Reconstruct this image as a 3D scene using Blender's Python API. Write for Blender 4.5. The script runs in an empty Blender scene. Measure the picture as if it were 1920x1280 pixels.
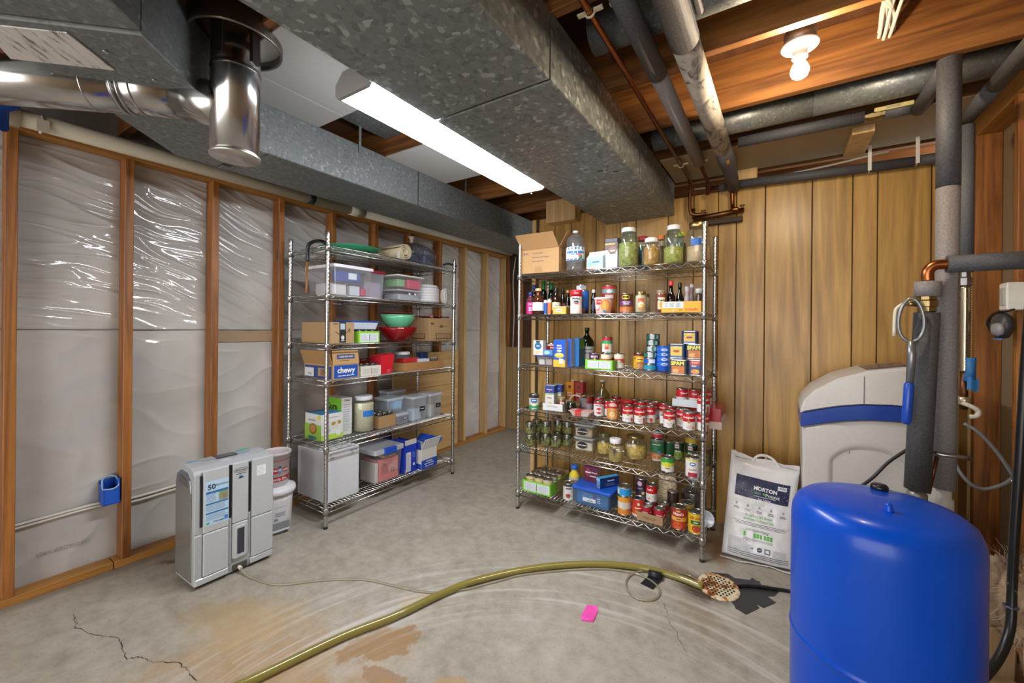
import bpy, bmesh, math, random
from mathutils import Vector, Matrix
random.seed(7)
scene = bpy.context.scene
COL = scene.collection
PI = math.pi

# ------------------------------------------------------------------ camera
FPX, YAW, ROLL, CY, CAMH = 773.6, math.radians(33.01), math.radians(0.53), 615.8, 1.294
cam_d = bpy.data.cameras.new('camera'); cam = bpy.data.objects.new('camera', cam_d); COL.objects.link(cam)
cam_d.sensor_width = 36.0; cam_d.lens = FPX / 1920 * 36.0
cam_d.shift_y = -(640 - CY) / 1920
cam_d.clip_start = 0.02; cam_d.clip_end = 60
_F = Vector((-math.sin(YAW), math.cos(YAW), 0)); _R = Vector((math.cos(YAW), math.sin(YAW), 0)); _U = Vector((0, 0, 1))
_R2 = _R * math.cos(ROLL) + _U * math.sin(ROLL); _U2 = -_R * math.sin(ROLL) + _U * math.cos(ROLL)
cam.matrix_world = Matrix(((_R2.x, _U2.x, -_F.x, 0), (_R2.y, _U2.y, -_F.y, 0), (_R2.z, _U2.z, -_F.z, CAMH), (0, 0, 0, 1)))
scene.camera = cam

# ------------------------------------------------------------------ world, exposure
w = bpy.data.worlds.new('world'); scene.world = w; w.use_nodes = True
bg = w.node_tree.nodes['Background']
bg.inputs[0].default_value = (1.0, 0.97, 0.93, 1); bg.inputs[1].default_value = 2.3
vs = scene.view_settings
scene.display_settings.display_device = 'sRGB'
vs.view_transform = 'Standard'; vs.look = 'None'; vs.gamma = 1.0; vs.use_curve_mapping = False
vs.exposure = 1.0
LENS_EMIT = 30.0      # ceiling light diffuser
BULB_EMIT = 270.0    # bare bulb

# ------------------------------------------------------------------ measuring: a photograph pixel to a point on a real plane of the room
def _ray(x, y): return _F + _R2 * ((x - 960) / FPX) + _U2 * ((CY - y) / FPX)
def on(ax, val, x, y):
    d = _ray(x, y); c = Vector((0, 0, CAMH)); t = (val - c[ax]) / d[ax]
    return c + d * t
def pX(v, x, y): return on(0, v, x, y)
def pY(v, x, y): return on(1, v, x, y)
def pZ(v, x, y): return on(2, v, x, y)

# ------------------------------------------------------------------ materials
def lin(c):
    if isinstance(c, str):
        c = c.lstrip('#'); c = [int(c[i:i+2], 16) / 255 for i in (0, 2, 4)]
        c = [x / 12.92 if x <= .04045 else ((x + .055) / 1.055) ** 2.4 for x in c]
    return (c[0], c[1], c[2], 1.0)
_mats = {}
def new_mat(name):
    m = bpy.data.materials.new(name); m.use_nodes = True
    nt = m.node_tree; b = nt.nodes['Principled BSDF']
    return m, nt, b
def N(nt, t, **kw):
    n = nt.nodes.new(t)
    for k, v in kw.items():
        if k.startswith('i_'):
            key = k[2:]; key = int(key) if key.isdigit() else key.replace('_', ' ')
            n.inputs[key].default_value = v
        else: setattr(n, k, v)
    return n
def L(nt, a, b): nt.links.new(a, b)
def ramp(nt, stops, fac=None, interp='LINEAR'):
    r = nt.nodes.new('ShaderNodeValToRGB'); r.color_ramp.interpolation = interp
    e = r.color_ramp.elements
    while len(e) < len(stops): e.new(0.5)
    for el, (p, c) in zip(e, stops): el.position = p; el.color = lin(c)
    if fac is not None: L(nt, fac, r.inputs[0])
    return r
def mixc(nt, fac, a, b, blend='MIX'):
    m = nt.nodes.new('ShaderNodeMix'); m.data_type = 'RGBA'; m.blend_type = blend
    for s, v in ((m.inputs[0], fac), (m.inputs[6], a), (m.inputs[7], b)):
        if hasattr(v, 'is_linked') or hasattr(v, 'links'): L(nt, v, s)
        elif isinstance(v, (int, float)): s.default_value = v
        else: s.default_value = lin(v)
    return m.outputs[2]
def math_(nt, op, a, b=None, c=None, clamp=False):
    m = nt.nodes.new('ShaderNodeMath'); m.operation = op; m.use_clamp = clamp
    for i, v in enumerate((a, b, c)):
        if v is None: continue
        if hasattr(v, 'links'): L(nt, v, m.inputs[i])
        else: m.inputs[i].default_value = v
    return m.outputs[0]
def objco(nt, scale=(1, 1, 1), rot=(0, 0, 0), gen='Object', loc=(0, 0, 0)):
    t = nt.nodes.new('ShaderNodeTexCoord'); mp = nt.nodes.new('ShaderNodeMapping')
    mp.inputs['Scale'].default_value = scale; mp.inputs['Rotation'].default_value = rot; mp.inputs['Location'].default_value = loc
    L(nt, t.outputs[gen], mp.inputs[0]); return mp.outputs[0]
def worldco(nt, scale=(1, 1, 1), rot=(0, 0, 0), loc=(0, 0, 0)):
    t = nt.nodes.new('ShaderNodeNewGeometry'); mp = nt.nodes.new('ShaderNodeMapping')
    mp.inputs['Scale'].default_value = scale; mp.inputs['Rotation'].default_value = rot; mp.inputs['Location'].default_value = loc
    L(nt, t.outputs['Position'], mp.inputs[0]); return mp.outputs[0]
def noise(nt, co, scale, detail=4, rough=.55, dist=0):
    n = N(nt, 'ShaderNodeTexNoise'); n.inputs['Scale'].default_value = scale; n.inputs['Detail'].default_value = detail
    n.inputs['Roughness'].default_value = rough; n.inputs['Distortion'].default_value = dist
    L(nt, co, n.inputs['Vector']); return n.outputs[0]
def bump(nt, b, h, strength=.3, dist=.01):
    n = N(nt, 'ShaderNodeBump'); n.inputs['Strength'].default_value = strength; n.inputs['Distance'].default_value = dist
    L(nt, h, n.inputs['Height']); L(nt, n.outputs[0], b.inputs['Normal']); return n
def cm(c, rough=.45, metal=0.0, spec=.5, coat=0.0):
    """plain coloured material, faintly mottled so that no surface is dead flat"""
    k = ('c', c, rough, metal, spec, coat)
    if k in _mats: return _mats[k]
    m, nt, b = new_mat('plain_' + str(c).strip('#'))
    b.inputs['Roughness'].default_value = rough; b.inputs['Metallic'].default_value = metal
    b.inputs['Specular IOR Level'].default_value = spec; b.inputs['Coat Weight'].default_value = coat
    n = noise(nt, objco(nt), 60, 2)
    r = mixc(nt, n, c, c, 'MIX'); 
    hs = N(nt, 'ShaderNodeHueSaturation'); L(nt, r, hs.inputs['Color'])
    L(nt, math_(nt, 'MULTIPLY_ADD', n, .12, .94), hs.inputs['Value']); L(nt, hs.outputs[0], b.inputs['Base Color'])
    _mats[k] = m; return m
def glassy(name, tint='#ffffff', rough=.03, body=.0, refl=1.0, bodycol=None):
    """thin clear wall: see-through with Fresnel reflection and, for plastics, a little milky body"""
    k = ('g', name)
    if k in _mats: return _mats[k]
    m = bpy.data.materials.new(name); m.use_nodes = True; nt = m.node_tree; nt.nodes.clear()
    out = N(nt, 'ShaderNodeOutputMaterial'); tr = N(nt, 'ShaderNodeBsdfTransparent'); tr.inputs[0].default_value = lin(tint)
    gl = N(nt, 'ShaderNodeBsdfGlossy'); gl.inputs['Roughness'].default_value = rough
    fr = N(nt, 'ShaderNodeLayerWeight'); fr.inputs[0].default_value = .5     # Schlick Fresnel, the same from both sides of the thin wall
    sch = math_(nt, 'MULTIPLY_ADD', math_(nt, 'POWER', fr.outputs['Facing'], 5.0), .9, .065)
    mx = N(nt, 'ShaderNodeMixShader'); L(nt, math_(nt, 'MULTIPLY', sch, refl, clamp=True), mx.inputs[0])
    base = tr.outputs[0]
    if body > 0:
        df = N(nt, 'ShaderNodeBsdfDiffuse'); df.inputs[0].default_value = lin(bodycol or tint)
        tl = N(nt, 'ShaderNodeBsdfTranslucent'); tl.inputs[0].default_value = lin(bodycol or tint)
        md = N(nt, 'ShaderNodeMixShader'); md.inputs[0].default_value = .4; L(nt, df.outputs[0], md.inputs[1]); L(nt, tl.outputs[0], md.inputs[2])
        mb_ = N(nt, 'ShaderNodeMixShader'); mb_.inputs[0].default_value = body
        L(nt, tr.outputs[0], mb_.inputs[1]); L(nt, md.outputs[0], mb_.inputs[2]); base = mb_.outputs[0]
    L(nt, base, mx.inputs[1]); L(nt, gl.outputs[0], mx.inputs[2]); L(nt, mx.outputs[0], out.inputs[0])
    _mats[k] = m; return m
def emit(name, col, s):
    m = bpy.data.materials.new(name); m.use_nodes = True; nt = m.node_tree; b = nt.nodes['Principled BSDF']
    b.inputs['Base Color'].default_value = lin(col); b.inputs['Emission Color'].default_value = lin(col); b.inputs['Emission Strength'].default_value = s
    return m
def wood(name, dark, light, axis='z', scale=1.0, rough=.55, knots=True, contrast=1.0, world=False, bumpy=.15, fine=1.0):
    k = ('w', name)
    if k in _mats: return _mats[k]
    m, nt, b = new_mat(name); b.inputs['Roughness'].default_value = rough
    st = {'x': (.06, 1, 1), 'y': (1, .06, 1), 'z': (1, 1, .06)}[axis]
    co = (worldco if world else objco)(nt, tuple(s * scale for s in st))
    inf = N(nt, 'ShaderNodeObjectInfo')
    add = N(nt, 'ShaderNodeVectorMath', operation='ADD'); L(nt, co, add.inputs[0])
    cb = N(nt, 'ShaderNodeCombineXYZ'); r_ = math_(nt, 'MULTIPLY', inf.outputs['Random'], 13.0)
    for i in range(3): L(nt, r_, cb.inputs[i])
    L(nt, cb.outputs[0], add.inputs[1]); co = add.outputs[0]
    n1 = noise(nt, co, 22, 3, .5, 1.2); n2 = noise(nt, co, 140 * fine, 3, .6, .3)
    rings = math_(nt, 'PINGPONG', math_(nt, 'MULTIPLY', noise(nt, co, 9, 2, .4, .6), 9.0), 1.0)
    f = math_(nt, 'ADD', math_(nt, 'MULTIPLY', n1, .5), math_(nt, 'ADD', math_(nt, 'MULTIPLY', rings, .25), math_(nt, 'MULTIPLY', n2, .3)))
    lo, hi = .5 - .28 / contrast, .5 + .28 / contrast
    c = ramp(nt, [(max(0, lo), dark), (min(1, hi), light)], f)
    colr = c.outputs[0]
    if knots:
        v = N(nt, 'ShaderNodeTexVoronoi'); v.inputs['Scale'].default_value = 3.2
        L(nt, (worldco if world else objco)(nt, tuple(max(s, .35) * scale for s in st)), v.inputs['Vector'])
        kf = ramp(nt, [(0.03, (0, 0, 0)), (.075, (1, 1, 1))], v.outputs['Distance'])
        colr = mixc(nt, kf.outputs[0], '#4a2a14', colr)
    L(nt, colr, b.inputs['Base Color'])
    bump(nt, b, n2, bumpy, .003)
    _mats[k] = m; return m
def galv(name, base='#8d908f', light='#b9bdbb', dark='#6f7372', scale=38, rough=.36, metal=.5):
    k = ('gv', name)
    if k in _mats: return _mats[k]
    m, nt, b = new_mat(name); co = worldco(nt)
    nz = N(nt, 'ShaderNodeTexNoise'); nz.inputs['Scale'].default_value = 30; L(nt, co, nz.inputs['Vector'])
    ad = N(nt, 'ShaderNodeVectorMath', operation='MULTIPLY_ADD'); L(nt, nz.outputs['Color'], ad.inputs[0]); ad.inputs[1].default_value = (.03, .03, .03); L(nt, co, ad.inputs[2])
    v = N(nt, 'ShaderNodeTexVoronoi'); v.inputs['Scale'].default_value = scale; L(nt, ad.outputs[0], v.inputs['Vector'])
    sp = N(nt, 'ShaderNodeSeparateColor'); L(nt, v.outputs['Color'], sp.inputs[0])
    c = ramp(nt, [(0, dark), (.4, base), (.85, base), (1, light)], sp.outputs[0])
    big = noise(nt, co, 3.0, 3)
    col = mixc(nt, math_(nt, 'MULTIPLY', big, .35), c.outputs[0], dark)
    L(nt, col, b.inputs['Base Color']); b.inputs['Metallic'].default_value = metal
    L(nt, math_(nt, 'MULTIPLY_ADD', sp.outputs[1], .22, rough), b.inputs['Roughness'])
    bump(nt, b, sp.outputs[2], .06, .002)
    _mats[k] = m; return m
def metal(name, col, rough=.25, streak=0, aniso=0):
    k = ('m', name)
    if k in _mats: return _mats[k]
    m, nt, b = new_mat(name); b.inputs['Metallic'].default_value = 1; n = noise(nt, objco(nt), 25, 3)
    L(nt, mixc(nt, math_(nt, 'MULTIPLY', n, .35), col, '#3a3835'), b.inputs['Base Color'])
    L(nt, math_(nt, 'MULTIPLY_ADD', n, .2, rough - .08), b.inputs['Roughness'])
    _mats[k] = m; return m

# ------------------------------------------------------------------ mesh building
class MB:
    def __init__(s): s.v = []; s.f = []; s.m = []; s.sm = []
    def add(s, vs, fs, m=0, smooth=False):
        o = len(s.v); s.v += [tuple(x) for x in vs]
        for f in fs: s.f.append(tuple(i + o for i in f)); s.m.append(m); s.sm.append(smooth)
        return s
    def box(s, x0, y0, z0, x1, y1, z1, m=0, ch=0.0):
        x0, x1 = min(x0, x1), max(x0, x1); y0, y1 = min(y0, y1), max(y0, y1); z0, z1 = min(z0, z1), max(z0, z1)
        if ch <= 0:
            return s.add([(x0, y0, z0), (x1, y0, z0), (x1, y1, z0), (x0, y1, z0), (x0, y0, z1), (x1, y0, z1), (x1, y1, z1), (x0, y1, z1)],
                         [(3, 2, 1, 0), (4, 5, 6, 7), (0, 1, 5, 4), (1, 2, 6, 5), (2, 3, 7, 6), (3, 0, 4, 7)], m)
        c = min(ch, (x1 - x0) * .49, (y1 - y0) * .49, (z1 - z0) * .49)
        return s.prism([(x0 + c, y0), (x1 - c, y0), (x1, y0 + c), (x1, y1 - c), (x1 - c, y1), (x0 + c, y1), (x0, y1 - c), (x0, y0 + c)], z0, z1, m, ch=c)
    def prism(s, poly, z0, z1, m=0, ch=0.0, mtop=None, smooth=False):
        """vertical prism over a counter-clockwise xy outline, with optional chamfer at top and bottom"""
        n = len(poly); cx = sum(p[0] for p in poly) / n; cy = sum(p[1] for p in poly) / n
        def ins(p):
            if not ch: return p
            mx = max(abs(q[0] - cx) for q in poly); my = max(abs(q[1] - cy) for q in poly)
            return (cx + (p[0] - cx) * (1 - ch / mx), cy + (p[1] - cy) * (1 - ch / my))
        if ch:
            rings = [[(*ins(p), z0) for p in poly], [(*p, z0 + ch) for p in poly], [(*p, z1 - ch) for p in poly], [(*ins(p), z1) for p in poly]]
        else: rings = [[(*p, z0) for p in poly], [(*p, z1) for p in poly]]
        vs = [q for r in rings for q in r]; fs = []
        for k in range(len(rings) - 1):
            for i in range(n): j = (i + 1) % n; fs.append((k * n + i, k * n + j, (k + 1) * n + j, (k + 1) * n + i))
        s.add(vs, fs, m, smooth); o = len(s.v) - len(vs)
        s.f.append(tuple(o + i for i in reversed(range(n)))); s.m.append(m); s.sm.append(False)
        s.f.append(tuple(o + (len(rings) - 1) * n + i for i in range(n))); s.m.append(m if mtop is None else mtop); s.sm.append(False)
        return s
    def lathe(s, prof, seg=24, m=0, c=(0, 0, 0), smooth=True, sx=1.0, sy=1.0):
        """profile of (radius, z) or (radius, z, material) from bottom to top, turned about z"""
        vs = []; fs = []; ms = []
        for p in prof:
            for i in range(seg):
                a = 2 * PI * i / seg; vs.append((c[0] + p[0] * math.cos(a) * sx, c[1] + p[0] * math.sin(a) * sy, c[2] + p[1]))
        o = len(s.v); s.v += vs
        for k in range(len(prof) - 1):
            mm = prof[k][2] if len(prof[k]) > 2 else m
            for i in range(seg):
                j = (i + 1) % seg
                s.f.append((o + k * seg + i, o + k * seg + j, o + (k + 1) * seg + j, o + (k + 1) * seg + i)); s.m.append(mm); s.sm.append(smooth)
        if prof[0][0] > 1e-6: s.f.append(tuple(o + i for i in reversed(range(seg)))); s.m.append(prof[0][2] if len(prof[0]) > 2 else m); s.sm.append(False)
        if prof[-1][0] > 1e-6:
            k = len(prof) - 1; s.f.append(tuple(o + k * seg + i for i in range(seg))); s.m.append(prof[-2][2] if len(prof[-2]) > 2 else m); s.sm.append(False)
        return s
    def tube(s, pts, r, seg=8, m=0, caps=True, closed=False, smooth=True):
        P = [Vector(p) for p in pts]; n = len(P); rr = r if isinstance(r, (list, tuple)) else [r] * n
        T = []
        for i in range(n):
            a = P[(i - 1) % n] if (closed or i > 0) else P[i]; b = P[(i + 1) % n] if (closed or i < n - 1) else P[i]
            t = (b - a); T.append(t.normalized() if t.length > 1e-9 else Vector((0, 0, 1)))
        u = T[0].orthogonal().normalized(); vs = []
        if abs(T[0].z) < .9: u = Vector((0, 0, 1)).cross(T[0]).normalized()
        for i in range(n):
            u = (u - T[i] * u.dot(T[i])).normalized(); v = T[i].cross(u)
            for k in range(seg):
                a = 2 * PI * k / seg; vs.append(P[i] + (u * math.cos(a) + v * math.sin(a)) * rr[i])
        fs = []
        for i in range(n if closed else n - 1):
            j = (i + 1) % n
            for k in range(seg):
                l = (k + 1) % seg; fs.append((i * seg + k, i * seg + l, j * seg + l, j * seg + k))
        s.add(vs, fs, m, smooth); o = len(s.v) - len(vs)
        if caps and not closed:
            s.f.append(tuple(o + k for k in reversed(range(seg)))); s.m.append(m); s.sm.append(False)
            s.f.append(tuple(o + (n - 1) * seg + k for k in range(seg))); s.m.append(m); s.sm.append(False)
        return s
    def cyl(s, p0, p1, r, r1=None, seg=16, m=0, caps=True, smooth=True):
        return s.tube([p0, p1], [r, r if r1 is None else r1], seg, m, caps, smooth=smooth)
    def grid(s, fn, nu, nv, m=0, smooth=True):
        vs = [fn(i / nu, j / nv) for j in range(nv + 1) for i in range(nu + 1)]
        fs = [(j * (nu + 1) + i, j * (nu + 1) + i + 1, (j + 1) * (nu + 1) + i + 1, (j + 1) * (nu + 1) + i) for j in range(nv) for i in range(nu)]
        return s.add(vs, fs, m, smooth)
    def face(s, pts, m=0): return s.add(pts, [tuple(range(len(pts)))], m)
    def xf(s, M, start=0):
        for i in range(start, len(s.v)): s.v[i] = tuple(M @ Vector(s.v[i]))
        return s
    # text and flat print -----------------------------------------------
    def text(s, t, size, c, u, v, m=0, bold=0.0, sx=1.0, align='CENTER'):
        vs, fs = text_geo(t, bold, align); c = Vector(c); u = Vector(u); v = Vector(v)
        return s.add([c + u * (x * size * sx) + v * (y * size) for x, y in vs], fs, m)
    def ctext(s, t, size, r, z, ang=-PI / 2, m=0, bold=0.0, sx=1.0, c=(0, 0)):
        vs, fs = text_geo(t, bold, 'CENTER')
        return s.add([(c[0] + r * math.cos(ang + x * size * sx / r), c[1] + r * math.sin(ang + x * size * sx / r), z + y * size) for x, y in vs], fs, m)
    def cpatch(s, r, z, ang, rw, rh, m=0, n=14, shape='o', c=(0, 0)):
        """flat print on a round label: ellipse 'o' or rectangle 'r' with half sizes rw, rh"""
        if shape == 'o': pts = [(rw * math.cos(2 * PI * i / n), rh * math.sin(2 * PI * i / n)) for i in range(n)]; 
        else:
            k = 6; pts = [(-rw + 2 * rw * i / k, -rh) for i in range(k + 1)] + [(rw - 2 * rw * i / k, rh) for i in range(k + 1)]
        f = lambda x, y: (c[0] + r * math.cos(ang + x / r), c[1] + r * math.sin(ang + x / r), z + y)
        if shape == 'o': return s.add([f(0, 0)] + [f(*p) for p in pts], [(0, 1 + i, 1 + (i + 1) % n) for i in range(n)], m)
        k = 6; return s.add([f(*p) for p in pts], [(i, i + 1, 2 * k - i, 2 * k + 1 - i) for i in range(k)], m)
    def patch(s, c, u, v, rw, rh, m=0, shape='r', n=16):
        c = Vector(c); u = Vector(u); v = Vector(v)
        if shape == 'r': return s.add([c - u * rw - v * rh, c + u * rw - v * rh, c + u * rw + v * rh, c - u * rw + v * rh], [(0, 1, 2, 3)], m)
        return s.add([c + u * (rw * math.cos(2 * PI * i / n)) + v * (rh * math.sin(2 * PI * i / n)) for i in range(n)], [tuple(range(n))], m)
    def lines(s, c, u, v, wid, hgt, n, m=0, thick=.3):
        """rows of small print as thin bars"""
        for i in range(n):
            y = hgt * (.5 - (i + .5) / n); k = .7 + .3 * random.random()
            s.patch(Vector(c) + Vector(v) * y - Vector(u) * (wid * (1 - k) * .5), u, v, wid * .5 * k, hgt / n * thick * .5, m)
        return s
_tc = {}
def text_geo(t, bold, align):
    k = (t, round(bold, 3), align)
    if k in _tc: return _tc[k]
    cu = bpy.data.curves.new('t', 'FONT'); cu.body = t; cu.resolution_u = 2; cu.align_x = align; cu.align_y = 'CENTER'; cu.offset = bold; cu.fill_mode = 'FRONT'
    ob = bpy.data.objects.new('t', cu); COL.objects.link(ob); bpy.context.view_layer.update()
    me = bpy.data.meshes.new_from_object(ob.evaluated_get(bpy.context.evaluated_depsgraph_get()))
    r = ([(x.co.x, x.co.y) for x in me.vertices], [tuple(p.vertices) for p in me.polygons])
    bpy.data.objects.remove(ob); bpy.data.curves.remove(cu); bpy.data.meshes.remove(me)
    _tc[k] = r; return r

def mesh_of(name, mb, mats):
    me = bpy.data.meshes.new(name); me.from_pydata(mb.v, [], mb.f)
    for m in (mats if isinstance(mats, (list, tuple)) else [mats]): me.materials.append(m)
    me.polygons.foreach_set('material_index', mb.m); me.polygons.foreach_set('use_smooth', mb.sm); me.update()
    return me
def obj(name, mb, mats, parent=None, loc=None, rz=None, rot=None, label=None):
    o = bpy.data.objects.new(name, mesh_of(name, mb, mats) if isinstance(mb, MB) else mb); COL.objects.link(o)
    if parent is not None: o.parent = parent
    if loc is not None: o.location = loc
    if rz is not None: o.rotation_euler = (0, 0, rz)
    if rot is not None: o.rotation_euler = rot
    if label: o['label'] = label
    return o
def tag(o, label, cat, group=None):
    o['label'] = label; o['category'] = cat
    if group: o['group'] = group
    return o
def thing(name, label, cat, loc=(0, 0, 0), rz=0.0, group=None, rot=None):
    o = bpy.data.objects.new(name, None); o.empty_display_size = .05; COL.objects.link(o); o.location = loc; o.rotation_euler = rot or (0, 0, rz)
    return tag(o, label, cat, group)
def struct(o): o['kind'] = 'structure'; return o
def dup(root, loc=None, rz=None, label=None, group=None, rot=None, scale=None):
    r = root.copy(); COL.objects.link(r)
    if loc is not None: r.location = loc
    if rz is not None: r.rotation_euler = (0, 0, rz)
    if rot is not None: r.rotation_euler = rot
    if scale is not None: r.scale = scale
    if label: r['label'] = label
    if group: r['group'] = group
    for ch in list(root.children):
        c = ch.copy(); COL.objects.link(c); c.parent = r
        for g in list(ch.children):
            d = g.copy(); COL.objects.link(d); d.parent = c
    return r
def smooth_path(pts, n=6):
    """Catmull-Rom through points"""
    P = [Vector(p) for p in pts]; P = [P[0] * 2 - P[1]] + P + [P[-1] * 2 - P[-2]]; out = []
    for i in range(1, len(P) - 2):
        for k in range(n):
            t = k / n; a, b, c, d = P[i - 1], P[i], P[i + 1], P[i + 2]
            out.append(((b * 2) + (c - a) * t + (a * 2 - b * 5 + c * 4 - d) * t * t + (b * 3 - a - c * 3 + d) * t ** 3) * .5)
    out.append(P[-2]); return out
# ================================================================== ROOM SHELL
from mathutils import noise as mnoise
XL, XF, YB, XR = -2.947, -3.045, 3.10, 0.80      # stud faces of the left wall, plastic film, panelled wall, stud faces of the right wall
ZJ, ZS = 2.345, 2.585                            # joist underside, subfloor
W_STUD = wood('stud_wood', '#6a3c16', '#a86c30', 'z', 1.2, .5, contrast=1.4)
W_PINE = wood('pine_stud', '#b08a55', '#d8b47c', 'z', 1.2, .55)
W_PLATE = wood('plate_wood', '#8a5a22', '#bb8540', 'y', 1.2, .55)
W_JOIST = wood('joist_wood', '#57341a', '#96622f', 'x', 1.0, .5, contrast=1.4)
W_PANEL = wood('panelling', '#876430', '#c89e58', 'z', .9, .34, knots=False, contrast=1.05, bumpy=.05)
W_PLY = wood('plywood', '#a98350', '#cba972', 'y', 1.0, .6, knots=False)
W_SUB = wood('subfloor', '#4a2d17', '#6d4526', 'y', .8, .7, knots=False)
GALV = galv('galvanised', '#868a89', '#bcc1bf', '#6f7473', 56)
GALV_D = galv('galvanised_dull', '#7b7f7f', '#999d9c', '#6b6f6f', 80, .42)
GALV_R = galv('galvanised_round', '#868988', '#a6a9a8', '#747877', 110, .3)

# floor -----------------------------------------------------------
def floor_mat():
    m, nt, b = new_mat('stained_concrete'); co = worldco(nt)
    n1 = noise(nt, co, 1.7, 5, .6); n2 = noise(nt, co, 14, 6, .65); n3 = noise(nt, co, 90, 3, .6)
    c = ramp(nt, [(.3, '#857c70'), (.5, '#a49c8e'), (.7, '#b9b2a7')], math_(nt, 'ADD', math_(nt, 'MULTIPLY', n1, .45), math_(nt, 'MULTIPLY', n2, .55))).outputs[0]
    # speckle
    c = mixc(nt, ramp(nt, [(.60, (0, 0, 0)), (.78, (1, 1, 1))], n3).outputs[0], c, '#7d756a')
    def blob(cx, cy, rx, ry, rot, edge=.35, ns=5.0, amp=.8):
        v = worldco(nt, (1, 1, 1), (0, 0, 0), (-cx, -cy, 0))
        rt = N(nt, 'ShaderNodeVectorRotate', rotation_type='Z_AXIS'); rt.inputs['Angle'].default_value = -rot; L(nt, v, rt.inputs['Vector'])
        sc = N(nt, 'ShaderNodeVectorMath', operation='MULTIPLY'); L(nt, rt.outputs[0], sc.inputs[0]); sc.inputs[1].default_value = (1 / rx, 1 / ry, 0)
        ln = N(nt, 'ShaderNodeVectorMath', operation='LENGTH'); L(nt, sc.outputs[0], ln.inputs[0])
        d = math_(nt, 'ADD', ln.outputs['Value'], math_(nt, 'MULTIPLY_ADD', noise(nt, co, ns, 6, .65), amp * 2, -amp))
        return math_(nt, 'SUBTRACT', 1, math_(nt, 'DIVIDE', math_(nt, 'SUBTRACT', d, 1 - edge), edge, clamp=True), clamp=True)
    # tan and ochre stains with edges of their own; darker band by left wall
    for cx, cy, rx, ry, ro, col, k, ed, ns, am in (
            (-1.62, .80, .55, .30, .75, '#b38c58', .55, .7, 6, 1.0), (-1.95, .88, .35, .2, .5, '#b8965f', .5, .6, 5, .8),
            (-1.36, 1.13, .19, .085, .85, '#96703f', .72, .2, 11, 1.25), (-1.20, 1.02, .11, .05, .2, '#94704a', .7, .2, 16, 1.2),
            (-1.25, .86, .24, .15, .4, '#ab8350', .6, .3, 9, 1.1), (-1.0, 1.15, .07, .03, .6, '#b08c5c', .6, .3, 12, .6),
            (-2.15, .83, .16, .08, .9, '#a08a64', .4, .3, 16, 1.1), (-1.42, 1.42, .13, .05, 1.0, '#b09462', .5, .3, 9, .6),
            (-.30, 2.26, .17, .13, .2, '#3d2e22', .92, .5, 9, .45), (-.42, 2.33, .2, .08, 2.7, '#6d533b', .6, .6, 9, .5),
            (-.28, 2.02, .22, .10, 2.2, '#8a7762', .55, .7, 20, .8), (-.30, 2.72, .06, .28, .25, '#8a6440', .75, .6, 9, .4),
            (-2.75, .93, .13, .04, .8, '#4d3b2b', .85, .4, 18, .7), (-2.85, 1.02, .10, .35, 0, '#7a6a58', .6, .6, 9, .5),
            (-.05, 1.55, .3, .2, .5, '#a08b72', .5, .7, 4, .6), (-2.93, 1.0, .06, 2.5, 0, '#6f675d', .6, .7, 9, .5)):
        c = mixc(nt, math_(nt, 'MULTIPLY', blob(cx, cy, rx, ry, ro, ed, ns, am), k), c, col)
    # pale sweeping wipe marks curving round the hose, and one straight pale stripe by the dehumidifier
    v = worldco(nt, (1, 1, 1), (0, 0, 0), (.45, -.75, 0)); sp = N(nt, 'ShaderNodeSeparateXYZ'); L(nt, v, sp.inputs[0])
    ln = N(nt, 'ShaderNodeVectorMath', operation='LENGTH'); fl = N(nt, 'ShaderNodeVectorMath', operation='MULTIPLY'); L(nt, v, fl.inputs[0]); fl.inputs[1].default_value = (1, 1, 0); L(nt, fl.outputs[0], ln.inputs[0])
    ang = math_(nt, 'ARCTAN2', sp.outputs[1], sp.outputs[0])
    cb = N(nt, 'ShaderNodeCombineXYZ'); L(nt, math_(nt, 'MULTIPLY', ln.outputs['Value'], 26), cb.inputs[0]); L(nt, math_(nt, 'MULTIPLY', ang, 1.3), cb.inputs[1])
    st = ramp(nt, [(.5, (0, 0, 0)), (.72, (1, 1, 1))], noise(nt, cb.outputs[0], 1.0, 5, .6)).outputs[0]
    band = math_(nt, 'SUBTRACT', 1, math_(nt, 'DIVIDE', math_(nt, 'ABSOLUTE', math_(nt, 'SUBTRACT', ln.outputs['Value'], 1.22)), .36), clamp=True)
    c = mixc(nt, math_(nt, 'MULTIPLY', math_(nt, 'MULTIPLY', math_(nt, 'MULTIPLY', st, band), ramp(nt, [(.35, (.45, .45, .45)), (.55, (1, 1, 1))], n1).outputs[0]), .95), c, '#d3cfc9')
    L(nt, c, b.inputs['Base Color'])
    L(nt, math_(nt, 'MULTIPLY_ADD', n2, .25, .42), b.inputs['Roughness']); b.inputs['Specular IOR Level'].default_value = .35
    bump(nt, b, math_(nt, 'ADD', n2, math_(nt, 'MULTIPLY', n3, .3)), .18, .006)
    return m
mb = MB(); mb.box(-3.3, -3.0, -.12, 1.3, 5.2, 0.0)
floor = struct(obj('floor', mb, floor_mat()))
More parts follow.
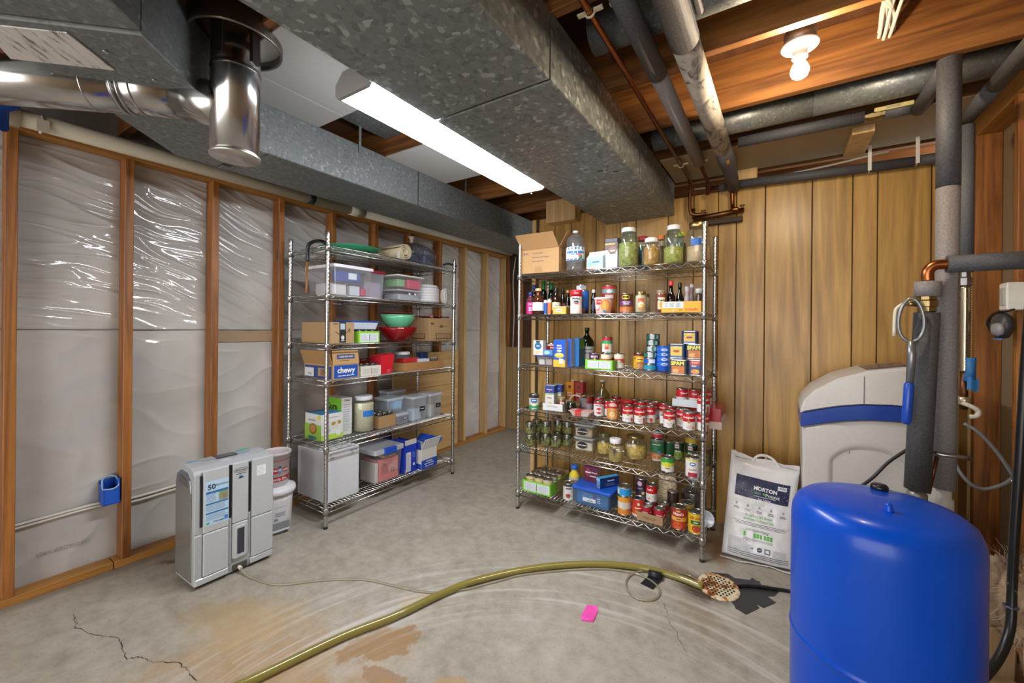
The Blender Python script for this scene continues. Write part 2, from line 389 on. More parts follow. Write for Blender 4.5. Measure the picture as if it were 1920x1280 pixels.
def crack(pts, wd):
    mb = MB(); P = []
    for a, b_ in zip(pts, pts[1:]):
        for k in range(6):
            t = k / 6; P.append((a[0] + (b_[0] - a[0]) * t + random.uniform(-.006, .006), a[1] + (b_[1] - a[1]) * t + random.uniform(-.006, .006)))
    for i in range(len(P) - 1):
        d = Vector((P[i + 1][0] - P[i][0], P[i + 1][1] - P[i][1])).normalized(); n = Vector((-d.y, d.x)); w0 = wd * random.uniform(.3, 1.3); 
        mb.face([(P[i][0] - n.x * w0, P[i][1] - n.y * w0, .0006), (P[i + 1][0] - n.x * w0, P[i + 1][1] - n.y * w0, .0006), (P[i + 1][0] + n.x * w0, P[i + 1][1] + n.y * w0, .0006), (P[i][0] + n.x * w0, P[i][1] + n.y * w0, .0006)])
    return obj('crack', mb, cm('#3b352e', .9), floor)
def fl(pts): return [tuple(pZ(0, *p))[:2] for p in pts]
crack(fl([(140, 1150), (142, 1165), (143, 1177), (180, 1190), (225, 1197), (229, 1215), (234, 1236), (262, 1232), (280, 1240), (335, 1242), (350, 1255), (378, 1280)]), .0016)
crack(fl([(1240, 1125), (1250, 1145), (1253, 1165), (1268, 1185), (1290, 1230)]), .001)

# left wall: film over foundation, studs and plates -----------------
mb = MB(); mb.box(-3.3, -3.0, 0, -3.10, 5.2, ZS)
def block_mat():
    m, nt, b = new_mat('foundation_grey'); co = worldco(nt); n = noise(nt, co, 3, 5)
    L(nt, ramp(nt, [(.3, '#77736d'), (.7, '#98948d')], n).outputs[0], b.inputs['Base Color']); b.inputs['Roughness'].default_value = .8
    bump(nt, b, noise(nt, co, 60, 4), .2, .004); return m
BLOCK = block_mat()
wall_left = struct(obj('wall_left', mb, BLOCK))
studs_y = [.72 + .4064 * k for k in range(-5, 10)]
for i, y in enumerate(studs_y):
    mb = MB(); mb.box(XL - .088, y, .038, XL, y + .038, 2.19, ch=.002)
    obj('stud', mb, W_STUD if y < 3.3 else W_PINE, wall_left)
for y0, y1 in ((-2.0, .688), (.692, 3.1), (3.104, 4.42)):
    mb = MB(); mb.box(XL - .088, y0, 0, XL, y1, .038, ch=.002); obj('bottom_plate', mb, W_PLATE, wall_left)
for y0, y1 in ((-2.0, 2.2), (2.204, 4.42)):
    mb = MB(); mb.box(XL - .088, y0, 2.19, XL, y1, 2.228, ch=.002); obj('top_plate', mb, W_PLATE, wall_left)
def film_mat():
    m, nt, b = new_mat('milky_plastic_film'); co = worldco(nt)
    n = noise(nt, co, 2.0, 4, .5)
    L(nt, ramp(nt, [(.3, '#aaa6a1'), (.7, '#c9c6c2')], n).outputs[0], b.inputs['Base Color'])
    b.inputs['Roughness'].default_value = .09; b.inputs['Specular IOR Level'].default_value = .55; b.inputs['Coat Weight'].default_value = .35; b.inputs['Coat Roughness'].default_value = .06
    return m
def film(u, v):
    y = -.9 + u * 5.32; z = .03 + v * 2.19
    k = max(0.0, min(1.0, (z - 1.15) / .35)); low = 1 - k
    bay = ((y - .72 - .019) / .4064) % 1.0; pin = math.sin(PI * bay) ** .5
    seed = math.floor((y - .739) / .4064) * 7.3
    t = (bay - .5) * .4064
    # taut diagonal folds that fan from the stud fixings
    zz = z + t * (.28 + .25 * math.sin(seed)) + .025 * mnoise.noise(Vector((y * 5, z * 4, seed)))
    r1 = 1 - abs(mnoise.noise(Vector((y * 2.4 + seed, zz * 11, 3.1)))) * 2
    r2 = 1 - abs(mnoise.noise(Vector((y * 2.6, zz * 23, 8.7 + seed)))) * 2
    r3 = 1 - abs(mnoise.noise(Vector((y * 5, zz * 50, 2.7 + seed)))) * 2
    s = mnoise.noise(Vector((y * 2.2, z * 2.0, 1.3)))
    f = k * (.015 * max(0, r1) ** 2.5 + .006 * max(0, r2) ** 3 + .0012 * max(0, r3) ** 2) * (.35 + .65 * pin)
    f += low * (.007 * max(0, 1 - abs(mnoise.noise(Vector((y * 2 + z * 3, z * 5 - y * 2, 5)))) * 2.2) ** 3) + .010 * s * pin
    return (XF + f, y, z)
mb = MB(); mb.grid(film, 480, 620)
sheet = obj('plastic_sheet', mb, film_mat(), wall_left, label='wrinkled milky plastic vapour barrier stretched behind the studs')
mb = MB(); mb.box(XF + .006, 1.175, 1.19, XF + .012, 1.535, 1.262)
obj('kraft_paper', mb, cm('#9d8468', .7), wall_left, label='strip of brown kraft paper')
mb = MB(); mb.box(XF - .002, -1, 1.268, XF + .010, 4.4, 1.271); obj('sheet_seam', mb, cm('#6d6963', .6), wall_left)
mb = MB(); mb.text('100% RECYCLED', .026, (XF + .016, .52, .165), (0, 1, 0), (0, 0, 1)); obj('lettering', mb, cm('#8a857d', .6), wall_left)
# plywood sheet closing two bays behind the shelf
for k, (z0, z1) in enumerate(((.04, .36), (.362, .70), (.702, 1.05))):
    mb = MB(); mb.box(XL, 2.55, z0, XL + .012, 3.45, z1, ch=.001); obj('plank', mb, W_PLY, wall_left)

# far wall beyond the passage ----------------------------------------
mb = MB(); mb.box(-3.1, 4.42, 0, 1.3, 4.55, ZS); wall_far = struct(obj('wall_far', mb, BLOCK))
W_WAIN = wood('wainscot', '#8d7148', '#ad8f60', 'z', 1, .6, knots=False)
for k in range(5):
    mb = MB(); mb.box(-2.93 + k * .085, 4.40, .02, -2.93 + k * .085 + .081, 4.42, 1.06, ch=.003); obj('board', mb, W_WAIN, wall_far)
for x in (-2.93, -2.74):
    mb = MB(); mb.box(x, 4.385, 1.06, x + .038, 4.42, 2.3, ch=.002); obj('stud', mb, W_STUD, wall_far)
mb = MB(); mb.box(-2.90, 4.41, 1.06, -2.5, 4.42, 2.3); obj('dark_sheet', mb, cm('#4a3020', .7), wall_far)  # dark brown sheet and board fill the area above the low boards
mb = MB(); mb.box(-3.0, 4.39, 1.86, -2.5, 4.42, 2.19, ch=.002); obj('dark_board', mb, cm('#3a2a1e', .7), wall_far)
tag(obj('wall_cable', MB().tube(smooth_path([(-2.80, 4.38, 2.2), (-2.83, 4.37, 1.9), (-2.81, 4.37, 1.5), (-2.83, 4.38, 1.06)], 5), .006, 6), cm('#c9c4b6')), 'thin white cable hanging in the dark far corner', 'cable')

# panelled wall ------------------------------------------------------
mb = MB(); mb.box(-1.775, YB + .008, 0, XR + .1, YB + .1, 2.235); wall_back = struct(obj('wall_back', mb, cm('#3b2a18', .8)))
gx = [pY(YB, x, 500).x for x in (1010, 1040, 1071, 1117, 1162, 1192, 1252, 1300, 1346, 1380, 1434, 1522, 1598, 1645, 1746)] + [XR + .01]
for a, b_ in zip(gx, gx[1:]):
    mb = MB(); mb.box(a + .0025, YB, .0, b_ - .0025, YB + .01, 2.232, ch=.0025); obj('panel', mb, W_PANEL, wall_back)
mb = MB(); mb.box(-1.81, YB - .005, 0, -1.772, YB + .085, 2.235, ch=.002); obj('stud', mb, W_PINE, wall_back)
mb = MB(); mb.box(-1.62, YB - .11, 2.16, -1.36, YB - .005, 2.34, ch=.003); obj('blocking', mb, W_PINE, wall_back)

# right wall ----------------------------------------------------------
mb = MB(); mb.box(XR + .09, -3, 0, XR + .2, YB + .1, ZS); wall_right = struct(obj('wall_right', mb, cm('#8d7a5e', .7)))
for y in (2.93, 2.5, 2.09, 1.68, 1.27, .86, .45, .04):
    mb = MB(); mb.box(XR, y, .038, XR + .089, y + .038, 2.26, ch=.002); obj('stud', mb, W_STUD, wall_right)
mb = MB(); mb.box(XR, -3, 0, XR + .089, YB, .038, ch=.002); obj('bottom_plate', mb, W_PLATE, wall_right)
mb = MB(); mb.box(XR, -3, 2.26, XR + .089, YB, ZJ, ch=.002); obj('top_plate', mb, W_PLATE, wall_right)
mb = MB(); mb.box(XR - .01, 2.975, 0, XR + .02, YB, 2.25); obj('particle_board_edge', mb, cm('#b0905c', .8), wall_right)

# ceiling: subfloor, joists, boards ------------------------------------
mb = MB(); mb.box(-3.1, -3, ZS, 1.1, 5.0, ZS + .03); ceiling = struct(obj('ceiling', mb, W_SUB))
for n in range(-8, 6):
    y = 1.70 + .4877 * n
    mb = MB(); mb.box(-3.1, y, ZJ, XR + .2, y + .038, ZS, ch=.002); obj('joist', mb, W_JOIST, ceiling)
PANELM = cm('#a9a8a5', .55)
for x0, x1, y0, y1 in ((-2.035, -1.825, .76, 1.255), (-1.820, -1.155, .76, 1.255), (-2.035, -1.155, 1.695, 2.235), (-2.035, -1.155, -.9, .2)):
    mb = MB(); mb.box(x0, y0, ZJ - .008, x1, y1, ZJ - .0005, ch=.001); obj('ceiling_board', mb, PANELM, ceiling)
mb = MB(); mb.box(-.63, 2.63, ZJ - .01, XR - .02, YB - .02, ZJ - .0005, ch=.001); obj('ceiling_board', mb, cm('#a08a66', .5), ceiling)
mb = MB(); mb.box(-2.035, 1.256, ZJ + .10, -1.155, 1.69, ZJ + .103); obj('sheet_metal_pan', mb, GALV_D, ceiling)
for y in (1.5, 2.45):
    mb = MB(); mb.box(-2.034, y, ZJ - .05, -2.031, y + .015, ZJ + .1); obj('hanger_strap', mb, GALV_D, ceiling)
mb = MB(); mb.box(.30, 2.70, ZJ - .05, .39, YB - .03, ZJ - .0105, ch=.002)
obj('lumber_block', mb, W_PINE, ceiling)
mb = MB(); mb.box(-.29, YB - .055, 2.262, -.13, YB - .01, 2.34, ch=.004); obj('lumber_block', mb, W_PINE, ceiling)
# ================================================================== DUCTS, LIGHTS, PIPES
def ccw(poly):
    a = sum(p[0] * q[1] - q[0] * p[1] for p, q in zip(poly, poly[1:] + poly[:1])); return poly if a > 0 else poly[::-1]
# main trunk duct
XD0, XD1, ZD = -1.148, -.640, 2.11
du = thing('trunk_duct', 'large galvanised rectangular trunk duct running beside the strip light to the panelled wall', 'duct', (-.9, 1.2, ZD))
def sect(parent, poly, z0, z1, mat, name='duct_section'):
    lo = parent.location
    mb = MB(); mb.prism(ccw([(p[0] - lo.x, p[1] - lo.y) for p in poly]), z0 - lo.z, z1 - lo.z, ch=.004); return obj(name, mb, mat, parent)
def rect(x0, y0, x1, y1): return [(x0, y0), (x1, y0), (x1, y1), (x0, y1)]
for y0, y1 in ((-1.4, 1.195), (1.205, 2.225), (2.235, YB - .003)): sect(du, rect(XD0, y0, XD1, y1), ZD, ZJ - .002, GALV)
for y in (1.2, 2.23): sect(du, rect(XD0 + .012, y - .012, XD1 - .012, y + .012), ZD + .012, ZJ - .004, cm('#2b2c2d', .6), 'seam')
mb = MB()
for x, y in ((-.80, 2.02), (-.735, 2.07)): mb.box(x + .9, y - 1.2, -.0008, x + .9 + .03, y - 1.2 + .012, 0)
obj('scuff', mb, cm('#333333', .7), du)
# branch duct with its diagonal run towards the furnace
X2a, X2b = -2.44, -2.037
d2 = thing('branch_duct', 'galvanised branch duct above the left shelf, bending diagonally towards the flue pipe', 'duct', (-2.2, 1.5, ZD))
d = Vector((-.69, .725)).normalized(); n_ = Vector((d.y, -d.x)) * -1
jr = Vector((-1.513, .401)); jl = jr + Vector((-.725, -.69)) * .41
far = lambda p, k: (p.x + d.x * k, p.y + d.y * k)
sect(d2, [far(jr, -.004), far(jl, -.004), far(jl, -.48), far(jr, -.48)], ZD + .008, ZJ - .002, GALV_D)
sect(d2, [tuple(jr), tuple(jl), (X2a, .78), (X2a, .948), (X2b, .948)], ZD, ZJ - .002, GALV_D)
for y0, y1 in ((1.004, 1.964), (1.973, 2.964), (2.973, 4.41)): sect(d2, rect(X2a, y0, X2b, y1), ZD, ZJ - .002, GALV_D)
sect(d2, rect(X2a - .003, .951, X2b + .003, 1.002), ZD - .003, ZJ - .002, GALV_D, 'joint_collar')
for y in (1.969, 2.969): sect(d2, rect(X2a + .01, y - .01, X2b - .01, y + .01), ZD + .01, ZJ - .004, cm('#2b2c2d', .6), 'seam')
mb = MB(); lo = d2.location
P4 = [pZ(ZD - .001, *p) - lo for p in ((-40, 42), (125, 60), (215, 130), (20, 108))]
mb.add([tuple(p) for p in P4] + [(p.x, p.y, p.z - .004) for p in P4], [(0, 1, 2, 3), (7, 6, 5, 4), (0, 4, 5, 1), (1, 5, 6, 2), (2, 6, 7, 3), (3, 7, 4, 0)])
def chipped():
    m, nt, b = new_mat('chipped_white_paint'); co = worldco(nt, (1, 1, 1), (0, 0, .78))
    cs = N(nt, 'ShaderNodeVectorMath', operation='MULTIPLY'); L(nt, co, cs.inputs[0]); cs.inputs[1].default_value = (4, 22, 1)
    L(nt, ramp(nt, [(.36, '#6d6660'), (.45, '#c9c5c0'), (1, '#dedbd7')], noise(nt, cs.outputs[0], 3, 6, .7)).outputs[0], b.inputs['Base Color']); b.inputs['Roughness'].default_value = .5; return m
obj('white_tape', mb, chipped(), d2, label='chipped white strip stuck under the duct')
mb = MB()
for px in ((198, 96), (290, 150)): p = pZ(ZD, *px) - lo; mb.lathe([(.008, -.004), (.008, -.001), (.005, 0)], 8, c=tuple(p))
obj('screw', mb, metal('steel', '#b5b5b5', .3), d2)
mb = MB(); p = pZ(ZD, 428, 308) - lo; mb.box(p.x - .03, p.y - .02, -.003, p.x + .03, p.y + .02, 0); obj('black_tape', mb, cm('#1d1d1e', .5), d2)

# flue and vent pipe
STEEL = metal('bright_flue_steel', '#cfcfd0', .18); STEEL_D = metal('stained_flue_steel', '#8d8682', .3)
FX, FY = -1.660, .704
fl_ = thing('flue_pipe', 'shiny steel flue pipe with capped lower end and side vent pipe', 'flue', (FX, FY, 1.905))
obj('riser', MB().lathe([(.0765, 0), (.0765, .36), (.0765, .68)], 36), STEEL, fl_)
obj('bottom_cap', MB().lathe([(.0, -.004), (.078, -.004), (.080, 0), (.080, .006), (.0765, .008)], 36), metal('cap_steel', '#d8d5cf', .35), fl_)
mb = MB(); mb.lathe([(.140, .47), (.138, .405), (.141, .400), (.146, .400), (.148, .405), (.146, .47)], 44); mb.f = [f for f in mb.f if len(f) == 4]; mb.m = mb.m[:len(mb.f)]; mb.sm = [True] * len(mb.f); obj('collar', mb, metal('collar_steel', '#9a938c', .3), fl_)
obj('collar_plate', MB().lathe([(.077, .462), (.141, .462), (.141, .466), (.077, .466)], 36), cm('#5a3a26', .6, .3), fl_)
obj('riser_band', MB().lathe([(.0768, .30), (.0785, .303), (.0785, .312), (.0768, .315)], 36), STEEL_D, fl_)
for a in (.4, 2.2, -1.1):
    mb = MB(); mb.box(.072, -.016, .33, .084, .016, .46); mb.xf(Matrix.Rotation(a, 4, 'Z')); obj('bracket', mb, cm('#3d3531', .5, .6), fl_)
def at_depth(x, y, D): r = _ray(x, y); return Vector((0, 0, CAMH)) + r * (D / r.dot(_F))
A = at_depth(0, 149, 1.37); B = at_depth(235, 168, 1.455); B2 = at_depth(338, 180, 1.50); Cn = Vector((FX, FY, 2.075)); A0 = A + (A - B) * 1.2
o_ = Vector((FX, FY, 1.905)); rp = .0775
ax = (B - A).normalized()
obj('vent_run', MB().tube([A0 - o_, A - o_, B - o_], rp, 32), STEEL, fl_)
obj('elbow', MB().tube([B - o_ - ax * .01, B - o_ + ax * .05, B2 - o_, ], [rp + .002, rp + .002, rp], 32), STEEL, fl_)
obj('saddle', MB().tube([B2 - o_, (B2 * .35 + Cn * .65) - o_, Cn - o_], [rp, rp, rp * .9], 32), STEEL, fl_)
def ring(p, t, r, tr, name='ring', mat=STEEL):
    t = Vector(t).normalized(); u = t.orthogonal().normalized(); v = t.cross(u)
    return obj(name, MB().tube([p + (u * math.cos(2 * PI * k / 32) + v * math.sin(2 * PI * k / 32)) * r for k in range(32)], tr, 6, closed=True), mat, fl_)
ring(B - o_ - ax * .09, ax, rp, .003); ring(B - o_ - ax * .005, ax, rp + .002, .004); ring(B - o_ + ax * .012, ax, rp + .002, .004)
ring(B - o_ + ax * .05, ax + Vector((.25, .15, 0)), rp + .003, .004); ring(B2 - o_, B2 - B, rp + .001, .0035)

# wraparound strip light
lx, ly0, ly1, lz = -1.25, .893, 2.115, 2.107
li = thing('strip_light', 'long white wraparound ceiling light glowing between the two ducts', 'ceiling light', (lx, ly0, lz))
hw = .089; ln_ = ly1 - ly0
prof = [(-hw, .012), (-hw + .012, 0), (hw - .012, 0), (hw, .012), (hw, .03), (-hw, .03)]
def extr(poly, y0, y1, mb=None, m=0):
    mb = mb or MB(); n = len(poly)
    vs = [(p[0], y0, p[1]) for p in poly] + [(p[0], y1, p[1]) for p in poly]
    mb.add(vs, [tuple(range(n)), tuple(reversed(range(n, 2 * n)))] + [(i, n + i, n + (i + 1) % n, (i + 1) % n) for i in range(n)], m); return mb
obj('diffuser', extr(prof, .012, ln_ - .012), emit('diffuser_glow', '#f4f8ff', LENS_EMIT), li)
obj('housing', extr([(-hw - .003, .031), (hw + .003, .031), (hw + .003, .05), (.05, .085), (-.05, .085), (-hw - .003, .05)], .0, ln_), cm('#6d6a68', .4, .2), li)  # white housing given a dark grey: its shade is in the colour
ecp = [(-hw - .004, .010), (-hw + .01, -.002), (hw - .01, -.002), (hw + .004, .010), (hw + .004, .05), (.052, .088), (-.052, .088), (-hw - .004, .05)]
obj('end_cap', extr(ecp, -.002, .011), cm('#8d8a89', .5), li); obj('end_cap', extr(ecp, ln_ - .011, ln_ + .002), cm('#c9c9cb', .4), li)  # near cap greyer than the far one: shade put into its colour
mb = MB(); mb.cyl((0, ln_ + .004, .006), (0, ln_ + .012, -.008), .006, seg=8); obj('latch_clip', mb, cm('#d8d8d8'), li)
for y in (.2, 1.0): obj('hanger', MB().tube([(0, y, .085), (0, y, .236)], .003, 6), cm('#777777', .4, .8), li)

# bulb on porcelain holder
bx, by = .053, 1.835
bl = thing('bulb_lamp', 'bare lit bulb in a round white porcelain holder under the joists', 'lamp', (bx, by, ZJ - .006))
obj('junction_box', MB().lathe([(.05, .0), (.05, .05), (0, .05)], 20), cm('#8a8a8a', .4, .7), bl)
obj('holder', MB().lathe([(.0, -.05), (.020, -.05), (.022, -.030), (.026, -.018), (.031, -.014), (.055, -.009), (.060, -.003), (.060, 0), (0, 0)][::1], 32), cm('#e8e4de', .25), bl)
obj('socket_ring', MB().lathe([(.0225, -.048), (.025, -.046), (.025, -.041), (.0225, -.039)], 24), cm('#d8d4cd', .3), bl)
obj('pull_chain_hole', MB().lathe([(.0, -.0125), (.006, -.0125), (.006, -.008)], 10, c=(.035, -.012, 0)), cm('#4d4640', .6), bl)
obj('bulb', MB().lathe([(0, -.122), (.014, -.119), (.024, -.111), (.029, -.098), (.029, -.088), (.023, -.072), (.015, -.058), (.013, -.05)], 24), emit('bulb_glow', '#ffe9c8', BULB_EMIT), bl)

# cable bundle through joist
cb_ = thing('cable_bundle', 'bundle of white electrical cables looping out of a hole in the joist', 'cables', (.344, 2.19, 2.487))
CW = cm('#d9d3c6', .5)
for k in range(7):
    a = k * .9; ox, oz = .022 * math.cos(a), .022 * math.sin(a)
    obj('cable', MB().tube(smooth_path([(ox, .05, oz), (ox, -.02, oz + .005), (ox * 1.2 + (k - 3) * .008, -.09 - .01 * k, .04 + .006 * k), ((k - 3) * .03, -.20 - .02 * k, .085), ((k - 3) * .06, -.36, .087)], 5), .0065, 6), CW, cb_)
obj('hole', MB().lathe([(0, -.001), (.045, -.001), (.045, 0)], 20).xf(Matrix.Rotation(PI / 2, 4, 'X')), cm('#1c120b', .9), cb_)

# round ducts between the joists
for y, x0, lab in ((1.47, -.60, 'round galvanised duct crossing between the joists nearest the camera'), (2.45, -.62, 'long round galvanised duct running right beneath the far joists')):
    t = thing('round_duct', lab, 'duct', (x0, y, 2.404))
    obj('pipe', MB().tube([(0, 0, 0), (.75, 0, 0)], .0715, 28), GALV_R, t); obj('pipe', MB().tube([(.745, 0, 0), (XR + .08 - x0, 0, 0)], .072, 28), GALV_R, t)

# pipes along the ceiling
COPPER = metal('copper', '#b9703f', .28); COPPER_D = metal('old_copper', '#7d5236', .4); BRASS = metal('brass', '#b39a6b', .3)
def foam(name, c0, c1):
    k = ('f', name)
    if k in _mats: return _mats[k]
    m, nt, b = new_mat(name); co = objco(nt); n = noise(nt, co, 160, 3, .7)
    L(nt, ramp(nt, [(.3, c0), (.7, c1)], n).outputs[0], b.inputs['Base Color']); b.inputs['Roughness'].default_value = .6
    bump(nt, b, n, .5, .003); _mats[k] = m; return m
FOAM = foam('dark_foam', '#3b3a3d', '#56555a'); FOAM_L = foam('grey_foam', '#6f6a6a', '#8f8989'); WRAP = None
def wrap_mat():
    m, nt, b = new_mat('mottled_wrap'); co = objco(nt, (1, .5, 1)); n = noise(nt, co, 22, 4, .6, .8)
    L(nt, ramp(nt, [(.36, '#4f4a48'), (.47, '#a39a90'), (.7, '#c2b8ab')], n).outputs[0], b.inputs['Base Color']); b.inputs['Roughness'].default_value = .6; return m
WRAP = wrap_mat()
CLAMPM = cm('#d6cbb0', .45)
def clamp(parent, x, y, z, r, dirv='y'):
    mb = MB(); mb.tube([(x + (r + .003) * math.cos(a), y, z + (r + .003) * math.sin(a)) for a in [PI + k * PI / 8 for k in range(9)]], .004, 6)
    mb.box(x - r - .03, y - .008, z + .0, x - r - .001, y + .008, z + .006); mb.box(x + r + .001, y - .008, z, x + r + .03, y + .008, z + .006)
    return obj('pipe_clamp', mb, CLAMPM, parent)
t = thing('copper_pipe', 'bare copper water pipe running along the duct side under the joists', 'pipe', (-.52, 0, 2.312))
obj('pipe', MB().tube([(0, -1, 0), (0, 2.98, 0)], .011, 12), COPPER, t)
obj('drop', MB().tube(smooth_path([(0, 2.95, 0), (0, 3.0, -.01), (0, 3.01, -.04), (0.0, 3.01, -.20), (.03, 3.015, -.235), (.10, 3.02, -.237)], 5), .011, 10), COPPER_D, t)
for y in (1.245, 2.70): clamp(t, 0, y, .0, .012)
t = thing('insulated_pipe', 'slim grey foam insulated pipe beside the bare copper pipe', 'pipe', (-.408, 0, 2.295))
obj('foam_sleeve', MB().tube([(0, 1.10, 0), (0, 1.66, 0)], .035, 18), FOAM, t); obj('foam_sleeve', MB().tube([(0, 1.662, 0), (-.004, 2.66, 0)], .033, 18), FOAM_L, t)
obj('pipe', MB().tube([(0, -1, 0), (0, 1.10, 0)], .014, 12), COPPER_D, t); obj('pipe', MB().tube([(-.004, 2.66, 0), (-.004, 2.98, 0), (-.004, 3.0, -.01), (-.004, 3.01, -.10)], .012, 12), COPPER_D, t)
clamp(t, 0, 1.245, .012, .016); clamp(t, -.004, 2.69, .01, .013)
t = thing('wrapped_pipe', 'thick pipe in mottled grey wrap with a dark foam end', 'pipe', (-.272, 0, 2.285))
obj('foam_sleeve', MB().tube([(-.01, -.5, 0), (-.01, 1.50, 0)], .048, 20), FOAM, t); obj('wrap', MB().tube([(-.01, 1.502, 0), (0, 2.50, 0)], .045, 20), WRAP, t)
obj('foam_sleeve', MB().tube([(0, 2.50, 0), (.005, 2.72, 0), (.012, 2.90, -.03), (.012, 3.03, -.07)], [.044, .044, .036, .034], 18), FOAM, t)
obj('foam_flap', MB().tube([(.045, -.5, .02), (.05, 1.42, .02)], .012, 6), FOAM, t)
mb = MB(); mb.patch((.020, 2.60, -.0447), (.75, 0, .25), (0, 1, 0), .010, .030); obj('sticker', mb, cm('#d69a2a'), t)
# copper manifold on the panelled wall
t = thing('copper_manifold', 'tarnished copper pipe manifold with small valves above the jar shelf', 'pipe', (-.40, 3.03, 2.05))
obj('header_pipe', MB().tube([(-.10, 0, 0), (.20, 0, .02)], .017, 12), COPPER_D, t)
obj('drop', MB().tube(smooth_path([(.13, 0, .16), (.135, 0, .06), (.14, -.02, .03), (.17, -.02, .025)], 5), .013, 12), COPPER, t)
for x in (-.04, .19): obj('valve', MB().lathe([(.008, 0), (.013, .004), (.013, .014), (.006, .018), (.006, .03), (.015, .032), (.015, .038), (0, .038)], 12, c=(x, 0, .015)), BRASS, t)
obj('shutoff_tail', MB().tube([(-.10, 0, 0), (-.10, -.01, .07)], .011, 10), COPPER_D, t)
mb = MB(); mb.box(-.09, .02, -.045, .19, .055, -.012, ch=.004); obj('bracket_board', mb, cm('#3d2a20', .7), t)
# valve pipe across, with yellow tagged lever
t = thing('valve_pipe', 'black foam pipe crossing under the far ceiling with a tagged ball valve', 'pipe', (0, 2.575, 2.325))
obj('foam_sleeve', MB().tube([(-.20, 0, .006), (.33, 0, .0)], .030, 18), FOAM, t); obj('foam_sleeve', MB().tube([(.405, 0, 0), (.53, 0, -.004)], .030, 18), FOAM, t)
obj('pipe', MB().tube([(-.235, 0, .006), (.41, 0, 0)], .014, 12), COPPER, t)
obj('valve_body', MB().tube([(.33, 0, 0), (.345, 0, 0), (.346, 0, 0), (.385, 0, 0), (.386, 0, 0), (.405, 0, 0)], [.018, .018, .024, .024, .019, .019], 8, smooth=False), BRASS, t)
mb = MB(); mb.box(.362, -.040, -.004, .50, -.034, .016, ch=.003); mb.lines((.435, -.0405, .006), (1, 0, 0), (0, 0, 1), .07, .012, 2, 1); obj('lever', mb, [cm('#cdbb7c', .4), cm('#2d4a86')], t)
obj('lever_nut', MB().lathe([(.008, 0), (.008, .01)], 6).xf(Matrix.Translation((.368, -.024, .004)) @ Matrix.Rotation(PI / 2, 4, 'X')), BRASS, t)
# lower pipe along the top of the panels, strapped
t = thing('strapped_pipe', 'dark foam insulated pipe strapped along the top of the panelling', 'pipe', (0, 3.045, 2.225))
obj('foam_sleeve', MB().tube([(-.26, 0, .02), (.60, 0, -.01)], .0275, 18), FOAM, t); obj('foam_sleeve', MB().tube([(.615, 0, -.008), (XR - .02, 0, -.012)], .0275, 18), FOAM, t)
obj('pipe', MB().tube([(-.40, 0, .02), (-.26, 0, .02)], .014, 12), COPPER_D, t); obj('foam_end', MB().tube([(-.345, 0, .02), (-.31, 0, .02)], .026, 16), FOAM, t)
for x in (.405, .60):
    mb = MB(); mb.box(x, -.031, -.03, x + .016, -.028, .11); mb.tube([(x + .008, -.0295 * math.cos(a), -.0295 * math.sin(a) - .004) for a in [k * PI / 8 for k in range(9)]], .003, 4)
    obj('strap', mb, cm('#d9d5cb', .5), t)
tag(obj('thin_cable', MB().tube(smooth_path([(-.50, 3.06, 2.262), (-.2, 3.07, 2.258), (.2, 3.07, 2.275), (.5, 3.06, 2.30)], 5), .006, 6), cm('#a8a39a')), 'thin grey cable lying behind the strapped pipe', 'cable')
# white drain pipe along left wall
t = thing('drain_pipe', 'long white plastic drain pipe along the top of the left wall', 'pipe', (-2.885, 0, 2.232))
PVC = cm('#d5cdb9', .35)
obj('pipe', MB().tube([(0, -.6, -.01), (0, 2.12, 0)], .038, 24), PVC, t); obj('pipe', MB().tube([(0, 2.17, .003), (0, 4.40, .025)], .037, 24), PVC, t)
obj('coupling', MB().tube([(0, 2.05, 0), (0, 2.17, .002)], .043, 24), PVC, t)
obj('rubber_band', MB().tube([(0, 1.70, -.001), (0, 1.745, -.001)], .0405, 24), cm('#26262b', .5), t)
obj('coupling', MB().tube([(0, .25, -.008), (0, .345, -.008)], .045, 24), PVC, t)
mb = MB(); mb.tube([((.041) * math.cos(a), .41, -.008 + .041 * math.sin(a)) for a in [-2.2 + k * .35 for k in range(10)]], .005, 6); mb.box(.036, .39, -.055, .046, .43, -.0)
obj('pipe_strap', mb, cm('#cfc7b3', .5), t)
mb = MB(); mb.grid(lambda u, v: (.055 + .03 * math.sin(u * 3), .22 + .09 * u + .03 * (v > .5), -.09 + .17 * v + .02 * math.sin(u * 6)), 8, 8); mb.grid(lambda u, v: (.050 + .03 * math.sin(u * 3), .22 + .09 * u + .03 * (v > .5), -.09 + .17 * v + .02 * math.sin(u * 6)), 8, 8)
tag(obj('blue_tape', mb, cm('#1c55b8', .5), None, (-2.885, 0, 2.232)), 'torn piece of blue tape on the near end of the white drain pipe', 'tape')
# ================================================================== LARGE FLOOR THINGS
def mapped(mb, t, size, u0, v0, fn, m=0, bold=0.0, sx=1.0):
    vs, fs = text_geo(t, bold, 'CENTER'); mb.add([fn(u0 + x * size * sx, v0 + y * size) for x, y in vs], fs, m); return mb
def mrect(mb, u0, v0, u1, v1, fn, m=0, nu=8, nv=3):
    mb.grid(lambda a, b: fn(u0 + (u1 - u0) * a, v0 + (v1 - v0) * b), nu, nv, m); return mb
def side_prism(poly, y0, y1, ch=.0, m=0):
    """outline in x,z extruded along y"""
    mb = MB(); mb.prism(ccw(poly), -y1, -y0, m, ch=ch); mb.v = [(a, -c, b) for a, b, c in mb.v]; return mb

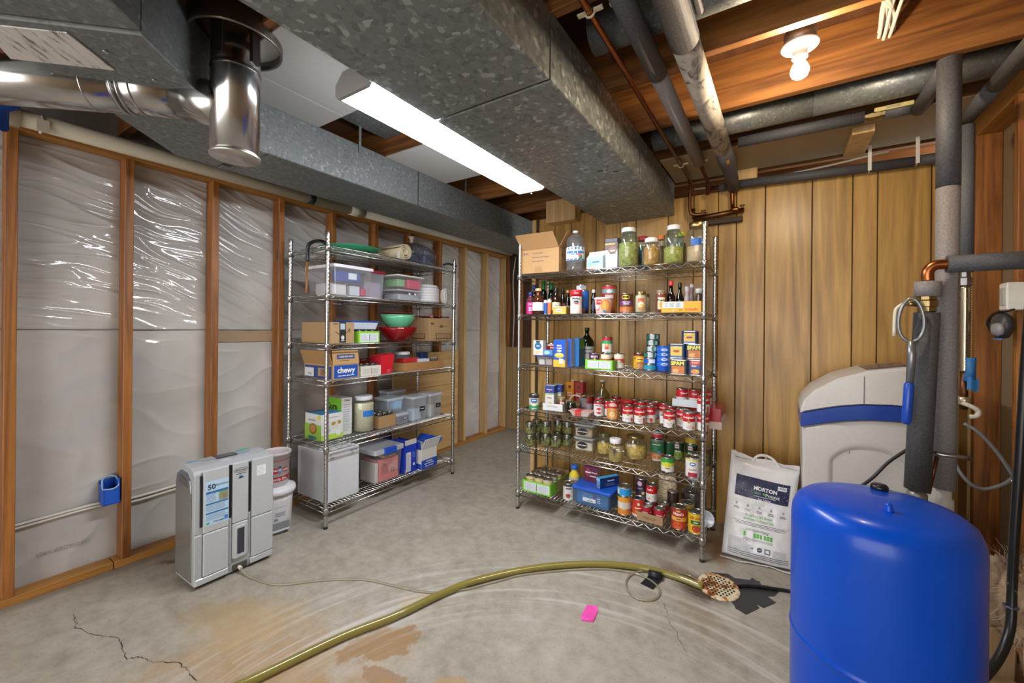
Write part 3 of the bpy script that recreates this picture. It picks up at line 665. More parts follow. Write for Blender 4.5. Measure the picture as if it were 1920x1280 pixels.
# dehumidifier ------------------------------------------------------
DX, DY = -2.50, 1.03
dh = thing('dehumidifier', 'silver grey portable dehumidifier standing on the floor by the plastic-covered wall', 'dehumidifier', (DX, DY, 0))
SIL = cm('#a9acaf', .38, .0, .5, .3); SILD = cm('#8d8d8b', .22, .55); PANW = cm('#b6babd', .36, 0, .5, .3); BLK = cm('#141416', .5)
prof = [(-.112, .012), (.112, .012), (.118, .05), (.118, .50), (.114, .55), (.10, .577), (.07, .590), (0, .597), (-.06, .592), (-.095, .57), (-.11, .53)]
obj('body', side_prism(prof, -.183, .183, .006), SIL, dh)
obj('side_panel', side_prism([(-.104, .03), (.085, .03), (.085, .47), (.07, .53), (.03, .56), (-.04, .565), (-.085, .54), (-.104, .49)], -.188, -.18, .002), SILD, dh)
obj('side_panel', side_prism([(-.104, .03), (.085, .03), (.085, .47), (.07, .53), (.03, .56), (-.04, .565), (-.085, .54), (-.104, .49)], .18, .188, .002), SILD, dh)
obj('handle_recess', side_prism([(-.055, .505), (.045, .490), (.04, .525), (-.04, .545)], -.1895, -.186), cm('#55524c', .6), dh)
obj('base', MB().box(-.10, -.17, 0, .10, .17, .014), BLK, dh)
def fpan(name, y0, y1, z0, z1, x1=.131, mat=PANW):
    mb = MB(); mb.box(.112, y0, z0, x1, y1, z1, ch=.004); return obj(name, mb, mat, dh)
for y0, y1 in ((-.150, -.038), (.071, .183)): fpan('front_panel', y0, y1, .268, .578); fpan('front_panel', y0, y1, .055, .265)
fpan('front_panel', -.021, .055, .268, .580); fpan('front_panel', -.021, .055, .085, .265)
fpan('lower_skirt', -.183, -.036, .02, .053, .128); fpan('lower_skirt', .068, .183, .02, .053, .128)
for y0, y1, z0, z1 in ((-.037, -.022, .30, .575), (.056, .070, .30, .568), (-.162, -.151, .30, .555)): fpan('air_slot', y0, y1, z0, z1, .1225, BLK)
for y0, y1 in ((-.036, -.022), (.056, .069)): fpan('slot_lower', y0, y1, .06, .298, .124, SIL)
fpan('corner_trim', -.186, -.163, .27, .565, .122, SIL); fpan('corner_trim', -.186, -.152, .02, .266, .124, SIL)
fpan('window_frame', -.012, .047, .082, .250, .134, PANW); fpan('tank_window', -.004, .038, .100, .240, .1345, cm('#3a3b46', .12))
fpan('drain_notch', -.015, .055, .016, .05, .123, cm('#4a463e', .7)); obj('drain_spout', MB().tube([(.11, .015, .03), (.142, .015, .026)], .009, 10), cm('#d5d3cc', .4), dh)
mb = MB(); mb.box(-.03, -.055, .5965, .03, .045, .6005, ch=.001); obj('control_cover', mb, cm('#3b3c4b', .25), dh)
mb = MB(); mb.box(-.02, -.115, .5965, .02, -.056, .5995); mb.box(-.02, .046, .5965, .02, .11, .5985, m=1); obj('control_label', mb, [cm('#9a9fa2', .4), cm('#8f9fb8', .4)], dh)
mb = MB(); mb.patch((-.045, .10, .5975), (0, 1, 0), (-1, 0, 0), .035, .018, 0, 'o'); obj('sticker', mb, cm('#57b394', .4), dh, label='green oval sticker')
mb = MB(); mb.patch((-.03, -.145, .5972), (0, 1, 0), (-1, 0, 0), .022, .012); obj('sticker', mb, cm('#6fa9d8', .4), dh, label='blue sticker')
# printed stickers on the front
U, V = (0, 1, 0), (0, 0, 1); xs = .1315
mb = MB(); mb.box(.1305, -.145, .302, xs, -.040, .520); obj('info_sticker', mb, cm('#b5d2ea', .35), dh, label='light blue capacity sticker')
mb = MB(); x = xs + .0004
mb.text('50', .036, (x, -.117, .490), U, V, 0, .03); mb.text('PINTS/DAY', .0125, (x, -.068, .494), U, V, 0, .01)
for z in (.464, .408, .362): mb.patch((x, -.0925, z), U, V, .049, .006 if z > .45 else .004, 1)
mb.lines((x, -.117, .436), U, V, .045, .040, 6, 2); mb.lines((x, -.0925, .386), U, V, .095, .03, 5, 2); mb.lines((x, -.0925, .340), U, V, .095, .028, 5, 2)
mb.patch((x, -.064, .436), U, V, .021, .022, 3); mb.patch((x + .0002, -.060, .432), U, V, .010, .012, 4)
mb.text('DeLonghi', .012, (x, -.085, .315), U, V, 0, .02); mb.patch((x, -.052, .320), U, V, .008, .010, 5); mb.patch((x, -.132, .314), U, V, .008, .005, 6, 'o')
obj('sticker_print', mb, [cm('#26364f'), cm('#3570a8'), cm('#6d87a8'), cm('#8a9a72'), cm('#9b7f74'), cm('#3f86c8'), cm('#58a56e')], dh)
mb = MB(); mb.tube([(x, .017 + .033 * math.copysign(abs(math.cos(a)) ** .5, math.cos(a)), .540 + .010 * math.sin(a)) for a in [2 * PI * k / 20 for k in range(20)]], .0009, 4, closed=True)
mb.text('DeLonghi', .013, (x, .017, .540), U, V, 0, .01); mb.patch((x, .017, .521), U, V, .026, .0015, 0); mb.patch((x, .017, .500), U, V, .016, .004, 1, 'o'); mb.patch((x, .012, .506), U, V, .004, .009, 1); mb.patch((x, .02, .505), U, V, .005, .007, 1, 'o')
obj('logo', mb, [cm('#4a4d55'), cm('#6f8fb0')], dh)
mb = MB(); mb.box(.1305, .095, .485, xs, .140, .538); mb.lines((x, .1175, .512), U, V, .038, .045, 7, 1, .22); obj('paper_sticker', mb, [cm('#efeff0', .5), cm('#9a9ca2')], dh, label='white paper sticker')

# pedal bin and tub behind the dehumidifier --------------------------
WP = cm('#e6e6ea', .35)
bn = thing('pedal_bin', 'white plastic pedal bin standing between the dehumidifier and the left shelf', 'bin', (-2.705, 1.395, 0), rz=1.42)
obj('body', MB().lathe([(.088, 0), (.092, .01), (.100, .20), (.104, .245), (.0, .245)], 32), WP, bn)
obj('rim', MB().lathe([(.104, .235), (.117, .240), (.120, .255), (.116, .272), (.09, .282), (0, .284)], 32), WP, bn)
mb = MB(); mb.box(-.05, -.115, .02, .05, -.085, .028, ch=.003); obj('pedal', mb, cm('#b9bcc2', .4), bn)
mb = MB(); mb.box(-.055, -.098, .028, .055, -.080, .075, ch=.004); obj('pedal_recess', mb, cm('#8d8f93', .5), bn)
mb = MB(); mb.ctext('brightroom', .014, .0985, .165); 
for z in (.13, .122, .112): mb.cpatch(.098, z, -PI / 2, .030, .0018, 0, shape='r')
mb.cpatch(.0975, .09, -PI / 2 - .25, .010, .007, 0, shape='r'); obj('print', mb, cm('#8b8f9c'), bn)
tb = thing('margarine_tub', 'round margarine tub with a red family-size band on the white bin', 'tub', (-2.705, 1.395, .2845), rz=1.42)
obj('body', MB().lathe([(.0, 0), (.068, 0), (.072, .006), (.086, .196), (.091, .198), (.091, .212), (.086, .214), (.083, .20), (.07, .02)], 36), cm('#cdc3c5', .35), tb)
def conep(z): return .072 + .014 * (z / .196) + .0006
mb = MB(); mb.lathe([(conep(.035), .035), (conep(.065), .065)], 36); mb.f = [f for f in mb.f if len(f) == 4]; mb.m = mb.m[:len(mb.f)]; mb.sm = mb.sm[:len(mb.f)]
mb.lathe([(conep(.165), .165), (conep(.168), .168)], 36); k = [i for i, f in enumerate(mb.f) if len(f) == 4]; mb.f = [mb.f[i] for i in k]; mb.m = [0] * len(k); mb.sm = [True] * len(k)
obj('red_band', mb, cm('#b3202c', .4), tb)
mb = MB(); mb.ctext('Family Size', .022, conep(.05) + .0015, .05, -PI / 2, 0, .02); obj('lettering', mb, cm('#f4e9e4'), tb)
mb = MB(); r = conep(.11) + .0012
mb.cpatch(r, .105, -PI / 2 - .42, .024, .016, 0, shape='r'); mb.cpatch(r, .105, -PI / 2 + .42, .022, .013, 0, shape='o'); mb.cpatch(r, .108, -PI / 2, .014, .026, 1); mb.cpatch(r + .0006, .125, -PI / 2, .006, .008, 2)
mb.ctext('LAND', .016, r + .0008, .107, -PI / 2 - .42, 3, .03); mb.ctext('O', .018, r + .0012, .108, -PI / 2, 3, .03); mb.ctext('LAKES', .013, r + .0008, .105, -PI / 2 + .42, 3, .03)
obj('logo', mb, [cm('#b8222f'), cm('#6f86a8'), cm('#5b3a30'), cm('#fbf3ee')], tb)
mb = MB(); mb.lathe([(.03, .12), (.034, .17), (.0, .175)], 12, c=(.02, .02, 0)); obj('contents', mb, cm('#cfc6b9'), tb); obj('contents', MB().box(-.04, -.02, .05, -.02, .03, .19, ch=.003), cm('#f0eeea'), tb)

# outlet box and cable on the left wall -------------------------------
ob_ = thing('outlet_box', 'blue plastic electrical box screwed to the stud above the wall cable', 'electrical box', (-2.99, .68, .345))
mb = MB(); BW = .033
mb.box(-.045, -BW, 0, .035, -BW + .003, .105); mb.box(-.045, BW - .003, 0, .035, BW, .13); mb.box(-.045, -BW, 0, .035, BW, .003); mb.box(-.045, -BW, 0, -.042, BW, .12); 
obj('shell', mb, cm('#1b4fae', .35), ob_)
obj('front', MB().box(.030, -BW + .003, .003, .034, BW - .003, .085, ch=.002), cm('#1d55bd', .35), ob_)
obj('rim', MB().tube(smooth_path([(.034, -BW, .088), (.02, -BW, .105), (-.02, -BW + .01, .128), (-.035, 0, .135), (-.02, BW - .006, .132), (.02, BW, .108), (.034, BW - .01, .09), (.036, 0, .082), (.034, -BW, .088)], 4), .004, 6), cm('#8fb4dd', .35), ob_)
wc = thing('wall_cable', 'white electrical cable stapled along the left wall below the blue box', 'cable', (XF + .018, .3, .33))
CWH = cm('#cfcac0', .45)
obj('cable', MB().tube(smooth_path([(0, -.9, -.03), (0, -.3, .0), (0, .03, .01), (0, .2, .015), (.01, .37, .02), (0, .47, .0), (0, .64, .005), (0, .9, .02), (0, 1.1, .03)], 5), .007, 7), CWH, wc)
obj('cable', MB().tube(smooth_path([(.004, -.9, -.045), (.004, -.3, -.015), (.004, .05, -.004), (.004, .37, .004), (.004, .48, -.02), (.004, .7, -.012), (.004, 1.1, .01)], 5), .006, 7), CWH, wc)

# pressure tank --------------------------------------------------------
TX, TY, TR, TH = .232, 1.504, .2, .825
def tank_blue():
    m, nt, b = new_mat('glossy_blue_paint'); n = noise(nt, objco(nt), 3, 3)
    L(nt, ramp(nt, [(.3, '#0444b4'), (.7, '#064dc0')], n).outputs[0], b.inputs['Base Color']); b.inputs['Roughness'].default_value = .28; b.inputs['Specular IOR Level'].default_value = .3; b.inputs['Coat Weight'].default_value = .1; b.inputs['Coat Roughness'].default_value = .08
    bump(nt, b, noise(nt, objco(nt), 45, 2), .03, .002); return m
TB = tank_blue()
tk = thing('pressure_tank', 'glossy blue steel water pressure tank standing in the right foreground', 'tank', (TX, TY, 0))
obj('shell', MB().lathe([(0, .05), (.16, .06), (.192, .09), (.2, .12), (.2, .14), (.2, .42), (.2, .429), (.2025, .432), (.2025, .440), (.2, .443), (.2, .45), (.2, TH - .09), (.2, TH - .07), (.197, TH - .045), (.188, TH - .022), (.168, TH - .006), (.14, TH + .002), (.08, TH + .010), (0, TH + .014)], 72), TB, tk)
obj('stand', MB().lathe([(.165, 0), (.17, .004), (.16, .07), (.155, .07), (.158, .004)], 48), cm('#12325f', .4), tk)
obj('valve_cap', MB().lathe([(.019, 0), (.021, .003), (.021, .011), (.017, .016), (0, .017)], 20, c=(.015, .095, TH + .008)), cm('#1b1b1d', .3), tk)
obj('air_valve', MB().lathe([(.012, 0), (.009, .008), (.008, .018), (.004, .024), (0, .025)], 14, c=(.006, -.085, TH + .006)), TB, tk)

# water softener --------------------------------------------------------
sf = thing('water_softener', 'white water softener cabinet with blue band against the panelled wall', 'water softener', (.36, 2.80, 0))
SW = cm('#cfcbc6', .35); ox, oy = .36, 2.80
def so(poly): return [(x - ox, z) for x, z in poly]
low = [(.118, 0), (.622, 0), (.622, .872), (.50, .874), (.38, .868), (.28, .852), (.18, .825), (.100, .800), (.106, .52)]
obj('cabinet', side_prism(so(low), 2.615 - oy, 3.02 - oy, .012), SW, sf)
def sdf_arch(x, z):
    cx, hw_, top = .37, .165, .745
    dx = abs(x - cx) - hw_; dz = z - (top - .10 * (abs(x - cx) / hw_) ** 2.6)
    return max(dx, dz, .12 - z)
def front(u, v):
    x = .112 + u * .50; z = .01 + v * .82
    zt = .86 - max(0, .34 - x) ** 1.6 * .55; z = min(z, zt - .012)
    s = sdf_arch(x, z); k = max(0, min(1, (-s + .0) / .035)); return (x - ox, 2.604 - oy + .016 * k * k * (3 - 2 * k), z)
mb = MB(); mb.grid(front, 60, 60); obj('front_panel', mb, SW, sf)
strip = [(.093, .803), (.16, .826), (.24, .850), (.34, .870), (.45, .877), (.626, .874)]
sb = [(x, z + .066 + .006 * (x - .09)) for x, z in strip]
obj('blue_band', side_prism(so(strip + sb[::-1]), 2.600 - oy, 3.01 - oy, .0), cm('#1b3f97', .3), sf)
lid = [(x, z + .001) for x, z in sb] + [(.626, 1.06), (.60, 1.11), (.56, 1.128), (.498, 1.130), (.361, 1.105), (.244, 1.060), (.152, .995), (.105, .935), (.092, .885)]
obj('lid', side_prism(so(lid), 2.607 - oy, 3.01 - oy, .016), SW, sf)
obj('lid_seam', side_prism(so([(.342, .945), (.345, .945), (.345, 1.078), (.342, 1.078)]), 2.6045 - oy, 2.61 - oy), cm('#6d6a66', .6), sf)
obj('control_panel', side_prism(so([(.36, 1.1055), (.498, 1.1305), (.53, 1.1305), (.53, 1.1345), (.498, 1.1345), (.36, 1.1095)]), 2.68 - oy, 2.92 - oy), cm('#4a4360', .2), sf)
obj('screw', MB().lathe([(.007, 0), (.007, .004), (.004, .006)], 10).xf(Matrix.Translation((.287 - ox, 2.618 - oy, .700)) @ Matrix.Rotation(PI / 2, 4, 'X')), cm('#b9b6b1', .3), sf)

# salt bag ---------------------------------------------------------------
bg_ = thing('salt_bag', 'white bag of water softener salt leaning beside the water softener', 'bag', (-.10, 2.75, 0))
def bagf(u, t, side=-1, off=0.0):
    e = max(0, (1 - (2 * u - 1) ** 4)) ** .5 * max(0, (1 - (2 * t - 1) ** 6)) ** .5
    w_ = .345 - .012 * math.sin(PI * t)
    wr = .004 * mnoise.noise(Vector((u * 7, t * 11, side * 3))) + .003 * mnoise.noise(Vector((u * 15, t * 22, 7 + side)))
    x = -.274 + .030 * t + w_ * u; y = 2.685 + .17 * t + .012 * u + side * (.055 * e * (1.15 - .5 * t) + wr * e + .004); z = .006 + .525 * t - .035 * u * t + .012 * (u < .06) * t
    return (x + .10, y - 2.75 + side * off, z)
mb = MB(); mb.grid(lambda u, t: bagf(u, t, -1), 36, 50); mb.grid(lambda u, t: bagf(1 - u, t, 1), 36, 50); obj('sack', mb, cm('#dcdbdc', .32, 0, .5, .2), bg_)
pf = lambda u, t: bagf(u, t, -1, .0018)
mb = MB(); mrect(mb, .115, .635, .90, .845, pf, 0, 16, 6); obj('dark_banner', mb, cm('#262a4c', .35), bg_)
pf2 = lambda u, t: bagf(u, t, -1, .0034)
mb = MB(); mapped(mb, 'MORTON', .052, .56, .745, pf2, 0, .03, 1.5); mapped(mb, 'Clean', .046, .43, .705, pf2, 1, 0, 1.45); mapped(mb, 'Protect', .046, .67, .695, pf2, 2, .015, 1.45)
mrect(mb, .40, .668, .72, .672, pf2, 0); mapped(mb, 'Rust Defense', .026, .56, .645, pf2, 0, .01, 1.3)
mrect(mb, .73, .775, .855, .815, pf2, 0); mrect(mb, .53, .695, .565, .712, pf2, 3, 3, 2); mrect(mb, .43, .745, .465, .770, pf2, 4, 3, 2)
for k in range(60):
    u = random.choice((random.uniform(.12, .38), random.uniform(.78, .89))); t = random.uniform(.645, .835); s_ = random.uniform(.002, .007); mrect(mb, u, t, u + s_, t + s_, pf2, random.choice((0, 4, 5)), 1, 1)
for k in range(9): mrect(mb, .745 + k * .011, .785, .750 + k * .011, .808, lambda u, t: bagf(u, t, -1, .0042), 6, 1, 1)
obj('banner_print', mb, [cm('#e8e8ee'), cm('#7fb583'), cm('#c8dccb'), cm('#5fae4a'), cm('#d9b45a'), cm('#a9705a'), cm('#333344')], bg_)
mb = MB(); mapped(mb, '5-in-1', .040, .50, .605, pf, 0, 0, 1.5); mrect(mb, .42, .581, .58, .585, pf, 0)
mapped(mb, "America's #1 Brand", .040, .50, .468, pf, 0, .01, 1.25); mapped(mb, 'of Water Softener Salt', .040, .50, .430, pf, 0, .01, 1.2)
for k in range(5):
    u = .16 + .17 * k; mrect(mb, u - .04, .518, u + .04, .523, pf, 1, 2, 1); mrect(mb, u - .045, .504, u + .045, .509, pf, 1, 2, 1)
    for a in range(5): mrect(mb, u - .012 + .006 * a, .545, u - .009 + .006 * a, .56 + .012 * (a % 2), pf, 1, 1, 1)
for k in range(3): mrect(mb, .13 + .02 * k, .395 - .014 * k, .93 - .03 * k, .399 - .014 * k, pf, 1, 10, 1)
mrect(mb, .32, .335, .68, .340, pf, 0); mrect(mb, .33, .325, .66, .329, pf, 1)
for k, n in enumerate((1, 3, 3)):
    for j in range(n): u = .30 + .145 * k + .045 * j - .0 ; mrect(mb, u, .262, u + .034, .305, pf, 2, 2, 2)
    mrect(mb, .29 + .145 * k, .315, .36 + .145 * k, .319, pf, 1)
for k in range(3): mrect(mb, .30, .245 - .008 * k, .72, .247 - .008 * k, pf, 1)
for k in range(11): mrect(mb, .08, .225 - .011 * k, .34 + .10 * random.random(), .228 - .011 * k, pf, 3)
for k, (c_, s_) in enumerate(((.43, 'NSF'), (.54, 'NSF'))):
    mb.add([pf(c_, .155)] + [pf(c_ + .036 * math.cos(a), .155 + .022 * math.sin(a)) for a in [2 * PI * i / 16 for i in range(16)]], [(0, 1 + i, 1 + (i + 1) % 16) for i in range(16)], (4, 5)[k]); mapped(mb, s_, .020, c_, .155, pf2, (5, 4)[k], .02, 1.4)
mrect(mb, .61, .128, .69, .180, pf, 1, 3, 3); mrect(mb, .625, .140, .675, .170, pf2, 4, 2, 2)
for k in range(6): mrect(mb, .72, .175 - .011 * k, .90, .178 - .011 * k, pf, 3)
for k in range(3): mrect(mb, .08, .100 - .020 * k, .93, .107 - .020 * k, pf, 1, 12, 1)
obj('print', mb, [cm('#7fb56f'), cm('#5a5a66'), cm('#5fb046'), cm('#8a8a94'), cm('#d8d8de'), cm('#34345a')], bg_)
mb = MB(); path = []
hc = bagf(.52, .96, 0)
mb.tube(smooth_path([(hc[0] - .075, hc[1], hc[2] + .005), (hc[0] - .035, hc[1] + .012, hc[2] + .058), (hc[0] + .03, hc[1] + .012, hc[2] + .054), (hc[0] + .085, hc[1], hc[2] - .012)], 6), .009, 8); mb.tube([(hc[0] - .09, hc[1], hc[2] - .004), (hc[0] + .09, hc[1], hc[2] - .022)], .008, 8)
mb.tube([(hc[0] + .0, hc[1] + .01, hc[2]), (hc[0] + .0, hc[1] + .014, hc[2] + .056)], .003, 6); obj('handle', mb, cm('#d9d4d4', .35), bg_)
mb = MB(); mb.grid(lambda u, v: (bagf(u, .99)[0], bagf(u, .99, 0)[1] + .01 * math.sin(u * 9), bagf(u, .985)[2] + .03 * v + .006 * math.sin(u * 14)), 20, 3); obj('top_fringe', mb, cm('#d5d0d0', .35), bg_); mb = MB(); mb.grid(lambda u, v: (bagf(u, 0)[0] - .006, bagf(u, 0, 0)[1] - .035 - .015 * v - .012 * math.sin(u * 7), .004 + .004 * math.sin(u * 11) ** 2), 24, 2)
obj('seam_fringe', mb, cm('#d5d0d0', .35), bg_)

# ------------------------------------------------------------------ plumbing on the right
t = thing('riser_pipe', 'tall grey foam insulated riser pipe behind the blue tank', 'pipe', (.515, 2.147, 0))
obj('foam_sleeve', MB().tube([(0, 0, 1.83), (0, 0, 2.30)], .0335, 20), FOAM, t); obj('foam_sleeve', MB().tube([(-.004, 0, .72), (0, 0, 1.828)], .0325, 20), FOAM_L, t)
obj('foam_sleeve', MB().tube([(0, .02, 2.285), (0, .40, 2.297)], .029, 18), FOAM, t)
obj('fitting', MB().lathe([(.020, .64), (.028, .645), (.028, .68), (.022, .685), (.022, .72)], 12, c=(-.004, 0, 0)), cm('#c9c5bb', .4), t)
obj('lower_pipe', MB().tube([(-.004, 0, .1), (-.004, 0, .64)], .016, 12), COPPER_D, t)
obj('ground_clamp', MB().tube([(-.055, -.02, .855), (-.02, -.035, .85), (.03, -.034, .85), (.06, -.025, .845)], .008, 8), metal('steel', '#b5b5b5', .3), t)
obj('ground_rod', MB().tube([(-.03, -.03, .84), (-.05, -.03, .70)], .006, 8), COPPER_D, t)
t = thing('supply_pipe', 'foam insulated supply pipe with copper elbow and ball valve', 'pipe', (.447, 2.079, 0))
obj('foam_sleeve', MB().tube([(-.022, 0, .72), (0, 0, 1.366)], .036, 20), FOAM, t); obj('foam_collar', MB().tube([(.001, 0, 1.424), (.002, 0, 1.478)], .037, 20), FOAM_L, t)
obj('valve_body', MB().lathe([(.020, 1.366), (.026, 1.370), (.026, 1.385), (.031, 1.388), (.031, 1.408), (.027, 1.412), (.027, 1.424)], 8, smooth=False), BRASS, t)
obj('valve_stem', MB().tube([(-.025, -.012, 1.398), (-.058, -.03, 1.398)], .010, 8), BRASS, t)
mb = MB(); mb.tube(smooth_path([(-.058, -.032, 1.405), (-.085, -.035, 1.385), (-.092, -.035, 1.36), (-.094, -.035, 1.28)], 4), .006, 6); obj('valve_lever', mb, cm('#d6d2be', .4), t)
obj('elbow', MB().tube(smooth_path([(.002, 0, 1.478), (.002, 0, 1.515), (.02, 0, 1.536), (.055, 0, 1.538)], 5), .018, 14), COPPER, t)
obj('cross_sleeve', MB().tube([(.05, 0, 1.538), (XR - .006 - .447, 0, 1.538)], .030, 18), FOAM, t)
obj('bottom_fitting', MB().lathe([(.022, .66), (.030, .665), (.030, .70), (.024, .72)], 12, c=(-.022, 0, 0)), cm('#9a958b', .4, .5), t); obj('lower_pipe', MB().tube([(-.022, 0, .1), (-.022, 0, .66)], .018, 12), COPPER_D, t)
# filter wrench hanging on the valve
wr = thing('filter_wrench', 'grey ring-headed filter wrench with blue grip hanging on the valve', 'wrench', (.400, 2.030, 1.41))
STW = cm('#8b8e91', .35, .7)
mb = MB(); ringp = [(-.004 + .034 * math.sin(a) * (1 - .15 * math.cos(a)), 0, -.072 + .078 * math.cos(a)) for a in [2 * PI * k / 28 for k in range(28)]]
mb.tube(ringp, .0055, 8, closed=True); obj('ring_head', mb, STW, wr)
obj('shank', MB().tube([(-.004, 0, -.148), (-.002, 0, -.20), (-.006, 0, -.30)], [.010, .013, .011], 8), STW, wr)
obj('grip', MB().tube([(-.006, 0, -.298), (-.008, 0, -.305), (-.014, 0, -.435), (-.015, 0, -.448)], [.011, .0145, .0145, .009], 12), cm('#1748ae', .3), wr)
# further pipe with flexible hose
t = thing('grey_pipe', 'grey pipe with corrugated steel hose beside the right wall studs', 'pipe', (.655, 2.51, 0))
obj('pipe_sleeve', MB().tube([(0, 0, 1.55), (0, 0, 2.17)], .026, 16), foam('grey_sleeve', '#55565a', '#6a6b70'), t); obj('overhead_sleeve', MB().tube([(0, .03, 2.20), (0, -.28, 2.20)], .029, 16), FOAM, t); obj('overhead_sleeve', MB().tube([(0, -.30, 2.20), (0, -1.4, 2.20)], .029, 16), FOAM, t)
obj('union', MB().lathe([(.018, 1.49), (.024, 1.495), (.024, 1.525), (.018, 1.53), (.018, 1.55)], 8, smooth=False), metal('steel', '#b5b5b5', .3), t)
pr = []
for k in range(34): pr += [(.0165, 1.13 + k * .0105), (.0205, 1.13 + k * .0105 + .005)]
obj('flexible_hose', MB().lathe(pr + [(.0165, 1.49)], 18), metal('corrugated_steel', '#c9bda2', .22), t)
obj('stub', MB().tube([(0, 0, .97), (0, 0, 1.13)], .013, 10), COPPER_D, t)
obj('tape_wrap', MB().tube([(.012, -.012, 1.09), (.016, -.012, 1.14), (.014, -.012, 1.19)], [.020, .016, .018], 12), cm('#2d6fae', .5), t); obj('tape_tail', MB().grid(lambda u, v: (.0 + .035 * u, -.033 - .004 * math.sin(u * 5), 1.055 + .05 * v + .008 * math.sin(u * 7)), 6, 4), cm('#2d76ba', .5), t)
obj('hose_bib', MB().tube(smooth_path([(-.01, -.02, 1.0), (.02, -.03, .985), (.035, -.03, .97), (.03, -.03, .95), (.01, -.03, .945)], 4), .009, 8), cm('#cfc9bb', .4), t)
obj('bib_collar', MB().lathe([(.018, .99), (.022, .993), (.022, 1.02), (.018, 1.024)], 12), cm('#b9ac91', .3, .7), t)
hz = thing('grey_hose', 'dark grey drain tube looping from the pipes to the right wall stud', 'hose', (.66, 2.45, .9))
obj('tube', MB().tube(smooth_path([(-.02, 0, .02), (.02, -.01, -.01), (.07, -.01, -.08), (.115, 0, -.165), (.125, .03, -.185), (.09, .01, -.215), (.03, 0, -.24), (-.02, 0, -.20), (-.06, .03, -.1)], 6), .007, 8), cm('#6f7072', .35), hz)
obj('clip', MB().tube([(.11, 0, -.19), (.15, 0, -.195)], .005, 6), metal('steel', '#b5b5b5', .3), hz)
tag(obj('softener_cable', MB().tube(smooth_path([(.56, 2.56, .85), (.50, 2.54, .78), (.42, 2.52, .70), (.36, 2.5, .62), (.30, 2.48, .56), (.20, 2.46, .45), (.18, 2.46, .02)], 6), .007, 8), cm('#232326', .4)), 'black cable running down in front of the water softener', 'cable')
bp = thing('black_pipe', 'black plastic pipe rising beside the right wall and curving to the tank base', 'pipe', (.672, 2.10, 0))
obj('tube', MB().tube(smooth_path([(0.03, 0, 1.42), (.02, 0, 1.2), (.01, 0, .9), (-.002, 0, .6), (-.006, 0, .42), (-.02, -.03, .30), (-.07, -.10, .22), (-.16, -.22, .17), (-.26, -.33, .12)], 6), .013, 12), cm('#19191b', .35), bp)
obj('hose_clamp', MB().tube([(-.01 + .016 * math.cos(a), -.005 + .016 * math.sin(a), .37) for a in [2 * PI * k / 12 for k in range(12)]], .004, 6, closed=True), cm('#5f6a86', .3, .6), bp)
# things on the right wall
gm = thing('face_mask', 'black and grey respirator mask hanging on the right wall stud', 'mask', (.765, 2.52, 1.32))
obj('shell', MB().lathe([(0, -.05), (.03, -.045), (.045, -.02), (.05, .01), (.042, .04), (.02, .055)], 16, sx=.6, sy=1.2), cm('#3a3b3d', .4), gm); obj('visor', MB().lathe([(.0, -.03), (.03, -.02), (.036, 0), (.03, .02), (0, .026)], 14, c=(-.022, -.035, -.01), sx=.5, sy=1.1), cm('#8f8f92', .35), gm)
obj('strap', MB().tube(smooth_path([(-.01, .055, -.02), (-.02, .06, .02), (-.01, .03, .055), (0, -.03, .065), (0, -.09, .07)], 4), .008, 6), BLK, gm); obj('blue_edge', MB().tube([(-.02, .03, -.052), (-.02, -.06, -.05)], .004, 6), cm('#4f7fb5', .4), gm)
mb = MB(); mb.box(0, 0, 0, .05, .07, .11, ch=.004); mb.box(-.004, .015, .02, 0, .055, .09, 1, ch=.002); tag(obj('switch_box', mb, [cm('#d8d6d0', .4), cm('#a9a9a4', .4)], None, (.75, 2.43, 1.385)), 'white switch box on the right wall stud', 'switch box')
# fibreglass and lumber offcuts low on the right
mb = MB()
def fuzz(u, v):
    a = u * 2 * PI; b_ = (v - .5) * PI; r = 1 + .35 * mnoise.noise(Vector((math.cos(a) * 2, math.sin(a) * 2, v * 4))) + .22 * mnoise.noise(Vector((math.cos(a) * 9, math.sin(a) * 9, v * 17))) + .12 * random.random()
    return (.07 * r * math.cos(a) * math.cos(b_), .10 * r * math.sin(a) * math.cos(b_), .13 * r * math.sin(b_))
mb.grid(fuzz, 70, 60)
ins = thing('insulation_batt', 'torn tuft of tan fibreglass insulation by the right wall', 'insulation', (.713, 2.20, .36))
obj('batt', mb, cm('#b59a7c', .9), ins)
mb = MB()
for k in range(260):
    a, b_ = random.uniform(0, 2 * PI), random.uniform(-1.4, 1.4); p = Vector((.07 * math.cos(a) * math.cos(b_), .10 * math.sin(a) * math.cos(b_), .13 * math.sin(b_))); q = p * 1.35 + Vector((random.uniform(-.03, .03), random.uniform(-.03, .03), random.uniform(-.03, .02))); mb.tube([p, (p + q) * .5 + Vector((0, 0, random.uniform(-.01, .01))), q], [.0014, .001, .0005], 3, caps=False)
o = obj('fibres', mb, cm('#cdb699', .9), ins); o['kind'] = 'stuff'
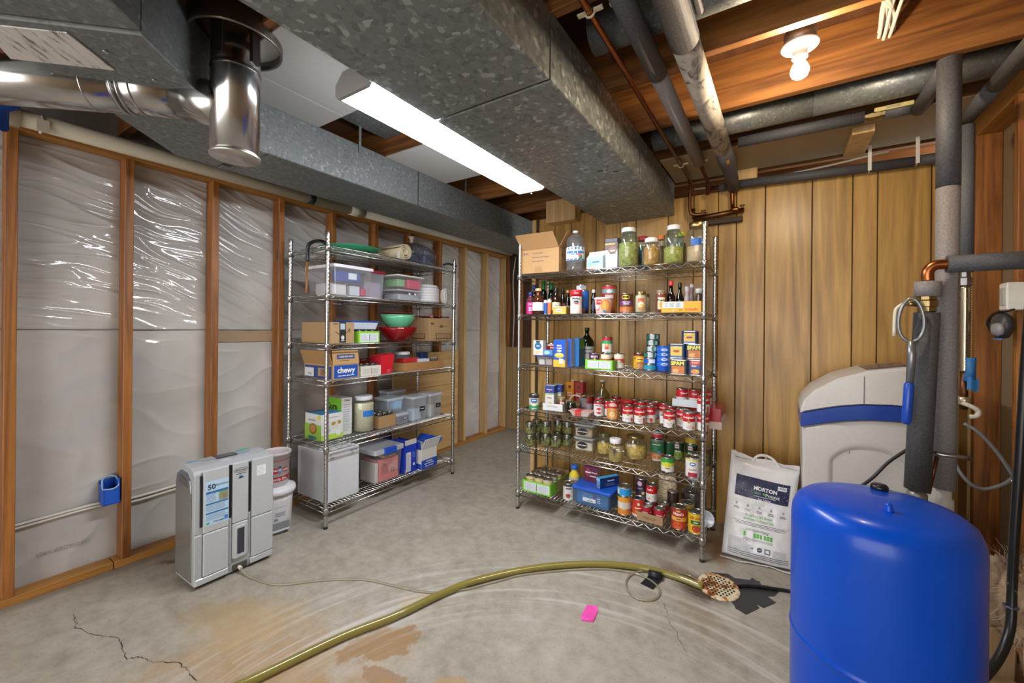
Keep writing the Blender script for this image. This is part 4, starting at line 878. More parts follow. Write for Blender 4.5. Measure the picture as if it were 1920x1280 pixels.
for k, (p0, p1, w_, h_, lab) in enumerate((((.50, 1.72, .02), (.80, 2.62, .03), .09, .035, 'rough lumber board lying on the floor behind the blue tank'), ((.66, 1.80, .055), (.79, 2.35, .05), .05, .03, 'narrow splintered offcut resting across the lumber board'), ((.46, 2.18, .02), (.79, 2.12, .03), .09, .036, 'short lumber piece lying crosswise under the riser pipes'))):
    p0, p1 = Vector(p0), Vector(p1); dv = p1 - p0; a = math.atan2(dv.y, dv.x); ln = dv.length
    mb = MB(); mb.box(-ln / 2, -w_ / 2, -h_ / 2, ln / 2, w_ / 2, h_ / 2, ch=.003); c_ = (p0 + p1) / 2; c_.z = h_ / 2 + (.0, .0735, .0365)[k]
    o = obj('lumber_offcut', mb, wood('rough_lumber', '#7d5e3d', '#a78860', 'x', 1, .8), None, tuple(c_), a); tag(o, lab, 'lumber', 'lumber offcuts on the floor')

# ------------------------------------------------------------------ floor clutter
hs = thing('garden_hose', 'yellow-green vinyl hose curving across the concrete floor to the drain', 'hose', (0, 0, 0))
HOSE = cm('#867c3a', .18, 0, .6, .4)
hp = [tuple(pZ(.017, *p)) for p in ((380, 1310), (460, 1280), (640, 1194), (740, 1155), (830, 1112), (900, 1086), (1000, 1065), (1100, 1057), (1190, 1062), (1260, 1078), (1318, 1100))]
obj('tube', MB().tube(smooth_path(hp, 8), .0165, 14), HOSE, hs)
mb = MB(); c = pZ(.018, 1228, 1078); dd = (Vector(hp[-2]) - Vector(hp[-3])).normalized(); 
mb.tube([c - dd * .03, c + dd * .03], .019, 12); mb.box(c.x - .035, c.y - .07, .0005, c.x + .02, c.y + .0, .003)
mb2 = MB(); mb2.tube([c - dd * .032, c + dd * .032], .0195, 12); obj('tape_wrap', mb2, cm('#17171c', .45), hs)
mb3 = MB(); mb3.add([(c.x - .05, c.y - .085, .001), (c.x + .015, c.y - .10, .001), (c.x + .04, c.y + .03, .012), (c.x - .02, c.y + .035, .012), (c.x - .05, c.y - .085, .003), (c.x + .015, c.y - .10, .003), (c.x + .04, c.y + .03, .014), (c.x - .02, c.y + .035, .014)], [(3, 2, 1, 0), (4, 5, 6, 7), (0, 1, 5, 4), (1, 2, 6, 5), (2, 3, 7, 6), (3, 0, 4, 7)]); obj('tape_flap', mb3, cm('#17171c', .45), hs)
ct = thing('clear_tube', 'thin clear drain tube running from the dehumidifier and looping near the drain', 'tube', (0, 0, 0))
tp = [(DX + .14, DY + .015, .024)] + [tuple(pZ(.005, *p)) for p in ((470, 1082), (520, 1096), (600, 1088), (680, 1086), (740, 1098), (800, 1110), (860, 1107), (930, 1090), (990, 1076))] + [tuple(pZ(.006, *p)) for p in ((1110, 1066), (1180, 1072), (1215, 1085), (1236, 1103), (1232, 1120), (1210, 1125), (1186, 1117), (1174, 1098), (1180, 1080), (1205, 1070), (1250, 1070), (1290, 1078), (1316, 1092))]
obj('tube', MB().tube(smooth_path(tp, 6), .0055, 8), glassy('clear_vinyl', '#e4dfd0', .12, .55, 1, '#c9c2ae'), ct)
# drain grate
gc = pZ(.0, 1347, 1104)
gr = thing('drain_grate', 'rusty round perforated floor drain cover at the end of the hose', 'drain', (gc.x, gc.y, 0))
def rust():
    m, nt, b = new_mat('rusty_enamel'); n = noise(nt, objco(nt), 22, 5, .7)
    L(nt, ramp(nt, [(.38, '#5b2f12'), (.47, '#a86b28'), (.54, '#d3c4a4'), (1, '#ded5bd')], n).outputs[0], b.inputs['Base Color']); b.inputs['Roughness'].default_value = .5; return m
mb = MB(); mb.lathe([(.0, .004), (.088, .004), (.094, .007), (.097, .012), (.094, .016), (.086, .017), (0, .018)], 40); obj('cover', mb, rust(), gr, rot=(.10, .05, 0))
for i in range(-4, 5):
    for j in range(-4, 5):
        x_, y_ = i * .017 + (j % 2) * .0085, j * .0165
        if math.hypot(x_, y_) < .072: obj('hole', MB().lathe([(.0, .0187), (.0052, .0187), (.0052, .016)], 8, c=(x_, y_, 0)), cm('#1d140d', .8), gr, rot=(.10, .05, 0))
dt = thing('duct_tape_patch', 'black duct tape strips stuck on the floor beside the drain', 'tape', (0, 0, 0))
DT = cm('#2f2f31', .4)
for q in (((1334, 1073), (1365, 1076), (1378, 1084), (1425, 1090), (1398, 1152), (1380, 1140)), ((1378, 1140), (1400, 1152), (1424, 1140), (1408, 1120)), ((1405, 1125), (1432, 1140), (1455, 1130), (1420, 1105)), ((1370, 1090), (1440, 1098), (1464, 1106), (1452, 1118), (1400, 1118)), ((1410, 1083), (1427, 1095), (1418, 1110), (1395, 1100))):
    mb = MB(); n = len(q); zt = .0015 + .0012 * random.random(); vs = [pZ(0, *p) for p in q]; mb.add([(v.x, v.y, .0003) for v in vs] + [(v.x, v.y, zt) for v in vs], [tuple(range(n, 2 * n))] + [(i, (i + 1) % n, n + (i + 1) % n, n + i) for i in range(n)]); obj('tape_strip', mb, DT, dt)
tag(obj('power_cord', MB().tube(smooth_path([tuple(pZ(.008, *p)) for p in ((1366, 1100), (1400, 1098), (1440, 1102), (1490, 1110))] + [(.20, 2.47, .008), (.42, 2.46, .008)], 6), .0085, 8), cm('#17171a', .4)), 'black cord lying over the tape patch towards the softener', 'cord')
mb = MB(); q = [(1101, 1134), (1108, 1137), (1120, 1139), (1121, 1147), (1112, 1167), (1107, 1166), (1090, 1163), (1090, 1156)]; vs = [pZ(0, *p) for p in q]; n = len(q)
mb.add([(v.x, v.y, .0005) for v in vs] + [(v.x, v.y, .003 + .003 * (i % 3)) for i, v in enumerate(vs)], [tuple(range(n, 2 * n))] + [(i, (i + 1) % n, n + (i + 1) % n, n + i) for i in range(n)])
tag(obj('paper_scrap', mb, cm('#ee4fae', .7)), 'bright pink paper scrap lying on the bare floor', 'paper')
# ================================================================== WIRE RACKS
CHROME = metal('chrome_wire', '#d2d3d0', .2); CHROME_P = metal('chrome_post', '#cfcfcd', .26); BLKF = cm('#161616', .5)
RW, RD, RH = 1.22, .44, 1.905
def post_mesh():
    pr = [(.0127, .012)]
    z = .03
    while z < RH - .03:
        pr += [(.0127, z), (.01255, z + .0008), (.01255, z + .0024), (.0127, z + .0032)]; z += .0254
    pr += [(.0127, RH - .004), (.0115, RH), (0, RH)]
    return mesh_of('post', MB().lathe(pr, 14), CHROME_P)
POST = post_mesh(); FOOT = mesh_of('foot', MB().lathe([(.011, 0), (.0138, .002), (.0138, .010), (.0128, .013)], 14), BLKF)
SLEEVE = mesh_of('sleeve', MB().lathe([(.0129, -.006), (.0175, -.005), (.0182, .030), (.0165, .034), (.0129, .035)], 14), CHROME_P)
SLRING = mesh_of('sleeve_ring', MB().lathe([(.0132, -.009), (.0165, -.0085), (.0165, -.005), (.0132, -.0045)], 14), BLKF)
def shelf_meshes():
    a = .016; x0, x1, y0, y1 = a, RW - a, 0.0, RD
    fr = MB()
    for z in (0, .030):
        for p, q in (((x0, y0), (x1, y0)), ((x0, y1), (x1, y1)), ((0, a), (0, RD - a)), ((RW, a), (RW, RD - a))): fr.tube([(*p, z), (*q, z)], .0034, 6)
    for y in (.11, .22, .33): fr.tube([(0, y, .026), (RW, y, .026)], .0028, 5)
    tr = MB()
    def zig(fn, ln):
        n = int(ln / .038); tr.tube([fn(ln * i / n, (.0285 if i % 2 else .0015)) for i in range(n + 1)], .0019, 4)
    for y in (y0, y1): zig(lambda s, z: (a + s, y, z), RW - 2 * a)
    for x in (0, RW): zig(lambda s, z: (x, a + s, z), RD - 2 * a)
    wi = MB(); k = 47
    for i in range(1, k): x = RW * i / k; wi.tube([(x, 0, .0305), (x, RD, .0305)], .0018, 4)
    return mesh_of('frame', fr, CHROME), mesh_of('truss', tr, CHROME), mesh_of('deck_wires', wi, CHROME)
SH_F, SH_T, SH_W = shelf_meshes()
def rack(label, loc, rz, levels):
    t = thing('wire_rack', label, 'shelving rack', loc, rz)
    for x in (0, RW):
        for y in (0, RD):
            p = obj('post', POST, None, t, (x, y, 0)); obj('foot', FOOT, None, p)
    for z in levels:
        s = obj('shelf', SH_F, None, t, (0, 0, z)); obj('truss', SH_T, None, s); w_ = obj('deck_wires', SH_W, None, s); w_['kind'] = 'stuff'
        for x in (0, RW):
            for y in (0, RD): c_ = obj('sleeve', SLEEVE, None, s, (x, y, 0)); 
        for x in (0, RW):
            for y in (0, RD): obj('sleeve_ring', SLRING, None, s, (x, y, 0))
    return t
LR = [1.652, 1.363, 1.001, .682, .415, .099]; LL = [1.785, 1.471, 1.149, .913, .49, .097]
RX, RY, LX, LY = -1.576, 2.522, -2.432, 1.572
rack('chrome wire rack full of cans and jars against the panelled wall', (RX, RY, 0), 0, LR)
rack('chrome wire rack with boxes and bins against the plastic-covered wall', (LX, LY, 0), PI / 2, LL)
TR_ = [None] + [z + .0335 for z in LR]; TL_ = [None] + [z + .0335 for z in LL]
TIN = metal('tin_can', '#c4c4c2', .25); TIN_D = metal('tin_lid', '#a9aaa9', .32)

# ------------------------------------------------------------------ item builders
class Pal:
    """palette of materials used by one print mesh"""
    def __init__(s): s.m = []; s.k = {}
    def __call__(s, c):
        if c not in s.k: s.k[c] = len(s.m); s.m.append(cm(c, .45))
        return s.k[c]
def facing(x, y): return math.atan2(-y, -x) + PI / 2
def can(name, label, x, y, T, r, h, bands, deco=(), cat='can', rz=None, group=None, jit=0.0, lid=True, lidmat=None):
    t = thing(name, label, cat, (x, y, T), facing(x, y) + jit if rz is None else rz, group)
    rim = [(r - .002, 0), (r, .002), (r, .005), (r - .0008, .006)]
    top = [(r - .0008, h - .006), (r + .0003, h - .005), (r + .0003, h - .0008), (r - .0012, h), (r - .0028, h - .0006), (r - .0032, h - .004), (r * .72, h - .004), (r * .70, h - .0032), (r * .5, h - .0036), (0, h - .0036)]
    obj('tin', MB().lathe(rim + top, 28), lidmat or TIN, t)
    pal = Pal(); pr = []
    for z0, z1, c in bands: pr.append((r + .0002, .006 + (h - .012) * z0, pal(c))); pr.append((r + .0002, .006 + (h - .012) * z1 - 1e-5, pal(c)))
    mb = MB(); mb.lathe(pr, 28); k = [i for i, f in enumerate(mb.f) if len(f) == 4]; mb.f = [mb.f[i] for i in k]; mb.m = [mb.m[i] for i in k]; mb.sm = [True] * len(k)
    lb = obj('label', mb, pal.m, t)
    if deco: deco_cyl(lb, deco, r + .0006, h)
    return t
BARS = {'Dark', 'Cherry', 'Almond', 'DISTILLED', 'Pink', 'SOUP', 'OATS', 'EXTRA VIRGIN', 'OLIVE OIL', 'NATURAL', 'Beans', 'TUNA', 'Treet', 'BLACK', 'BEANS', 'CHICKEN', 'EVAPORATED', 'Sun', 'Mixed Nuts', 'Best', 'Brown Rice', 'Rolled Oats', 'Corn.', 'SQUEAL', '12 quart', 'Betty', 'SALTINE', 'Tomatoes', 'G', 'DICED', 'WHOLE', 'prime', 'where pet lovers shop', 'TRISCUITS', 'Sugar', 'Oats', 'ULTIMATE 2', 'POWERFLUTE NOODLE', '7.2 NET WT 20 OZ', 'Mueller', 'NATURAL EGG', 'ELBOWS', 'Chili Beans', 'Blood Collection Set', 'ORIGINAL'}   # print too small to read: set as bars
def deco_cyl(t, deco, r, h, name='print'):
    pal = Pal(); mb = MB()
    for i, d in enumerate(deco):
        rr = r + .0003 * (i + 1) * .6
        a = -PI / 2 + (d[-1] if d[0] != 't' else (d[6] if len(d) > 6 else 0)) * 1.0
        if d[0] == 't' and d[1] in BARS:
            n_b = max(1, round(len(d[1]) / 6)); wb = len(d[1]) * d[2] * .5 / n_b
            for q in range(n_b): mb.cpatch(rr + .0004, h * d[3], a + ((q - (n_b - 1) / 2) * wb * 1.12) / rr, wb * .5, d[2] * .26, pal(d[4]), shape='r')
        elif d[0] == 't': mb.ctext(d[1], d[2], rr + .0004, h * d[3], a, pal(d[4]), d[5] if len(d) > 5 else 0)
        else: mb.cpatch(rr, h * d[1], a, d[2], d[3], pal(d[4]), shape=d[0])
    return obj(name, mb, pal.m, t)
def box_item(name, label, cat, loc, rz, w_, d_, h_, col, prints=(), group=None, side=None, ch=.0012, top=None, rough=.5, rot=None):
    """carton with its front on local -y; prints: (kind, face, ...)"""
    t = thing(name, label, cat, loc, rz, group, rot)
    mb = MB(); mb.box(-w_ / 2, -d_ / 2, 0, w_ / 2, d_ / 2, h_, ch=ch)
    ca = obj('carton', mb, col if not isinstance(col, str) else cm(col, rough), t)
    if side or top:
        mb = MB(); e = .0004; pal = []
        if side:
            for s in (-1, 1): mb.box(s * (w_ / 2), -d_ / 2 + ch, ch, s * (w_ / 2 + e), d_ / 2 - ch, h_ - ch, 0)
            pal.append(cm(side, rough))
        if top: mb.box(-w_ / 2 + ch, -d_ / 2 + ch, h_, w_ / 2 - ch, d_ / 2 - ch, h_ + e, len(pal)); pal.append(cm(top, rough))
        obj('panels', mb, pal, ca)
    if prints: face_print(ca, prints, w_, d_, h_)
    return t
def face_print(t, prints, w_, d_, h_, name='print'):
    pal = Pal(); mb = MB()
    for i, p in enumerate(prints):
        e = .0008 + .0003 * i; f = p[1]
        if f == 'f': o, u, v = Vector((0, -d_ / 2 - e, h_ / 2)), Vector((1, 0, 0)), Vector((0, 0, 1)); W_, H_ = w_, h_
        elif f == 'r': o, u, v = Vector((w_ / 2 + e, 0, h_ / 2)), Vector((0, 1, 0)), Vector((0, 0, 1)); W_, H_ = d_, h_
        elif f == 'l': o, u, v = Vector((-w_ / 2 - e, 0, h_ / 2)), Vector((0, -1, 0)), Vector((0, 0, 1)); W_, H_ = d_, h_
        else: o, u, v = Vector((0, 0, h_ + e)), Vector((1, 0, 0)), Vector((0, 1, 0)); W_, H_ = w_, d_
        # positions and half sizes are fractions of the face
        if p[0] == 't' and p[2] in BARS:
            n_b = max(1, round(len(p[2]) / 6)); wb = len(p[2]) * p[3] * .5 / n_b
            for q in range(n_b): mb.patch(o + u * (p[4] * W_ + (q - (n_b - 1) / 2) * wb * 1.12) + v * (p[5] * H_), u, v, wb * .5, p[3] * .26, pal(p[6]))
        elif p[0] == 't': mb.text(p[2], p[3], o + u * (p[4] * W_) + v * (p[5] * H_), u, v, pal(p[6]), p[7] if len(p) > 7 else .01)
        elif p[0] in 'ro': mb.patch(o + u * (p[2] * W_) + v * (p[3] * H_), u, v, p[4] * W_, p[5] * H_, pal(p[6]), p[0])
        elif p[0] == 'l': mb.lines(o + u * (p[2] * W_) + v * (p[3] * H_), u, v, p[4] * W_, p[5] * H_, p[6], pal(p[7]))
    return obj(name, mb, pal.m, t)
CLEAR = glassy('clear_glass', '#eef2ef', .03, .05, 1.3, '#e8eeea'); TEAL = glassy('teal_glass', '#dcebea', .03, .06, 1.3, '#9cc4c0'); GREENG = glassy('green_glass', '#31401f', .03, .45, 1, '#1d2a12')
PET = glassy('clear_plastic', '#fafbfc', .10, .12, 1.0, '#f4f6f8'); FROST = glassy('frosted_plastic', '#f2f6fb', .2, .30, 1.0, '#e6eef8'); LIDF = glassy('milky_lid', '#eef1f5', .25, .75, 1.0, '#e2e7ec'); SMOKE = glassy('smoky_film', '#e3e6ec', .10, .14, 1.5, '#8d94a4')
def food(name, cols, scale=120, bumpd=.004, vor=True):
    k = ('fd', name)
    if k in _mats: return _mats[k]
    m, nt, b = new_mat(name); co = objco(nt)
    v = N(nt, 'ShaderNodeTexVoronoi'); v.inputs['Scale'].default_value = scale; L(nt, co, v.inputs['Vector']); sp = N(nt, 'ShaderNodeSeparateColor'); L(nt, v.outputs['Color'], sp.inputs[0])
    c = ramp(nt, [(i / (len(cols) - 1), c_) for i, c_ in enumerate(cols)], sp.outputs[0]).outputs[0]
    L(nt, c, b.inputs['Base Color']); b.inputs['Roughness'].default_value = .5
    bump(nt, b, math_(nt, 'SUBTRACT', 1, v.outputs['Distance']), .8, bumpd); _mats[k] = m; return m
PASTA = food('pasta', ['#b8a43a', '#d2be50', '#e3d276'], 75); PASTA_G = food('green_pasta', ['#a89a44', '#c4b45a', '#d8ca7c'], 70); NOODLE = food('noodles', ['#c79a36', '#e0bb52', '#efd57e'], 90); RICE = food('rice', ['#cdbf9d', '#e0d6ba', '#eee6cf'], 260, .001)
FLOUR = food('flour', ['#cdb08a', '#d8bd99'], 40, .0008); OATS = food('oats', ['#a08a6c', '#c6b090', '#dccaaa'], 130, .002); GRAIN = food('grain', ['#bf9a46', '#dab862', '#ebd28c'], 200, .002); BEANS = food('green_beans', ['#6a6a28', '#86843a', '#9e994c'], 60); MIXED = food('mixed_snack', ['#b5802c', '#d09a3a', '#e8d3a0', '#a85a2a'], 95)
def jar_prof(r, h, neck=.72, sh=.78, t=.0):
    return [(r * .86 - t, .002 + t), (r - t, .010 + t), (r - t, h * sh * .94), (r * .96 - t, h * sh), (r * (neck + .1) - t, h * (sh + .07)), (r * neck - t, h * (sh + .11)), (r * neck - t, h * .965)]
def jar(name, label, x, y, T, r, h, glass=CLEAR, lidc='#e6e6e6', cont=None, fill=.6, neck=.72, sh=.78, deco=(), cat='jar', group=None, lidh=.028, lidm=None, rz=None, lidr=1.05, lid=True):
    t = thing(name, label, cat, (x, y, T), facing(x, y) if rz is None else rz, group)
    pr = jar_prof(r, h, neck, sh); mb = MB(); mb.lathe([(0, .002)] + pr, 28); mb.f.pop(); mb.m.pop(); mb.sm.pop(); go = obj('glass', mb, glass, t)
    if cont:
        top = h * fill; ip = [(q - .0025, z) for q, z in pr if z < top]; rt = ip[-1][0]; obj('contents', MB().lathe([(0, .004)] + [(ip[0][0], .005)] + ip[1:] + [(rt, top - .004), (rt * .9, top), (0, top + .002)], 26), cont, t)
    if lid:
        rl = r * neck * lidr; obj('lid', MB().lathe([(rl, h - lidh), (rl * 1.02, h - lidh + .002), (rl * 1.02, h - .003), (rl * .97, h), (rl * .8, h), (0, h - .001)], 28), lidm or cm(lidc, .35), t)
    if deco: deco_cyl(go, deco, r + .0004, h)
    return t
def bottle(name, label, x, y, T, r, h, mat, capc, neck=.32, shoulder=.62, cap=.10, deco=(), bands=(), cat='bottle', group=None, liquid=None):
    t = thing(name, label, cat, (x, y, T), facing(x, y), group)
    rn = max(r * neck, .007); s0 = h * shoulder
    lb = obj('bottle', MB().lathe([(0, .002), (r * .9, .001), (r, .008), (r, s0), (r * .93, s0 + (h - s0) * .16), (r * .6, s0 + (h - s0) * .36), (rn, s0 + (h - s0) * .55), (rn, h * (1 - cap))], 24), mat, t)
    obj('cap', MB().lathe([(rn * 1.15, h * (1 - cap)), (rn * 1.2, h * (1 - cap) + .002), (rn * 1.2, h - .002), (rn * 1.1, h), (0, h)], 18), cm(capc, .35), t)
    if liquid: obj('liquid', MB().lathe([(0, .005), (r - .003, .006), (r - .003, s0 * liquid[1]), (0, s0 * liquid[1])], 22), liquid[0], t)
    if bands:
        pal = Pal(); pr = []
        for z0, z1, c in bands: pr += [(r + .0004, h * z0, pal(c)), (r + .0004, h * z1 - 1e-5, pal(c))]
        mb = MB(); mb.lathe(pr, 24); k = [i for i, f in enumerate(mb.f) if len(f) == 4]; mb.f = [mb.f[i] for i in k]; mb.m = [mb.m[i] for i in k]; mb.sm = [True] * len(k); lb = obj('label', mb, pal.m, t)
    if deco: deco_cyl(lb, deco, r + .0009, h)
    return t
def tray(name, label, loc, rz, w_, d_, h_, col, prints=(), cat='tray', wall=.003, inside=None, h_back=None):
    t = thing(name, label, cat, loc, rz)
    M_ = col if not isinstance(col, str) else cm(col, .6); I_ = cm(inside, .7) if inside else M_; hb = h_back or h_
    for nm, b_ in (('front', (-w_ / 2, -d_ / 2, 0, w_ / 2, -d_ / 2 + wall, h_)), ('back', (-w_ / 2, d_ / 2 - wall, 0, w_ / 2, d_ / 2, hb)), ('side', (-w_ / 2, -d_ / 2 + wall, 0, -w_ / 2 + wall, d_ / 2 - wall, h_)), ('side', (w_ / 2 - wall, -d_ / 2 + wall, 0, w_ / 2, d_ / 2 - wall, h_)), ('bottom', (-w_ / 2 + wall, -d_ / 2 + wall, 0, w_ / 2 - wall, d_ / 2 - wall, .002))): obj(nm, MB().box(*b_), I_ if nm in ('back', 'bottom') else M_, t)
    if prints: face_print(t, prints, w_, d_, h_)
    return t
def bin_(name, label, loc, rz, w_, d_, h_, mat, lidmat, lidh=.014, taper=.9, cat='bin', contents=(), lip=.008, handle=None, prints=(), tilt=None):
    """open tapered plastic bin with a snap lid; contents: (x0,y0,z0,x1,y1,z1,colour)"""
    t = thing(name, label, cat, loc, rz, rot=tilt)
    mb = MB(); n = 10
    def rr(wd, dp, z, c=.016):
        pts = []
        for sx, sy, a0 in ((1, -1, -PI / 2), (1, 1, 0), (-1, 1, PI / 2), (-1, -1, PI)):
            for k in range(4): a = a0 + k * PI / 6; pts.append((sx * (wd / 2 - c) + c * math.cos(a), sy * (dp / 2 - c) + c * math.sin(a), z))
        return pts
    R_ = [rr(w_ * taper, d_ * taper, .002), rr(w_ * (taper + .02), d_ * (taper + .02), .012), rr(w_, d_, h_ - lidh)]
    vs = [p for q in R_ for p in q]; m_ = len(R_[0]); fs = [tuple(reversed(range(m_)))] + [(k * m_ + i, k * m_ + (i + 1) % m_, (k + 1) * m_ + (i + 1) % m_, (k + 1) * m_ + i) for k in range(2) for i in range(m_)]
    mb.add(vs, fs, 0, False); obj('tub', mb, mat, t)
    mb = MB(); o = rr(w_ + lip, d_ + lip, 0, .018); mb.prism([(p[0], p[1]) for p in o], h_ - lidh, h_, ch=.003); obj('lid', mb, lidmat, t)
    for k, b_ in enumerate(contents): obj('contents', MB().box(*[b_[0] * w_, b_[1] * d_, b_[2] * h_, b_[3] * w_, b_[4] * d_, b_[5] * h_], ch=.004), cm(b_[6], .5), t)
    if handle: obj('handle', MB().box(-w_ * .22, -d_ / 2 - .022, h_ - .045, w_ * .22, -d_ / 2 + .01, h_ + .004, ch=.006), cm(handle, .3), t)
    if prints: face_print(t, prints, w_ * (1 + taper) / 2, d_ * (1 + taper) / 2, h_)
    return t
def ordn(i): return ('first', 'second', 'third', 'fourth', 'fifth', 'sixth', 'seventh', 'eighth', 'ninth', 'tenth')[i]
def rcyl(x0, x1, yt, Y, T):
    a, b_ = pY(Y, x0, yt), pY(Y, x1, yt); return (a.x + b_.x) / 2, Y, T, (b_.x - a.x) / 2 * .96, pY(Y, (x0 + x1) / 2, yt).z - T
def rbox(x0, x1, yt, yf, T, d_):
    a, b_ = pY(yf, x0, yt), pY(yf, x1, yt); return ((a.x + b_.x) / 2, yf + d_ / 2, T), 0.0, b_.x - a.x, d_, pY(yf, (x0 + x1) / 2, yt).z - T
def lbox(x0, x1, yt, xf, T, d_):
    a, b_ = pX(xf, x0, yt), pX(xf, x1, yt); return (xf - d_ / 2, (a.y + b_.y) / 2, T), PI / 2, b_.y - a.y, d_, pX(xf, (x0 + x1) / 2, yt).z - T
def lcyl(x0, x1, yt, X_, T):
    a, b_ = pX(X_, x0, yt), pX(X_, x1, yt); return X_, (a.y + b_.y) / 2, T, (b_.y - a.y) / 2 * .93, pX(X_, (x0 + x1) / 2, yt).z - T
# ================================================================== RIGHT RACK CONTENTS
# ---- top shelf
T = TR_[1]
bx_ = thing('open_carton', 'open brown medical supply carton with raised flaps on the top shelf', 'box', (0, 0, T))
(lc, _, w_, d_, h_) = rbox(978, 1048, 466, 2.545, T, .24); bx_.location = lc; KR = cm('#b08a5c', .7); KRI = cm('#a37c50', .75)
for nm, b_ in (('front', (-w_ / 2, -d_ / 2, 0, w_ / 2, -d_ / 2 + .004, h_)), ('back', (-w_ / 2, d_ / 2 - .004, 0, w_ / 2, d_ / 2, h_)), ('side', (-w_ / 2, -d_ / 2 + .004, 0, -w_ / 2 + .004, d_ / 2 - .004, h_)), ('side', (w_ / 2 - .004, -d_ / 2 + .004, 0, w_ / 2, d_ / 2 - .004, h_)), ('bottom', (-w_ / 2, -d_ / 2, 0, w_ / 2, d_ / 2, .004))): obj(nm, MB().box(*b_), KR, bx_)
def flap(pts, th=.003):
    mb = MB(); P = [Vector(p) for p in pts]; n = (P[1] - P[0]).cross(P[3] - P[0]).normalized() * th; mb.add([tuple(p) for p in P] + [tuple(p + n) for p in P], [(3, 2, 1, 0), (4, 5, 6, 7), (0, 1, 5, 4), (1, 2, 6, 5), (2, 3, 7, 6), (3, 0, 4, 7)]); return mb
obj('flap', flap([(-w_ / 2, -d_ / 2, h_), (w_ / 2, -d_ / 2, h_), (w_ / 2 - .02, -d_ / 2 - .055, h_ + .10), (-w_ / 2 - .02, -d_ / 2 - .055, h_ + .10)]), KRI, bx_)
obj('flap', flap([(w_ / 2, -d_ / 2, h_), (w_ / 2, d_ / 2, h_), (w_ / 2 + .065, d_ / 2, h_ + .10), (w_ / 2 + .065, -d_ / 2, h_ + .10)]), KRI, bx_)
obj('flap', flap([(w_ / 2, d_ / 2, h_), (-w_ / 2, d_ / 2, h_), (-w_ / 2, d_ / 2 + .06, h_ + .09), (w_ / 2, d_ / 2 + .06, h_ + .09)]), KRI, bx_)
face_print(bx_, [('o', 'f', -.42, .33, .02, .05, '#5a5560'), ('t', 'f', 'BD', .017, -.34, .33, '#5d5862', .02), ('t', 'f', 'Vacutainer', .019, -.05, .33, '#6d655f', 0), ('t', 'f', 'UltraTouch Push Button', .014, .02, .16, '#5d5862', .01), ('t', 'f', 'Blood Collection Set', .009, -.05, .0, '#6d655f', 0), ('r', 'f', -.03, -.32, .09, .11, '#a57f52'), ('o', 'r', -.3, .2, .05, .06, '#5d5862')], w_, d_, h_)
tag(obj('black_cloth', MB().grid(lambda u, v: (-.01 + .12 * (u - .5), -.02 + .10 * (v - .5), .10 + .085 * math.sin(PI * u) * math.sin(PI * v) + .02 * mnoise.noise(Vector((u * 5, v * 5, 2)))), 14, 12), cm('#1d1f26', .8), None, (lc[0] - .01, lc[1] + .02, T)), 'crumpled black cloth sticking out of the open carton', 'cloth')
tag(obj('white_roll', MB().lathe([(0, .05), (.04, .055), (.048, .09), (.045, .125), (.03, .15), (0, .155)], 18), cm('#d5d3d6', .5), None, (lc[0] + .055, lc[1] - .02, T)), 'white wrapped roll inside the open carton', 'package')
x, y, t_, r, h = rcyl(1063, 1096, 433, 2.60, T)
b = thing('water_bottle', 'large clear plastic water bottle with blue and white label on the top shelf', 'bottle', (x, y, T), facing(x, y))
pr = [(0, .002), (r * .85, .001), (r, .012)]
for k in range(9): pr += [(r, .02 + k * .018), (r * .95, .029 + k * .018)]
obj('bottle', MB().lathe(pr + [(r, h * .76), (r * .8, h * .84), (r * .45, h * .91), (r * .26, h * .935), (r * .26, h * .955)], 28), PET, b); obj('cap', MB().lathe([(r * .30, h * .95), (r * .31, h * .955), (r * .31, h - .002), (r * .28, h), (0, h)], 18), cm('#e9e9ec', .4), b)
obj('water', MB().lathe([(0, .004), (r * .93, .006), (r * .93, h * .72), (r * .7, h * .83), (0, h * .83)], 24), glassy('water', '#e9f0f2', .02, 0, .7), b)
mb = MB(); mb.lathe([(r + .0006, h * .26), (r + .0006, h * .58)], 28); mb.f = mb.f[:28]; mb.m = mb.m[:28]; mb.sm = mb.sm[:28]; obj('label', mb, cm('#dfe6ea', .4), b)
deco_cyl(b, [('r', .54, r * 1.2, h * .03, '#2b63a8', 0), ('r', .45, r * 1.1, h * .03, '#3a74b8', 0), ('t', 'DISTILLED', .013, .40, '#1e4f94', .02), ('r', .28, r * 1.3, h * .015, '#2b63a8', 0), ('o', .34, .014, .018, '#4d8a3a', .55), ('o', .38, .010, .014, '#c86a7a', .45)], r + .001, h)
lc, rz, w_, d_, h_ = rbox(1100, 1133, 482, 2.58, T, .07)
t = box_item('gable_carton', 'small light blue gable-top carton on the top shelf', 'carton', lc, -.15, w_, d_, h_, '#a9cfe0', [('r', 'f', 0, -.36, .5, .14, '#d9b9ae'), ('t', 'f', 'Almond', .017, .08, .12, '#3f78a8', .01), ('r', 'f', -.3, -.05, .12, .2, '#8fbdd3')])
mb = MB(); w2 = w_ / 2; d2_ = d_ / 2; mb.add([(-w2, -d2_, h_), (w2, -d2_, h_), (w2, d2_, h_), (-w2, d2_, h_), (-w2, 0, h_ + .028), (w2, 0, h_ + .028), (-w2, 0, h_ + .042), (w2, 0, h_ + .042)], [(0, 1, 5, 4), (2, 3, 4, 5), (4, 5, 7, 6), (0, 4, 3), (1, 2, 5)]); obj('gable', mb, cm('#d4e4ea', .5), t)
lc, rz, w_, d_, h_ = rbox(1135, 1158, 455, 2.60, T, .075)
